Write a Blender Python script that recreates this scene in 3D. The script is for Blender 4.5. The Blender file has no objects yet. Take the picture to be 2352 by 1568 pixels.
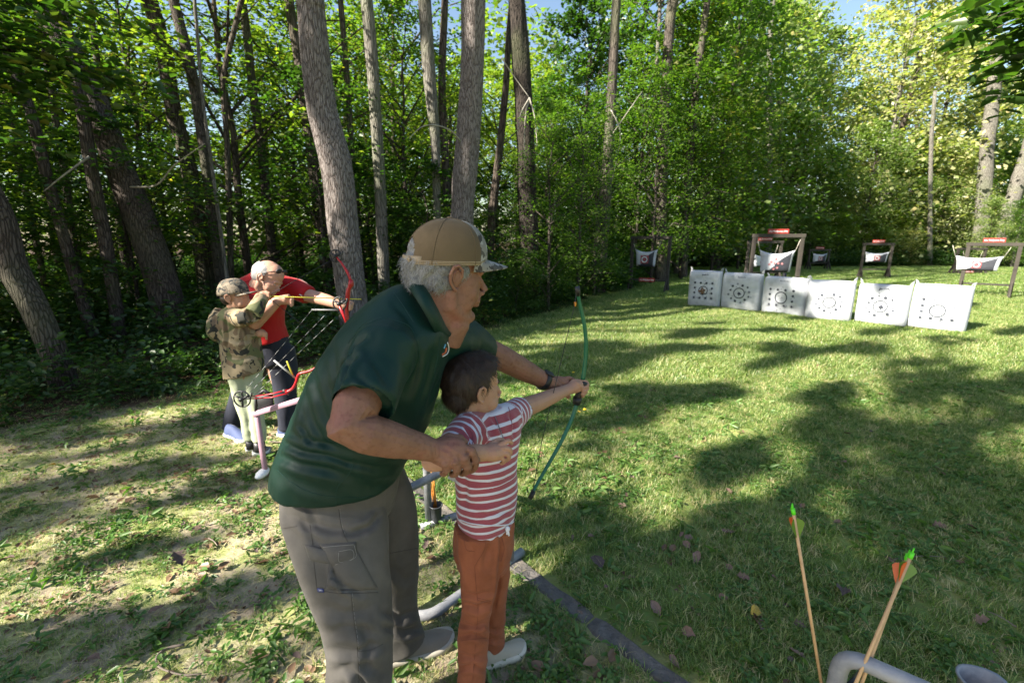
import bpy, bmesh, math, random
import numpy as np
from mathutils import Vector, Matrix, Euler, noise as mnoise

R = math.radians
SC = bpy.context.scene
COL = SC.collection

# ------------------------------------------------------------------ camera
H = 1.55                       # eye height above the lawn
PITCH = R(12.6)
F = 1045.0                     # focal length in pixels of a 2352 x 1568 frame (16 mm on full frame)
cam_d = bpy.data.cameras.new('camera')
cam_d.sensor_width = 36.0
cam_d.lens = 36.0 * F / 2352.0
cam_d.clip_start = 0.05
cam_d.clip_end = 400
cam_d.dof.use_dof = True
cam_d.dof.focus_distance = 1.45
cam_d.dof.aperture_fstop = 4.5
cam = bpy.data.objects.new('camera', cam_d)
COL.objects.link(cam)
cam.location = (0, 0, H)
cam.rotation_euler = (R(90) - PITCH, 0, 0)
SC.camera = cam

# ------------------------------------------------------------------ light
SUN_AZ = Vector((0.885, 0.465)).normalized()      # the way shadows fall on the ground
SUN_EL = R(36)
sun_d = bpy.data.lights.new('sun', 'SUN')
sun_d.energy = 5.0
sun_d.angle = R(0.53)
sun_d.color = (1.0, 0.93, 0.80)
sun = bpy.data.objects.new('sun', sun_d)
COL.objects.link(sun)
LDIR = Vector((SUN_AZ.x * math.cos(SUN_EL), SUN_AZ.y * math.cos(SUN_EL), -math.sin(SUN_EL)))
sun.rotation_euler = LDIR.to_track_quat('-Z', 'Y').to_euler()
sun.location = (-20, -8, 16)

W = bpy.data.worlds.new('World')
SC.world = W
W.use_nodes = True
wn = W.node_tree
wn.nodes.clear()
sky = wn.nodes.new('ShaderNodeTexSky')
sky.sky_type = 'NISHITA'
sky.sun_disc = False
sky.sun_elevation = SUN_EL
sky.sun_rotation = math.atan2(-SUN_AZ.x, -SUN_AZ.y)
sky.air_density = 1.2
sky.dust_density = 1.0
bg = wn.nodes.new('ShaderNodeBackground')
bg.inputs['Strength'].default_value = 0.055
wo = wn.nodes.new('ShaderNodeOutputWorld')
wn.links.new(sky.outputs['Color'], bg.inputs['Color'])
wn.links.new(bg.outputs['Background'], wo.inputs['Surface'])

SC.view_settings.view_transform = 'Standard'
SC.view_settings.look = 'None'
SC.view_settings.gamma = 1.0
SC.view_settings.use_curve_mapping = False
SC.view_settings.exposure = 2.15
SC.cycles.max_bounces = 6
SC.cycles.diffuse_bounces = 3
SC.cycles.glossy_bounces = 2
SC.cycles.transmission_bounces = 4
SC.cycles.transparent_max_bounces = 8
SC.cycles.caustics_reflective = False
SC.cycles.caustics_refractive = False
SC.cycles.use_denoising = True

CP, SP = math.cos(PITCH), math.sin(PITCH)


def P(px, py, Y):
    """point seen at (px, py) of the 2352 x 1568 frame, Y metres in front of the camera"""
    dx, dy = px - 1176.0, py - 784.0
    s = Y / (F * CP - dy * SP)
    return Vector((dx * s, Y, H - (F * SP + dy * CP) * s))


def G(px, py, z=0.0):
    """point of the ground seen at (px, py)"""
    dx, dy = px - 1176.0, py - 784.0
    s = (H - z) / (F * SP + dy * CP)
    return Vector((dx * s, (F * CP - dy * SP) * s, z))


# ------------------------------------------------------------------ materials
def newmat(name):
    m = bpy.data.materials.new(name)
    m.use_nodes = True
    nt = m.node_tree
    nt.nodes.clear()
    out = nt.nodes.new('ShaderNodeOutputMaterial')
    return m, nt, out


def nd(nt, t, **kw):
    n = nt.nodes.new(t)
    for k, v in kw.items():
        if k.startswith('i_'):
            n.inputs[k[2:].replace('_', ' ')].default_value = v
        else:
            setattr(n, k, v)
    return n


def ramp(nt, stops, interp='LINEAR'):
    r = nt.nodes.new('ShaderNodeValToRGB')
    r.color_ramp.interpolation = interp
    e = r.color_ramp.elements
    while len(e) > 1:
        e.remove(e[-1])
    e[0].position, e[0].color = stops[0][0], (*stops[0][1], 1)
    for p, c in stops[1:]:
        x = e.new(p)
        x.color = (*c, 1)
    return r


def c3(c):
    return (c[0], c[1], c[2], 1.0)


def mix(nt, fac, a, b, mode='MIX'):
    m = nt.nodes.new('ShaderNodeMix')
    m.data_type = 'RGBA'
    m.blend_type = mode
    for sock, v in ((m.inputs[0], fac), (m.inputs[6], a), (m.inputs[7], b)):
        if isinstance(v, (int, float)):
            sock.default_value = v
        elif isinstance(v, tuple):
            sock.default_value = c3(v)
        else:
            nt.links.new(v, sock)
    return m.outputs[2]


def simple(name, col, rough=0.6, var=0.12, scale=20.0, bump=0.0, bscale=200.0, spec=0.4, metal=0.0,
           sheen=0.0, trans=0.0, coords='Object', dirt=None, dirtscale=6.0, sss=0.0):
    """principled surface whose colour wanders a little; optional fine relief, cloth sheen, dirt patches"""
    m, nt, out = newmat(name)
    L = nt.links.new
    tc = nd(nt, 'ShaderNodeTexCoord')
    n1 = nd(nt, 'ShaderNodeTexNoise', i_Scale=scale, i_Detail=4.0, i_Roughness=0.6)
    L(tc.outputs[coords], n1.inputs['Vector'])
    lo = tuple(max(0, c * (1 - var)) for c in col)
    hi = tuple(min(1, c * (1 + var)) for c in col)
    rp = ramp(nt, [(0.3, lo), (0.7, hi)])
    L(n1.outputs['Fac'], rp.inputs['Fac'])
    colout = rp.outputs['Color']
    if dirt:
        n2 = nd(nt, 'ShaderNodeTexNoise', i_Scale=dirtscale, i_Detail=6.0, i_Roughness=0.7)
        L(tc.outputs[coords], n2.inputs['Vector'])
        r2 = ramp(nt, [(0.48, (0, 0, 0)), (0.66, (1, 1, 1))])
        L(n2.outputs['Fac'], r2.inputs['Fac'])
        colout = mix(nt, r2.outputs['Color'], colout, dirt)
    b = nd(nt, 'ShaderNodeBsdfPrincipled')
    L(colout, b.inputs['Base Color'])
    b.inputs['Roughness'].default_value = rough
    b.inputs['Specular IOR Level'].default_value = spec
    b.inputs['Metallic'].default_value = metal
    if sheen:
        b.inputs['Sheen Weight'].default_value = sheen
        b.inputs['Sheen Roughness'].default_value = 0.4
    if sss:
        b.inputs['Subsurface Weight'].default_value = sss
        b.inputs['Subsurface Scale'].default_value = 0.01
        b.inputs['Subsurface Radius'].default_value = (1.0, 0.35, 0.2)
    if bump:
        n3 = nd(nt, 'ShaderNodeTexNoise', i_Scale=bscale, i_Detail=3.0)
        L(tc.outputs[coords], n3.inputs['Vector'])
        bp = nd(nt, 'ShaderNodeBump', i_Strength=bump, i_Distance=0.01)
        L(n3.outputs['Fac'], bp.inputs['Height'])
        L(bp.outputs['Normal'], b.inputs['Normal'])
    L(b.outputs['BSDF'], out.inputs['Surface'])
    return m


def leafmat(name, stops, trans=0.45, rough=0.45, island=True):
    """thin leaf: diffuse, a little gloss and light coming through; colour differs leaf by leaf"""
    m, nt, out = newmat(name)
    L = nt.links.new
    geo = nd(nt, 'ShaderNodeNewGeometry')
    oi = nd(nt, 'ShaderNodeObjectInfo')
    add = nd(nt, 'ShaderNodeMath', operation='ADD')
    mul = nd(nt, 'ShaderNodeMath', operation='MULTIPLY')
    mul.inputs[1].default_value = 0.3
    L(oi.outputs['Random'], mul.inputs[0])
    mu2 = nd(nt, 'ShaderNodeMath', operation='MULTIPLY')
    mu2.inputs[1].default_value = 0.7
    L(geo.outputs['Random Per Island'], mu2.inputs[0])
    L(mul.outputs[0], add.inputs[0])
    L(mu2.outputs[0], add.inputs[1])
    rp = ramp(nt, stops)
    L(add.outputs[0], rp.inputs['Fac'])
    d = nd(nt, 'ShaderNodeBsdfDiffuse')
    L(rp.outputs['Color'], d.inputs['Color'])
    t = nd(nt, 'ShaderNodeBsdfTranslucent')
    tcol = mix(nt, 1.0, rp.outputs['Color'], (1.48, 1.85, 0.62), 'MULTIPLY')
    L(tcol, t.inputs['Color'])
    g = nd(nt, 'ShaderNodeBsdfGlossy', i_Roughness=rough)
    g.inputs['Color'].default_value = (0.6, 0.6, 0.6, 1)
    ms = nd(nt, 'ShaderNodeMixShader')
    ms.inputs[0].default_value = trans
    L(d.outputs[0], ms.inputs[1])
    L(t.outputs[0], ms.inputs[2])
    m2 = nd(nt, 'ShaderNodeMixShader')
    m2.inputs[0].default_value = 0.05
    L(ms.outputs[0], m2.inputs[1])
    L(g.outputs[0], m2.inputs[2])
    L(m2.outputs[0], out.inputs['Surface'])
    return m


# ------------------------------------------------------------------ objects
def tag(o, label=None, cat=None, group=None, kind=None):
    if label: o['label'] = label
    if cat: o['category'] = cat
    if group: o['group'] = group
    if kind: o['kind'] = kind
    return o


def empty(name, loc=(0, 0, 0), rz=0.0, label=None, cat=None, group=None):
    o = bpy.data.objects.new(name, None)
    o.empty_display_size = 0.1
    COL.objects.link(o)
    o.location = loc
    o.rotation_euler = (0, 0, rz)
    return tag(o, label, cat, group)


def world_of(q):
    M = Matrix.LocRotScale(q.location, q.rotation_euler, q.scale)
    if q.parent: M = world_of(q.parent) @ q.matrix_parent_inverse @ M
    return M


def link(name, me, parent=None, world=True):
    """link a mesh whose vertices are in world space (world=True) or in the parent's own space"""
    o = bpy.data.objects.new(name, me)
    COL.objects.link(o)
    if parent is not None:
        o.parent = parent
        if world:
            o.matrix_parent_inverse = world_of(parent).inverted()
    return o


def set_origin(o, pt):
    """move a top-level mesh object's origin without moving its shape"""
    pt = Vector(pt)
    o.data.transform(Matrix.Translation(-pt))
    o.location = pt


def mk(name, verts, faces, mat=None, smooth=True, mats=None, fmat=None):
    me = bpy.data.meshes.new(name)
    verts = np.asarray(verts, dtype=np.float32)
    me.from_pydata(verts.tolist(), [], [tuple(int(i) for i in f) for f in faces])
    if mats:
        for q in mats: me.materials.append(q)
    elif mat:
        me.materials.append(mat)
    if fmat is not None:
        me.polygons.foreach_set('material_index', np.asarray(fmat, dtype=np.int32))
    if smooth:
        me.polygons.foreach_set('use_smooth', np.ones(len(me.polygons), dtype=bool))
    me.update()
    return me


def mk_np(name, V, Fq, mat, smooth=False):
    """fast mesh from numpy arrays, all faces with the same number of corners"""
    me = bpy.data.meshes.new(name)
    V = np.asarray(V, dtype=np.float32).reshape(-1, 3)
    Fq = np.asarray(Fq, dtype=np.int32)
    n, k = Fq.shape
    me.vertices.add(len(V)); me.vertices.foreach_set('co', V.ravel())
    me.loops.add(n * k); me.loops.foreach_set('vertex_index', Fq.ravel())
    me.polygons.add(n)
    me.polygons.foreach_set('loop_start', np.arange(0, n * k, k, dtype=np.int32))
    me.polygons.foreach_set('loop_total', np.full(n, k, dtype=np.int32))
    if smooth: me.polygons.foreach_set('use_smooth', np.ones(n, dtype=bool))
    me.materials.append(mat)
    me.update(calc_edges=True)
    me.validate()
    return me


class MB:
    """collects simple shapes (world space) into one mesh"""
    def __init__(s):
        s.v, s.f, s.m, s.cur = [], [], [], 0

    def add(s, V, Fs):
        b = len(s.v)
        s.v += [tuple(p) for p in V]
        for f in Fs:
            s.f.append(tuple(b + i for i in f))
            s.m.append(s.cur)
        return s

    def rings(s, rings, cap=True, closed=False):
        b = len(s.v)
        n = len(rings[0])
        for r_ in rings:
            s.v += [tuple(p) for p in r_]
        m = len(rings)
        for i in range(m if closed else m - 1):
            j = (i + 1) % m
            for k in range(n):
                l = (k + 1) % n
                s.f.append((b + i * n + k, b + i * n + l, b + j * n + l, b + j * n + k)); s.m.append(s.cur)
        if cap and not closed:
            s.f.append(tuple(b + k for k in range(n - 1, -1, -1))); s.m.append(s.cur)
            s.f.append(tuple(b + (m - 1) * n + k for k in range(n))); s.m.append(s.cur)
        return s

    def tube(s, pts, rad, n=12, cap=True, closed=False, flat=1.0, up=None):
        pts = [Vector(p) for p in pts]
        if not hasattr(rad, '__len__'): rad = [rad] * len(pts)
        rs = []
        prev = None
        for i, p in enumerate(pts):
            if closed:
                t = (pts[(i + 1) % len(pts)] - pts[i - 1])
            else:
                a = pts[max(0, i - 1)]; c = pts[min(len(pts) - 1, i + 1)]
                t = c - a
            t.normalize()
            if prev is None:
                w = Vector(up) if up else (Vector((0, 0, 1)) if abs(t.z) < 0.9 else Vector((1, 0, 0)))
            else:
                w = prev
            u = (w - t * w.dot(t))
            if u.length < 1e-5: u = t.orthogonal()
            u.normalize(); prev = u
            v = t.cross(u)
            rs.append([p + (u * math.cos(2 * math.pi * k / n) * flat + v * math.sin(2 * math.pi * k / n)) * rad[i] for k in range(n)])
        return s.rings(rs, cap, closed)

    def box(s, c, size, rot=None, bevel=0.0):
        c = Vector(c); hx, hy, hz = size[0] / 2, size[1] / 2, size[2] / 2
        M = rot if rot is not None else Matrix.Identity(3)
        if bevel <= 0:
            V = [c + M @ Vector((x * hx, y * hy, z * hz)) for z in (-1, 1) for (x, y) in ((-1, -1), (1, -1), (1, 1), (-1, 1))]
            return s.add(V, [(3, 2, 1, 0), (4, 5, 6, 7), (0, 1, 5, 4), (1, 2, 6, 5), (2, 3, 7, 6), (3, 0, 4, 7)])
        b = bevel
        prof = [(-hx + b, -hy), (hx - b, -hy), (hx, -hy + b), (hx, hy - b), (hx - b, hy), (-hx + b, hy), (-hx, hy - b), (-hx, -hy + b)]
        rs = []
        for z, k in ((-hz, b), (-hz + b, 0), (hz - b, 0), (hz, b)):
            rs.append([c + M @ Vector((x - math.copysign(k, x) if k else x, y - math.copysign(k, y) if k else y, z)) for x, y in prof])
        return s.rings(rs)

    def bar(s, a, b, w, d, up=(0, 0, 1), bevel=0.004):
        a, b = Vector(a), Vector(b)
        t = (b - a); L = t.length; t.normalize()
        u = Vector(up) - t * Vector(up).dot(t); u.normalize()
        v = u.cross(t)
        M = Matrix((v, u, t)).transposed()
        return s.box((a + b) / 2, (w, d, L), M, bevel)

    def ell(s, c, r, rot=None, n=16, m=10):
        c = Vector(c); M = rot if rot is not None else Matrix.Identity(3)
        if not hasattr(r, '__len__'): r = (r, r, r)
        rs = []
        for i in range(1, m):
            th = math.pi * i / m
            rs.append([c + M @ Vector((r[0] * math.sin(th) * math.cos(2 * math.pi * k / n), r[1] * math.sin(th) * math.sin(2 * math.pi * k / n), -r[2] * math.cos(th))) for k in range(n)])
        b = len(s.v)
        s.rings(rs, cap=False)
        nb = len(s.v)
        s.v.append(tuple(c + M @ Vector((0, 0, -r[2])))); s.v.append(tuple(c + M @ Vector((0, 0, r[2]))))
        for k in range(n):
            l = (k + 1) % n
            s.f.append((nb, b + l, b + k)); s.m.append(s.cur)
            q = b + (m - 2) * n
            s.f.append((nb + 1, q + k, q + l)); s.m.append(s.cur)
        return s

    def mesh(s, name, mat=None, mats=None, smooth=True):
        return mk(name, s.v, s.f, mat, smooth, mats, s.m if mats else None)

    def build(s, name, mat=None, parent=None, smooth=True, mats=None):
        return link(name, s.mesh(name, mat, mats, smooth), parent)


def autosmooth(o, ang=40):
    me = o.data
    me.polygons.foreach_set('use_smooth', np.ones(len(me.polygons), dtype=bool))
    bm = bmesh.new(); bm.from_mesh(me)
    for e in bm.edges:
        if len(e.link_faces) == 2 and e.calc_face_angle(0) > R(ang): e.smooth = False
    bm.to_mesh(me); bm.free()
    return o


def spline(pts, n):
    """Catmull-Rom through points of any dimension"""
    A = np.array([tuple(p) for p in pts], dtype=float)
    m = len(A)
    out = []
    for t in np.linspace(0, m - 1, n):
        i = min(int(t), m - 2); f = t - i
        p0 = A[i - 1] if i > 0 else 2 * A[0] - A[1]
        p1, p2 = A[i], A[i + 1]
        p3 = A[i + 2] if i + 2 < m else 2 * A[-1] - A[-2]
        out.append(0.5 * ((2 * p1) + (-p0 + p2) * f + (2 * p0 - 5 * p1 + 4 * p2 - p3) * f * f + (-p0 + 3 * p1 - 3 * p2 + p3) * f ** 3))
    return np.array(out)


# value noise for shaping
_rng = np.random.default_rng(7)
_lat = _rng.random((32, 32, 32)).astype(np.float32)


def vnoise(Pn, sc=1.0):
    q = np.asarray(Pn, dtype=np.float64) * sc + 100.0
    i = np.floor(q).astype(int); f = q - i
    f = f * f * (3 - 2 * f)
    i0 = i % 32; i1 = (i + 1) % 32
    def g(a, b, c): return _lat[a, b, c]
    x0, y0, z0 = i0.T; x1, y1, z1 = i1.T
    fx, fy, fz = f.T
    return (((g(x0, y0, z0) * (1 - fx) + g(x1, y0, z0) * fx) * (1 - fy) + (g(x0, y1, z0) * (1 - fx) + g(x1, y1, z0) * fx) * fy) * (1 - fz)
            + ((g(x0, y0, z1) * (1 - fx) + g(x1, y0, z1) * fx) * (1 - fy) + (g(x0, y1, z1) * (1 - fx) + g(x1, y1, z1) * fx) * fy) * fz) * 2 - 1


def fuse(mb, voxel, smooth=3, lam=0.5):
    """melt the overlapping closed shapes of mb into one skin; returns (verts, faces) as numpy"""
    me = mb.mesh('tmp')
    o = bpy.data.objects.new('tmp', me)
    COL.objects.link(o)
    md = o.modifiers.new('r', 'REMESH')
    md.mode = 'VOXEL'; md.voxel_size = voxel; md.adaptivity = 0
    dg = bpy.context.evaluated_depsgraph_get()
    e = o.evaluated_get(dg)
    m2 = e.to_mesh()
    V = np.empty(len(m2.vertices) * 3, dtype=np.float64); m2.vertices.foreach_get('co', V); V = V.reshape(-1, 3)
    Fs = [tuple(p.vertices) for p in m2.polygons]
    E = np.empty(len(m2.edges) * 2, dtype=np.int64); m2.edges.foreach_get('vertices', E); E = E.reshape(-1, 2)
    e.to_mesh_clear()
    bpy.data.objects.remove(o); bpy.data.meshes.remove(me)
    return Skin(V, Fs, E).smooth(smooth, lam)


class Skin:
    def __init__(s, V, Fs, E):
        s.V, s.F, s.E = V, Fs, E
        s.deg = np.bincount(E.ravel(), minlength=len(V)).astype(float)[:, None]

    def smooth(s, it, lam=0.5, w=None):
        a, b = s.E[:, 0], s.E[:, 1]
        n = len(s.V)
        for _ in range(it):
            acc = np.stack([np.bincount(a, s.V[b, k], n) + np.bincount(b, s.V[a, k], n) for k in range(3)], 1)
            d = acc / np.maximum(s.deg, 1) - s.V
            s.V = s.V + d * lam * (1 if w is None else w[:, None])
        return s

    def normals(s):
        T = np.array([(f[0], f[1], f[2]) for f in s.F])
        n = np.cross(s.V[T[:, 1]] - s.V[T[:, 0]], s.V[T[:, 2]] - s.V[T[:, 0]])
        N = np.zeros_like(s.V)
        for k in range(3):
            for c in range(3):
                N[:, c] += np.bincount(T[:, k], n[:, c], len(s.V))
        for f4 in (3,):
            T4 = np.array([f[3] if len(f) > 3 else f[0] for f in s.F])
            for c in range(3):
                N[:, c] += np.bincount(T4, n[:, c], len(s.V))
        l = np.linalg.norm(N, axis=1, keepdims=True)
        return N / np.maximum(l, 1e-12)

    def disp(s, amount):
        s.V = s.V + s.normals() * np.asarray(amount)[:, None]
        return s

    def noise(s, amp, scale, stretch=(1, 1, 1), ridge=False, mask=None):
        q = s.V * np.array(stretch)
        n = vnoise(q, scale)
        if ridge: n = 1 - 2 * np.abs(n)
        if mask is not None: n = n * mask
        return s.disp(n * amp)

    def crease(s, a, b, width, depth, ridge=0.6):
        """a fold: a groove along the segment a-b with a raised lip beside it"""
        a = np.array(a); b = np.array(b); ab = b - a
        t = np.clip(((s.V - a) @ ab) / (ab @ ab), 0, 1)
        d = np.linalg.norm(s.V - (a + t[:, None] * ab), axis=1)
        fade = np.sin(np.pi * np.clip(t * 0.86 + 0.07, 0, 1))
        g = -depth * np.exp(-(d / width) ** 2) + ridge * depth * np.exp(-((d - 2.0 * width) / width) ** 2)
        return s.disp(g * fade)

    def bulge(s, c, r, amt):
        d = np.linalg.norm(s.V - np.array(c), axis=1)
        return s.disp(amt * np.exp(-(d / r) ** 2))

    def push(s, c, r, vec):
        d = np.linalg.norm(s.V - np.array(c), axis=1)
        s.V = s.V + np.exp(-(d / r) ** 2)[:, None] * np.array(vec)
        return s

    def hollow(s, c, axis, rad, depth):
        """press the end cap of a sleeve or hem inwards so that it reads as an opening"""
        c = np.array(c); ax = np.array(axis) / np.linalg.norm(axis)
        q = s.V - c; w = q @ ax
        r = np.linalg.norm(q - w[:, None] * ax, axis=1)
        m = (w > -0.02) & (r < rad)
        s.V[m] -= ax * depth
        return s

    def mesh(s, name, mat, mats=None, fmat=None):
        return mk(name, s.V, s.F, mat, True, mats, fmat)

    def build(s, name, mat, parent=None, mats=None, fmat=None):
        return link(name, s.mesh(name, mat, mats, fmat), parent)

    def centers(s):
        return np.array([s.V[list(f)].mean(0) for f in s.F])


def join_skins(sk):
    V, Fs, E, b = [], [], [], 0
    for k in sk:
        V.append(k.V); Fs += [tuple(i + b for i in f) for f in k.F]; E.append(k.E + b); b += len(k.V)
    return Skin(np.concatenate(V), Fs, np.concatenate(E))
# ------------------------------------------------------------------ ground
EX = [-40, -12, -4.4, -2.7, 0.2, 4, 6.2, 9, 27, 60, 120]
EY = [-14, -1.0, 3.5, 4.7, 8.8, 15.2, 21, 26, 27, 29, 32]


def edge_y(x): return np.interp(x, EX, EY)


def gz(x, y):
    x = np.asarray(x, float); y = np.asarray(y, float)
    q = np.stack([x, y, 0 * x], -1).reshape(-1, 3)
    z = 0.014 * vnoise(q, 1.3) + 0.006 * vnoise(q, 5.0)
    z = z.reshape(x.shape)
    d = np.clip(y - edge_y(x), 0, 12)
    far = np.clip((np.hypot(x, y) - 3) / 10, 0, 1)
    return z * (1 + 2 * far) + 0.012 * d


def axis_pts(lo, hi, fine_lo, fine_hi, step):
    a = list(np.arange(fine_lo, fine_hi, step))
    s = step; x = fine_hi
    while x < hi: a.append(x); s *= 1.22; x += s
    a.append(hi)
    s = step; x = fine_lo - step
    b = []
    while x > lo: b.append(x); s *= 1.22; x -= s
    b.append(lo)
    return np.array(b[::-1] + a)


gx = axis_pts(-170, 170, -4, 5, 0.07)
gy = axis_pts(-120, 220, 0, 6, 0.07)
XX, YY = np.meshgrid(gx, gy)
ZZ = gz(XX, YY)
V = np.stack([XX, YY, ZZ], -1).reshape(-1, 3)
nx, ny = len(gx), len(gy)
ii = np.arange((ny - 1) * (nx - 1)); rr, cc = ii // (nx - 1), ii % (nx - 1)
Fq = np.stack([rr * nx + cc, rr * nx + cc + 1, (rr + 1) * nx + cc + 1, (rr + 1) * nx + cc], 1)


def sstep(a, b, x):
    t = np.clip((x - a) / (b - a), 0, 1)
    return t * t * (3 - 2 * t)


def bare_amt(x, y):
    """how trodden the ground is: the left foreground path is moss and soil"""
    # boundary follows the timber edging
    side = (y - 1.91) - (1.34 - 1.91) / (0.557 - 0.03) * (x - 0.03)     # <0 on the shooters' side
    b = sstep(0.25, -0.55, side)
    b = b * sstep(4.6, 3.9, y - 0.0 * x)
    return np.clip(b, 0, 1)


def wood_amt(x, y):
    q = np.stack([x, y, 0 * x], -1).reshape(-1, 3)
    n = vnoise(q, 1.1).reshape(np.shape(x)) * 0.35
    return sstep(-0.35, 0.25, (y - edge_y(x)) + n)


zone = np.stack([bare_amt(XX, YY), wood_amt(XX, YY), 0 * XX, 0 * XX + 1], -1).reshape(-1, 4).astype(np.float32)

gm, nt, out = newmat('lawn_soil')
L = nt.links.new
tc = nd(nt, 'ShaderNodeTexCoord')
at = nd(nt, 'ShaderNodeAttribute', attribute_name='zone')
sep = nd(nt, 'ShaderNodeSeparateColor'); L(at.outputs['Color'], sep.inputs[0])
n1 = nd(nt, 'ShaderNodeTexNoise', i_Scale=0.9, i_Detail=8.0, i_Roughness=0.62); L(tc.outputs['Object'], n1.inputs['Vector'])
n2 = nd(nt, 'ShaderNodeTexNoise', i_Scale=24.0, i_Detail=6.0, i_Roughness=0.75); L(tc.outputs['Object'], n2.inputs['Vector'])
n3 = nd(nt, 'ShaderNodeTexNoise', i_Scale=3.3, i_Detail=7.0, i_Roughness=0.7); L(tc.outputs['Object'], n3.inputs['Vector'])
grassc = ramp(nt, [(0.30, (0.075, 0.105, 0.028)), (0.48, (0.135, 0.180, 0.048)), (0.62, (0.23, 0.25, 0.085)), (0.8, (0.32, 0.28, 0.15))])
L(n1.outputs['Fac'], grassc.inputs['Fac'])
gfine = mix(nt, 0.5, grassc.outputs['Color'], n2.outputs['Color'], 'OVERLAY')
soil = ramp(nt, [(0.26, (0.14, 0.105, 0.075)), (0.40, (0.27, 0.215, 0.155)), (0.50, (0.33, 0.290, 0.185)), (0.56, (0.29, 0.295, 0.125)), (0.70, (0.17, 0.22, 0.06))])
L(n3.outputs['Fac'], soil.inputs['Fac'])
n5 = nd(nt, 'ShaderNodeTexNoise', i_Scale=110.0, i_Detail=4.0, i_Roughness=0.8); L(tc.outputs['Object'], n5.inputs['Vector'])
sfine = mix(nt, 0.8, mix(nt, 0.75, soil.outputs['Color'], n2.outputs['Fac'], 'OVERLAY'), n5.outputs['Fac'], 'OVERLAY')
litter = ramp(nt, [(0.3, (0.022, 0.015, 0.009)), (0.5, (0.055, 0.035, 0.020)), (0.7, (0.10, 0.062, 0.035))])
L(n2.outputs['Fac'], litter.inputs['Fac'])
c = mix(nt, sep.outputs['Red'], gfine, sfine)
c = mix(nt, sep.outputs['Green'], c, litter.outputs['Color'])
b = nd(nt, 'ShaderNodeBsdfPrincipled'); b.inputs['Roughness'].default_value = 0.95
b.inputs['Specular IOR Level'].default_value = 0.15
L(c, b.inputs['Base Color'])
bp = nd(nt, 'ShaderNodeBump', i_Strength=0.9, i_Distance=0.012); L(n2.outputs['Fac'], bp.inputs['Height']); L(bp.outputs['Normal'], b.inputs['Normal'])
L(b.outputs[0], out.inputs['Surface'])
gme = mk_np('ground', V, Fq, gm, True)
ca = gme.color_attributes.new('zone', 'FLOAT_COLOR', 'POINT'); ca.data.foreach_set('color', zone.ravel())
ground = link('ground', gme)
tag(ground, 'mown grass clearing with trodden mossy soil at its near edge', kind='structure')


# ------------------------------------------------------------------ scattering (masses nobody could count)
def scatter(name, protos, pts, rot, scl, idx, label, group=None):
    """one object: copies of the proto meshes on the points pts"""
    me = bpy.data.meshes.new(name)
    n = len(pts)
    me.vertices.add(n); me.vertices.foreach_set('co', np.asarray(pts, dtype=np.float32).ravel())
    a = me.attributes.new('rot', 'FLOAT_VECTOR', 'POINT'); a.data.foreach_set('vector', np.asarray(rot, dtype=np.float32).ravel())
    a = me.attributes.new('scl', 'FLOAT', 'POINT'); a.data.foreach_set('value', np.asarray(scl, dtype=np.float32))
    a = me.attributes.new('idx', 'INT', 'POINT'); a.data.foreach_set('value', np.asarray(idx, dtype=np.int32))
    me.update()
    o = bpy.data.objects.new(name, me); COL.objects.link(o)
    g = bpy.data.node_groups.new(name, 'GeometryNodeTree')
    g.interface.new_socket('Geometry', in_out='INPUT', socket_type='NodeSocketGeometry')
    g.interface.new_socket('Geometry', in_out='OUTPUT', socket_type='NodeSocketGeometry')
    gi = g.nodes.new('NodeGroupInput'); go = g.nodes.new('NodeGroupOutput')
    def named(nm, ty):
        q = g.nodes.new('GeometryNodeInputNamedAttribute'); q.data_type = ty; q.inputs[0].default_value = nm
        return q.outputs[0]
    r_, s_, i_ = named('rot', 'FLOAT_VECTOR'), named('scl', 'FLOAT'), named('idx', 'INT')
    jn = g.nodes.new('GeometryNodeJoinGeometry')
    for k, pm in enumerate(protos):
        po = bpy.data.objects.new(name + '_piece', pm)
        oi = g.nodes.new('GeometryNodeObjectInfo'); oi.inputs[0].default_value = po
        oi.inputs['As Instance'].default_value = True
        cmp_ = g.nodes.new('FunctionNodeCompare'); cmp_.data_type = 'INT'; cmp_.operation = 'EQUAL'
        g.links.new(i_, cmp_.inputs[2]); cmp_.inputs[3].default_value = k
        ip = g.nodes.new('GeometryNodeInstanceOnPoints')
        g.links.new(gi.outputs[0], ip.inputs['Points'])
        g.links.new(cmp_.outputs[0], ip.inputs['Selection'])
        g.links.new(oi.outputs['Geometry'], ip.inputs['Instance'])
        g.links.new(r_, ip.inputs['Rotation']); g.links.new(s_, ip.inputs['Scale'])
        g.links.new(ip.outputs[0], jn.inputs[0])
    g.links.new(jn.outputs[0], go.inputs[0])
    md = o.modifiers.new('scatter', 'NODES'); md.node_group = g
    return tag(o, label, group=group, kind='stuff')


GRASS = leafmat('grass_blade', [(0.0, (0.060, 0.115, 0.022)), (0.38, (0.125, 0.205, 0.042)), (0.66, (0.235, 0.300, 0.085)), (0.84, (0.42, 0.39, 0.19)), (1.0, (0.52, 0.44, 0.27))], 0.40)
STRAW = leafmat('dry_grass', [(0.0, (0.22, 0.23, 0.07)), (0.5, (0.42, 0.36, 0.17)), (1.0, (0.55, 0.46, 0.28))], 0.25)
WEED = leafmat('weed_leaf', [(0.0, (0.036, 0.090, 0.016)), (0.5, (0.070, 0.150, 0.026)), (1.0, (0.14, 0.22, 0.05))], 0.3)
DEAD = simple('dead_leaf', (0.19, 0.125, 0.085), 0.8, 0.45, 3.0)
LITTER = leafmat('leaf_litter', [(0.0, (0.045, 0.025, 0.014)), (0.5, (0.12, 0.07, 0.04)), (1.0, (0.23, 0.15, 0.09))], 0.1)


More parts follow.
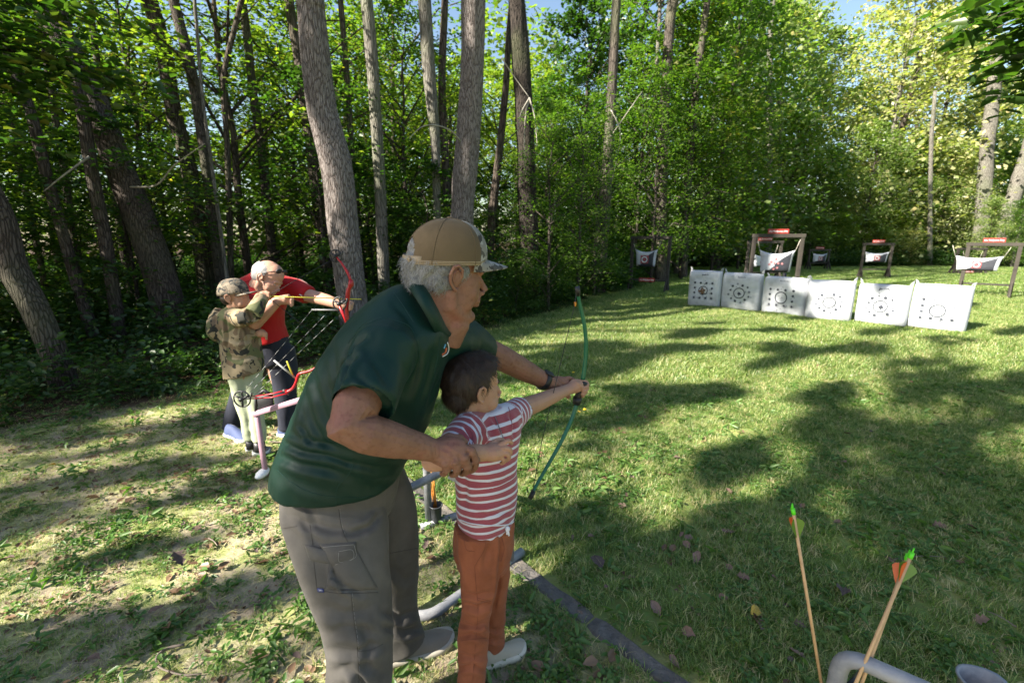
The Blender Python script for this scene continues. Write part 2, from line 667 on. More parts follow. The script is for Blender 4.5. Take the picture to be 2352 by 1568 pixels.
def grass_proto(n, spread, hgt, wid, mat, seed, lean=0.6):
    r = np.random.default_rng(seed)
    ang = r.random(n) * 2 * np.pi; rad = np.sqrt(r.random(n)) * spread
    bx, by = np.cos(ang) * rad, np.sin(ang) * rad
    h = hgt * (0.45 + 0.75 * r.random(n)); w = wid * (0.6 + 0.8 * r.random(n))
    a2 = r.random(n) * 2 * np.pi; le = h * lean * (0.3 + r.random(n))
    dx, dy = np.cos(a2), np.sin(a2)
    sx, sy = -dy, dx
    def p(f, hw, lf): return np.stack([bx + dx * le * lf + sx * w * hw, by + dy * le * lf + sy * w * hw, h * f], 1)
    V = np.stack([p(0, -.5, 0), p(0, .5, 0), p(.55, .42, .3), p(.55, -.42, .3), p(0.9, .0, 1.0)], 1)
    q = np.arange(n)[:, None] * 5
    F1 = np.concatenate([q + np.array([[0, 1, 2]]), q + np.array([[0, 2, 3]]), q + np.array([[3, 2, 4]])])
    return mk_np('grass_tuft', V.reshape(-1, 3), F1, mat)


def leafshape(n, L_, W_, pos, nrm, ang, fold=0.18, six=True):
    """n leaves: a folded pointed oval each. pos (n,3), nrm (n,3) unit, ang rotation in the leaf plane"""
    t = np.stack([np.cos(ang), np.sin(ang), 0 * ang], 1)
    t = t - nrm * (t * nrm).sum(1, keepdims=True)
    t /= np.linalg.norm(t, axis=1, keepdims=True) + 1e-9
    s = np.cross(nrm, t)
    L_ = np.asarray(L_)[:, None]; W_ = np.asarray(W_)[:, None]
    if six:
        P0 = pos; P5 = pos + t * L_ - nrm * L_ * 0.12
        A = pos + t * L_ * .32 + s * W_ * .5 + nrm * W_ * fold
        B = pos + t * L_ * .72 + s * W_ * .36 + nrm * W_ * fold * .5
        C = pos + t * L_ * .72 - s * W_ * .36 + nrm * W_ * fold * .5
        D = pos + t * L_ * .32 - s * W_ * .5 + nrm * W_ * fold
        V = np.stack([P0, A, B, P5, C, D], 1)
        q = np.arange(n)[:, None] * 6
        F1 = np.concatenate([q + np.array([[0, 1, 2, 3]]), q + np.array([[0, 3, 4, 5]])])
    else:
        A = pos + t * L_ * .45 + s * W_ * .5 + nrm * W_ * fold
        C = pos + t * L_ * .45 - s * W_ * .5 + nrm * W_ * fold
        V = np.stack([pos, A, pos + t * L_, C], 1)
        q = np.arange(n)[:, None] * 4
        F1 = q + np.array([[0, 1, 2, 3]])
    return V.reshape(-1, 3), F1


def rand_unit_up(r, n, tilt):
    a = r.random(n) * 2 * np.pi; t = np.abs(r.normal(0, tilt, n))
    return np.stack([np.sin(t) * np.cos(a), np.sin(t) * np.sin(a), np.cos(t)], 1)


def weed_proto(n, spread, lo, hi, L0, W0, mat, seed, tilt=0.5):
    r = np.random.default_rng(seed)
    a = r.random(n) * 2 * np.pi; rad = r.random(n) * spread
    pos = np.stack([np.cos(a) * rad, np.sin(a) * rad, lo + (hi - lo) * r.random(n)], 1)
    s = 0.6 + 0.7 * r.random(n)
    V, Fq = leafshape(n, L0 * s, W0 * s, pos, rand_unit_up(r, n, tilt), a + r.normal(0, .5, n))
    return mk_np('weed', V, Fq, mat)


rg = np.random.default_rng(11)


def in_view(x, y, m=1.1):
    z = y * CP + H * SP
    return (z > 0.15) & (np.abs(x / np.maximum(z, .01)) < 1.1255 * m + 0.03) & ((H * CP - y * SP) / np.maximum(z, .01) < 0.78 * m)


def lawn_pts(n, x0, x1, y0, y1, dens):
    x = rg.random(n) * (x1 - x0) + x0; y = rg.random(n) * (y1 - y0) + y0
    k = in_view(x, y, 1.38) & (rg.random(n) < dens(x, y))
    x, y = x[k], y[k]
    k = ~near_timber(x, y); x, y = x[k], y[k]
    return np.stack([x, y, gz(x, y)], 1)


def near_timber(x, y):
    dx, dy = -.679, .734
    w = (x - .557) * dx + (y - 1.34) * dy
    return (np.abs(-(x - .557) * dy + (y - 1.34) * dx) < .058 + .02 * vnoise(np.stack([x, y, 0 * x], 1), 9)) & (w < 2.8)


def patchy(x, y, sc, lo, hi, off=0):
    return sstep(lo, hi, vnoise(np.stack([x, y, 0 * x + off], 1), sc))


def d_grass(x, y):
    return (1 - 0.30 * bare_amt(x, y)) * (1 - 0.93 * wood_amt(x, y)) * (0.45 + 0.55 * patchy(x, y, 1.7, -.4, .3))


nearP = [grass_proto(26, .045, .048, .0036, GRASS, s_, 0.9) for s_ in (1, 2, 3)] + [grass_proto(18, .05, .04, .0026, STRAW, 4, 1.6)]
pts = lawn_pts(76000, -5.8, 6.9, .3, 5.2, d_grass)
n = len(pts)
scatter('grass', nearP, pts, np.stack([rg.normal(0, .1, n), rg.normal(0, .1, n), rg.random(n) * 6.28], 1), (.5 + .5 * rg.random(n)) * (1 - .5 * bare_amt(pts[:, 0], pts[:, 1])), rg.choice(4, n, p=[.27, .27, .26, .2]),
        'short uneven grass of the near lawn mixed with dry blades')
midP = [grass_proto(90, .16, .055, .006, GRASS, s_, .8) for s_ in (5, 6)] + [grass_proto(60, .16, .045, .005, STRAW, 7, 1.4)]
pts = lawn_pts(30000, -7, 17, 5.0, 13, d_grass); n = len(pts)
scatter('grass', midP, pts, np.stack([0 * pts[:, 0], 0 * pts[:, 0], rg.random(n) * 6.28], 1), .7 + .6 * rg.random(n), rg.choice(3, n, p=[.43, .43, .14]),
        'mown grass in the middle of the clearing in front of the white bags')
farP = [grass_proto(150, .45, .07, .012, GRASS, s_, .7) for s_ in (8, 9)]
pts = lawn_pts(26000, 0, 42, 12.5, 30, d_grass); n = len(pts)
scatter('grass', farP, pts, np.stack([0 * pts[:, 0], 0 * pts[:, 0], rg.random(n) * 6.28], 1), .7 + .6 * rg.random(n), rg.choice(2, n),
        'grass at the far end of the clearing below the trees')

# broad-leaved weeds and clover in the lawn
wP = [weed_proto(9, .035, .008, .035, .038, .019, WEED, 21, .35), weed_proto(13, .05, .01, .04, .024, .018, WEED, 22, .3),
      weed_proto(7, .03, .01, .05, .058, .020, WEED, 23, .5)]


def d_weed(x, y):
    return (0.30 + 0.70 * patchy(x, y, 1.9, -.15, .35, 9)) * (1 - 0.55 * bare_amt(x, y) * (1 - patchy(x, y, 1.4, 0, .3, 4))) * (1 - .5 * wood_amt(x, y))


pts = lawn_pts(21500, -5.6, 6.4, .3, 4.8, d_weed); n = len(pts)
scatter('clover', wP, pts, np.stack([rg.normal(0, .15, n), rg.normal(0, .15, n), rg.random(n) * 6.28], 1), .38 + .62 * rg.random(n) ** 1.6, rg.choice(3, n, p=[.4, .35, .25]),
        'low broad-leaved weeds and clover growing through the near grass')

# small leaf scraps on the soil
dP = [weed_proto(5, .05, .003, .01, .032, .018, LITTER, 31, .25), weed_proto(3, .04, .003, .012, .055, .034, LITTER, 32, .3)]
pts = lawn_pts(6000, -6.5, 6, .4, 7, lambda x, y: .12 + .35 * bare_amt(x, y) + .75 * wood_amt(x, y)); n = len(pts)
scatter('leaf_litter', dP, pts, np.stack([rg.normal(0, .2, n), rg.normal(0, .2, n), rg.random(n) * 6.28], 1), .5 + .8 * rg.random(n), rg.choice(2, n),
        'scraps of brown leaf litter lying on the trodden soil and wood edge')

bitP = [grass_proto(26, .06, .010, .0030, STRAW, 33, 4.0), grass_proto(18, .05, .014, .0026, GRASS, 34, 2.5), weed_proto(7, .05, .002, .007, .013, .009, LITTER, 35, .5)]
pts = lawn_pts(19000, -7.5, 3, .3, 5.5, lambda x, y: 0.6 * bare_amt(x, y) + .10); n = len(pts)
scatter('grass', bitP, pts, np.stack([rg.normal(0, .1, n), rg.normal(0, .1, n), rg.random(n) * 6.28], 1), .6 + .8 * rg.random(n), rg.choice(3, n, p=[.4, .35, .25]),
        'dry stalks, moss and crumbs of litter on the trodden soil')

# undergrowth along the wood edge
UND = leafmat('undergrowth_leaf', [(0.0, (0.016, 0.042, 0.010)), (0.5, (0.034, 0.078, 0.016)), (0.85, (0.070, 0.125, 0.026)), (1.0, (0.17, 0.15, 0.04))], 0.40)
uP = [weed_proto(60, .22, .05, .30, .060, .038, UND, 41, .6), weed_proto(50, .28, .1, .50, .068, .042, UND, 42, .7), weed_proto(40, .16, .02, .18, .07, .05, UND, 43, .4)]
x = rg.random(30000) * 34 - 26; y = rg.random(30000) * 24 + 0.5
dd = y - edge_y(x)
k = (dd > -0.15) & (rg.random(30000) < np.where(dd < 1.5, .55, .25)) & (x < 10) & in_view(x, np.maximum(y, .3), 1.9)
x, y, dd = x[k], y[k], dd[k]; n = len(x)
idx = np.where(dd < .45, 2, rg.choice(3, n, p=[.4, .4, .2]))
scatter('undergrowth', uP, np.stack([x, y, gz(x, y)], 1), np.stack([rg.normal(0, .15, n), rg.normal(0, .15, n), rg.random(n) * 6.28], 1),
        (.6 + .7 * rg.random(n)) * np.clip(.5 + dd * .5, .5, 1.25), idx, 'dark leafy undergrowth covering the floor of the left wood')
x = rg.random(16000) * 60 + 1; y = edge_y(x) + rg.random(16000) * 7 - .2
k = (rg.random(16000) < .5) & (y > 13)
x, y = x[k], y[k]; n = len(x)
scatter('undergrowth', uP, np.stack([x, y, gz(x, y)], 1), np.stack([0 * x, 0 * x, rg.random(n) * 6.28], 1),
        1.5 + 2.2 * rg.random(n) * np.clip((y - edge_y(x)) / 3, .15, 1), rg.choice(2, n), 'tall weeds and brambles at the far edge of the clearing')
# ------------------------------------------------------------------ wood
def barkmat(name, c0, c1, c2, sc=1.0, moss=0.0):
    m, nt, out = newmat(name)
    L = nt.links.new
    tc = nd(nt, 'ShaderNodeTexCoord')
    uv = nd(nt, 'ShaderNodeUVMap')
    mp = nd(nt, 'ShaderNodeMapping'); mp.inputs['Scale'].default_value = (9 * sc, 9 * sc, 1.3 * sc)
    L(tc.outputs['Object'], mp.inputs['Vector'])
    nz = nd(nt, 'ShaderNodeTexNoise', i_Scale=1.6, i_Detail=2.0); L(tc.outputs['Object'], nz.inputs['Vector'])
    wob = nd(nt, 'ShaderNodeVectorMath', operation='MULTIPLY_ADD'); wob.inputs[1].default_value = (.9, .9, .9)
    L(nz.outputs['Color'], wob.inputs[0]); L(mp.outputs[0], wob.inputs[2])
    vo = nd(nt, 'ShaderNodeTexVoronoi', feature='DISTANCE_TO_EDGE', i_Scale=1.9); L(wob.outputs[0], vo.inputs['Vector'])
    n1 = nd(nt, 'ShaderNodeTexNoise', i_Scale=3.0, i_Detail=6.0, i_Roughness=.7); L(mp.outputs[0], n1.inputs['Vector'])
    cr = ramp(nt, [(0.0, (0, 0, 0)), (0.16, (1, 1, 1))]); L(vo.outputs['Distance'], cr.inputs['Fac'])
    cb = ramp(nt, [(0.3, c1), (0.7, c2)]); L(n1.outputs['Fac'], cb.inputs['Fac'])
    c = mix(nt, cr.outputs['Color'], c0, cb.outputs['Color'])
    if moss:
        n4 = nd(nt, 'ShaderNodeTexNoise', i_Scale=.8, i_Detail=6.0); L(tc.outputs['Object'], n4.inputs['Vector'])
        rm = ramp(nt, [(.5, (0, 0, 0)), (.7, (moss, moss, moss))]); L(n4.outputs['Fac'], rm.inputs['Fac'])
        c = mix(nt, rm.outputs['Color'], c, (0.10, 0.13, 0.05))
    b = nd(nt, 'ShaderNodeBsdfPrincipled'); b.inputs['Roughness'].default_value = .9; b.inputs['Specular IOR Level'].default_value = .2
    L(c, b.inputs['Base Color'])
    hm = mix(nt, .35, cr.outputs['Color'], n1.outputs['Fac'])
    bp = nd(nt, 'ShaderNodeBump', i_Strength=1.0, i_Distance=.02); L(hm, bp.inputs['Height']); L(bp.outputs['Normal'], b.inputs['Normal'])
    L(b.outputs[0], out.inputs['Surface'])
    return m


BARK = {
    'night': barkmat('blackish_bark', (0.010, 0.008, 0.007), (0.030, 0.024, 0.020), (0.060, 0.048, 0.041), 2.0, .2),
    'far': barkmat('shaded_bark', (0.030, 0.024, 0.020), (0.075, 0.062, 0.052), (0.125, 0.105, 0.090), 1.2, .3),
    'grey': barkmat('grey_bark', (0.075, 0.058, 0.052), (0.17, 0.145, 0.135), (0.25, 0.22, 0.21), 2.6),
    'pale': barkmat('pale_bark', (0.08, 0.072, 0.060), (0.15, 0.138, 0.12), (0.21, 0.195, 0.17), 1.6, .4),
    'dark': barkmat('dark_bark', (0.022, 0.017, 0.013), (0.065, 0.050, 0.040), (0.12, 0.095, 0.078), 1.3, .2),
    'brown': barkmat('brown_bark', (0.030, 0.023, 0.019), (0.066, 0.052, 0.044), (0.105, 0.086, 0.074), 2.3, .3),
}
LEAF = {
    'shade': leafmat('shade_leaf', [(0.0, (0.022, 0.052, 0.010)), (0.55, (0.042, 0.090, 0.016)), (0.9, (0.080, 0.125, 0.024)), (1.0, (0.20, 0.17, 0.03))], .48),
    'green': leafmat('green_leaf', [(0.0, (0.042, 0.090, 0.014)), (0.5, (0.080, 0.145, 0.024)), (0.9, (0.140, 0.190, 0.034)), (1.0, (0.30, 0.24, 0.04))], .55),
    'lime': leafmat('lime_leaf', [(0.0, (0.075, 0.125, 0.018)), (0.5, (0.145, 0.200, 0.030)), (0.85, (0.230, 0.240, 0.045)), (1.0, (0.42, 0.30, 0.06))], .55),
    'gold': leafmat('yellowing_leaf', [(0.0, (0.17, 0.22, 0.085)), (0.45, (0.30, 0.32, 0.14)), (0.80, (0.46, 0.41, 0.19)), (1.0, (0.52, 0.36, 0.15))], .42),
    'pale': leafmat('pale_leaf', [(0.0, (0.085, 0.135, 0.035)), (0.5, (0.170, 0.230, 0.075)), (0.85, (0.28, 0.31, 0.12)), (1.0, (0.42, 0.34, 0.13))], .48),  # far trees: haze and glare put into a paler leaf colour
}


def spray_crown(nbr, height, rad, leaves, L0, seed, z0=0.0, shape='dome', thick=.10, six=False, tilt=.45):
    """leaves laid in layered sprays along branches. Local space, base of the crown at z0"""
    r = np.random.default_rng(seed)
    pos, nr, an = [], [], []
    br = []
    per = leaves // nbr
    for i in range(nbr):
        f = (i + r.random()) / nbr
        z = z0 + height * f
        az = i * 2.39996 + r.normal(0, .4)
        if shape == 'dome': ll = rad * (math.sqrt(max(.06, 1 - (1.75 * f - .75) ** 2 if f > .43 else .75 + .25 * f / .43))) * (.55 + .55 * r.random())
        elif shape == 'cone': ll = rad * (1.05 - .85 * f) * (.6 + .5 * r.random())
        else: ll = rad * (.5 + .6 * r.random())
        el = r.normal(.20, .18) + .35 * f
        d = np.array([math.cos(az) * math.cos(el), math.sin(az) * math.cos(el), math.sin(el)])
        a = np.array([0, 0, z]); bnd = a + d * ll; bnd[2] -= .12 * ll
        br.append((a, a + d * ll * .5, bnd))
        nsub = 5
        k = per // nsub
        for j in range(nsub):
            t = .35 + .65 * (j + r.random()) / nsub
            cpt = a + (bnd - a) * t + np.array([0, 0, .06 * ll * math.sin(3.14 * t)])
            rr_ = ll * (.16 + .20 * r.random())
            q = r.normal(0, 1, (k, 3)) * np.array([rr_ * .62, rr_ * .62, thick * ll * .5])
            dz = -(q[:, 0] ** 2 + q[:, 1] ** 2) / (rr_ * 3)
            pp = cpt + q; pp[:, 2] += dz
            pos.append(pp)
            nr.append(rand_unit_up(r, k, tilt)); an.append(r.random(k) * 6.283)
    pos = np.concatenate(pos); nr = np.concatenate(nr); an = np.concatenate(an)
    s = .6 + .6 * r.random(len(pos))
    V, Fq = leafshape(len(pos), L0 * s, L0 * .62 * s, pos, nr, an, .16, six)
    return V, Fq, br


CROWNS = {}


def crown_mesh(kind, mat):
    """meshes are shared between all trees that use the same form and leaf"""
    key = (kind, mat)
    if key in CROWNS: return CROWNS[key]
    form, seed = kind
    if form == 'sapling': V, Fq, br = spray_crown(26, 3.6, 1.7, 3900, .105, seed, .5, 'dome', .08, True)
    elif form == 'low': V, Fq, br = spray_crown(24, 2.0, 1.15, 3400, .080, seed, .12, 'dome', .16, True)
    elif form == 'mid': V, Fq, br = spray_crown(40, 6.4, 2.5, 6800, .115, seed, .8, 'dome', .13)
    elif form == 'big': V, Fq, br = spray_crown(66, 11.5, 4.4, 11500, .25, seed, .8, 'dome', .15, tilt=.75)
    elif form == 'high': V, Fq, br = spray_crown(34, 7.0, 3.4, 5200, .15, seed, 0, 'dome', .07)
    me = mk_np('crown', V, Fq, LEAF[mat])
    CROWNS[key] = (me, br)
    return CROWNS[key]


def branches_mb(br, base_r, z0=0.0, top=None):
    mb = MB()
    for a, m_, e in br:
        l = np.linalg.norm(e - a)
        r0 = base_r * min(1, l / 2.5)
        mb.tube([a - np.array([0, 0, .25 * l]) * (l > 1), m_, e], [r0, r0 * .55, r0 * .15], 5, cap=False)
    return mb


STEMS = {}


def stem_mesh(kind, br, bark, hgt, r0, wob, seed):
    key = (kind, bark, seed)
    if key in STEMS: return STEMS[key]
    rr2 = random.Random(seed)
    mb = branches_mb(br, r0 * (.45 if r0 < .15 else .16))
    pts = [(rr2.uniform(-wob, wob) * (i > 0) * i / 6, rr2.uniform(-wob, wob) * (i > 0) * i / 6, -.1 + hgt * i / 6) for i in range(7)]
    mb.tube(pts, [r0 * (1.15 - .85 * i / 6) for i in range(7)], 8)
    STEMS[key] = mb.mesh('trunk', BARK[bark])
    return STEMS[key]


def plant_tree(name, x, y, form, seed, leaf, bark, sc, rz, label, cat, group, zs=None):
    z = float(gz(np.array([x]), np.array([y]))[0])
    t = empty(name, (x, y, z - .02), rz, label, cat, group)
    t.scale = (sc, sc, sc if zs is None else zs)
    me, br = crown_mesh((form, seed), leaf)
    hgt = {'sapling': 3.4, 'low': 1.6, 'mid': 6.2, 'big': 11.0}[form]
    r0 = {'sapling': .04, 'low': .02, 'mid': .07, 'big': .17}[form]
    c = link('crown', me, t, world=False)
    s = link('trunk', stem_mesh((form, seed), br, bark, hgt, r0, .12, seed), t, world=False)
    return t


# --- the trunks one can tell apart: (x, y of the picture, width in pixels), distance, bark, label, crown
TR = [
    ([(712, 0, 64), (724, 120, 62), (740, 253, 62), (772, 380, 66), (786, 506, 66), (803, 633, 64)], 7.0, 'grey', 'thick smooth grey trunk leaning left just behind the upright red compound bow'),
    ([(1088, 0, 54), (1085, 150, 52), (1076, 300, 52), (1066, 420, 52), (1060, 520, 56)], 8.6, 'grey', 'straight thick grey trunk rising right behind the tan mesh cap'),
    ([(975, 0, 30), (985, 160, 30), (1000, 330, 22), (1004, 500, 16), (1006, 600, 16)], 10.0, 'pale', 'slim pale speckled trunk just left of the trunk behind the cap'),
    ([(842, 0, 27), (852, 110, 28), (864, 280, 26), (874, 450, 26), (882, 650, 26)], 9.2, 'pale', 'medium pale brown trunk standing alone right of the thick leaning grey trunk'),
    ([(782, 0, 13), (797, 180, 14), (812, 400, 14), (836, 640, 18)], 11.0, 'dark', 'thin dark trunk in the gap between the thick grey trunk and the pale brown one'),
    ([(1022, 0, 16), (1015, 200, 18), (1024, 400, 18), (1028, 560, 20)], 12.5, 'dark', 'narrow dark trunk half hidden between the speckled trunk and the thick one behind the cap'),
    ([(1186, 0, 38), (1196, 130, 42), (1206, 300, 40), (1212, 480, 42), (1218, 650, 46)], 10.6, 'night', 'dark furrowed trunk right of the man\'s cap brim with a sunlit patch near its foot'),
    ([(1162, 200, 15), (1148, 340, 17), (1132, 480, 19), (1120, 640, 22)], 11.0, 'dark', 'vine covered trunk leaning right just above the cap brim'),
    ([(1408, 150, 22), (1398, 330, 26), (1388, 470, 30), (1374, 620, 36)], 13.5, 'far', 'brown trunk leaning right that stands left of the first target frame'),
    ([(88, 0, 40), (130, 60, 48), (180, 150, 50), (225, 250, 52), (280, 400, 56), (332, 530, 62), (370, 640, 64), (405, 775, 68)], 7.0, 'brown', 'heavy dark trunk leaning far left with a streak of sun along its edge'),
    ([(-60, 380, 48), (0, 500, 52), (28, 610, 54), (76, 700, 52), (120, 800, 50), (158, 910, 54)], 4.6, 'brown', 'rough brown trunk at the left picture edge rooted beside the trodden path'),
    ([(398, 0, 22), (438, 158, 23), (466, 316, 24), (487, 474, 25), (508, 640, 26)], 9.0, 'brown', 'straight brown trunk leaning left directly above the camouflage cap'),
    ([(343, 0, 32), (374, 105, 32), (400, 263, 32), (424, 342, 32), (450, 474, 34), (474, 640, 38)], 10.0, 'dark', 'black looking trunk between the heavy leaning trunk and the one above the camouflage cap'),
    ([(447, 0, 7), (464, 211, 7), (485, 369, 7), (500, 480, 8)], 7.6, 'pale', 'very thin pale sapling stem crossing the trunk above the camouflage cap'),
    ([(150, 60, 22), (182, 211, 24), (211, 395, 26), (237, 527, 26), (263, 685, 26), (281, 812, 28)], 6.6, 'brown', 'slender brown trunk just left of the heavy leaning trunk'),
    ([(0, 60, 20), (32, 158, 20), (69, 253, 21), (105, 395, 22), (142, 527, 22), (179, 659, 23), (224, 795, 24)], 6.4, 'brown', 'slender trunk third from the left edge leaning steeply left'),
    ([(96, 60, 12), (111, 169, 13), (126, 263, 13), (148, 395, 14), (163, 506, 14), (190, 640, 14)], 9.0, 'dark', 'thin dark pole trunk seen between two slender leaning trunks at far left'),
    ([(-14, 100, 10), (2, 169, 10), (26, 263, 11), (47, 395, 11), (68, 474, 12), (100, 640, 12)], 9.5, 'dark', 'thinnest dark trunk beside the left picture edge'),
    ([(262, 420, 14), (282, 560, 16), (297, 650, 16), (305, 760, 16)], 9.5, 'brown', 'short visible trunk in front of the bright gap left of the heavy trunk\'s foot'),
    ([(556, 0, 18), (570, 105, 18), (581, 211, 18), (601, 342, 19), (611, 448, 20), (628, 600, 20)], 10.5, 'brown', 'upright trunk rising above the bald man in the red shirt'),
    ([(560, -20, 10), (538, 70, 11), (518, 150, 11), (513, 210, 12), (522, 330, 12), (528, 527, 13), (530, 600, 13)], 9.0, 'dark', 'dark forked sapling trunk left of the one above the bald man'),
    ([(672, 60, 22), (690, 158, 22), (711, 316, 24), (732, 474, 26), (744, 560, 28)], 10.5, 'dark', 'dark trunk hugging the left side of the thick leaning grey trunk'),
    ([(1548, 0, 22), (1540, 41, 22), (1529, 207, 22), (1523, 331, 22), (1519, 510, 22)], 17.0, 'far', 'tall grey brown trunk above the gap between the first frame and the white bags'),
    ([(1625, 0, 14), (1614, 83, 15), (1603, 165, 15), (1590, 300, 16), (1582, 400, 16), (1576, 500, 17)], 19.0, 'far', 'slim trunk leaning right over the far left white bag'),
    ([(1768, 120, 12), (1767, 250, 13), (1767, 373, 14), (1765, 520, 15)], 27.0, 'pale', 'straight sunlit trunk directly above the middle hanging target frame'),
    ([(2096, 200, 12), (2074, 290, 13), (2057, 414, 13), (2034, 520, 15)], 32, 'dark', 'dark branching trunk inside the large yellowing tree'),
    ([(2284, 180, 24), (2281, 232, 24), (2268, 331, 25), (2260, 455, 26), (2252, 540, 26)], 28.0, 'pale', 'pale thick trunk catching the sun above the frame at far right'),
    ([(2352, 380, 26), (2347, 395, 26), (2327, 455, 27), (2308, 512, 28)], 28.5, 'pale', 'pale trunk leaning right at the right picture edge'),
    ([(2140, 300, 8), (2137, 414, 8), (2136, 562, 9)], 27.0, 'pale', 'thin white birch trunk between the two rightmost frames'),
    ([(1792, 360, 9), (1795, 500, 9)], 29.0, 'pale', 'thin pale trunk just right of the straight sunlit one'),
    ([(1500, 560, 12), (1492, 420, 12), (1502, 250, 10)][::-1], 19.0, 'pale', 'crooked thin pale trunk behind the first target frame'),
]
rt = random.Random(5)
TREES = []
hiseeds = [61, 62, 63]
for ti, (pl, Yd, bark, label) in enumerate(TR):
    sp = spline([(a, b_, w) for a, b_, w in pl], 14 if Yd > 14 else 24)
    pw = [P(a, b_, Yd) for a, b_, w in sp]
    k = Yd * CP + 0.2
    rad = []
    for (a, b_, w), p in zip(sp, pw):
        zc = (p.y * CP - (p.z - H) * SP)
        rad.append(w / F * zc / 2)
    # upward to the crown
    d = (pw[0] - pw[1]); d.normalize(); d = (d * .7 + Vector((0, 0, .5))).normalized()
    top = []
    ht = (pw[0].z + 1) if (Yd > 24 and pl[0][1] > 150) else rt.uniform(13, 17) if rad[0] > .05 else pw[0].z + 3
    p = pw[0].copy(); r_ = rad[0]
    while p.z < ht:
        p = p + d * 1.0; r_ *= .93
        d = (d + Vector((rt.uniform(-.04, .04), rt.uniform(-.04, .04), .04))).normalized()
        top.append((p.copy(), r_))
    base = []
    d = (pw[-1] - pw[-2]).normalized()
    p = pw[-1].copy(); r_ = rad[-1]
    while p.z > -.1:
        p = p + d * max(.12, min(.5, p.z)); r_ *= 1.03 if p.z > .35 else 1.14
        base.append((p.copy(), r_))
    allp = [q for q, _ in top[::-1]] + pw + [q for q, _ in base]
    allr = [q for _, q in top[::-1]] + rad + [q for _, q in base]
    foot = allp[-1]
    t = empty('tree', (foot.x, foot.y, 0), 0, label, 'tree')
    TREES.append((t, Yd))
    mb = MB()
    nseg = 40 if rad[0] > .15 else (20 if rad[0] > .07 else 10)
    # densify for bark relief
    dense = spline([(*q, r) for q, r in zip(allp, allr)], len(allp) * (3 if nseg == 40 else 1))
    mb.tube([q[:3] for q in dense], list(dense[:, 3]), nseg, cap=True)
    V = np.array(mb.v); 
    m_ = mb.mesh('trunk', BARK[bark])
    if nseg == 40:
        Vn = V.copy()
        q = V * np.array([16, 16, 1.7])
        rid = 1 - np.abs(vnoise(q, 1.0)) * 2
        cen = np.repeat(dense[:, :3], nseg, axis=0)
        dirv = V - cen; ln = np.linalg.norm(dirv, axis=1, keepdims=True) + 1e-9
        Vn = V + dirv / ln * (rid[:, None] * .010 * (ln / .2) + .02 * vnoise(V, 1.5)[:, None] * (ln / .2))
        m_.vertices.foreach_set('co', Vn.astype(np.float32).ravel()); m_.update()
    # limbs up high
    tr = link('trunk', m_, t)
    if 13 < Yd < 24:
        zc = rt.uniform(7.0, 9.0)
        tp = min(top, key=lambda s_: abs(s_[0].z - zc - 1)) if top else (pw[0], rad[0])
        me, br = crown_mesh(('high', rt.choice(hiseeds)), rt.choice(['shade', 'green', 'green']))
        c = link('crown', me, t, world=False)
        c.location = tp[0] - t.location; c.rotation_euler = (0, 0, rt.uniform(0, 6.28))
        s_ = rt.uniform(.75, 1.0); c.scale = (s_, s_, s_)
        lb = branches_mb(br, .05).mesh('limbs', BARK[bark])
        l_ = link('limbs', lb, t, world=False); l_.location = c.location; l_.rotation_euler = c.rotation_euler; l_.scale = c.scale

# --- understorey of the left wood
rt = random.Random(19)
placed = []


def place_many(name, n, xr, dr, form, seeds, leaves, bark, sc, label, cat, group, mind=.9, cond=None):
    k = tries = 0
    while k < n and tries < 20000:
        tries += 1
        x = rt.uniform(*xr); y = float(edge_y(x)) + rt.uniform(*dr)
        if y < 2.0 or abs(x) > 1.3 * y + 2.5: continue
        if cond and not cond(x, y): continue
        if any((x - a) ** 2 + (y - b_) ** 2 < mind ** 2 for a, b_ in placed[-80:]): continue
        placed.append((x, y))
        s_ = rt.uniform(*sc)
        plant_tree(name, x, y, form, rt.choice(seeds), rt.choice(leaves), bark, s_, rt.uniform(0, 6.28), label, cat, group, s_ * rt.uniform(.85, 1.15))
        k += 1


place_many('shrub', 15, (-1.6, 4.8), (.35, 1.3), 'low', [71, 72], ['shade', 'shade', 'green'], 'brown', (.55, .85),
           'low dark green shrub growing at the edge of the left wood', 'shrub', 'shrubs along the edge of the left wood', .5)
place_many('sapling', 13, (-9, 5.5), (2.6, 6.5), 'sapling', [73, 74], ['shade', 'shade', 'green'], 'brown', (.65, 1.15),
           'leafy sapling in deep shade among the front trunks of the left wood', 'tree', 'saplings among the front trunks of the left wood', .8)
for x_, y_, s_ in ((-7.2, 5.2, .62), (-9.0, 4.6, .8), (-10.5, 6.4, .95), (-12.6, 5.0, 1.0), (-14.5, 7.5, 1.1), (-13.0, 9.6, 1.1), (-17, 9.0, 1.2), (-16, 12.5, 1.2)):
    plant_tree('young_tree', x_, y_, 'mid', 75 + int(s_ * 10) % 2, 'green', 'dark', s_, s_ * 9, 'green young tree at the left end of the wood beyond the path', 'tree', 'green young trees at the left end of the wood', s_ * 1.1)
place_many('young_tree', 24, (-16, 7), (5.0, 14), 'mid', [75, 76], ['green', 'lime', 'green', 'lime'], 'dark', (.8, 1.3),
           'bright green young tree deep inside the left wood behind the trunks', 'tree', 'young trees deep inside the left wood', 1.3)
place_many('background_tree', 18, (-24, 12), (13, 28), 'mid', [75, 76], ['lime', 'green', 'lime'], 'dark', (1.2, 1.9),
           'sunlit tree at the back of the left wood glimpsed between trunks', 'tree', 'sunlit trees at the back of the left wood', 1.8)

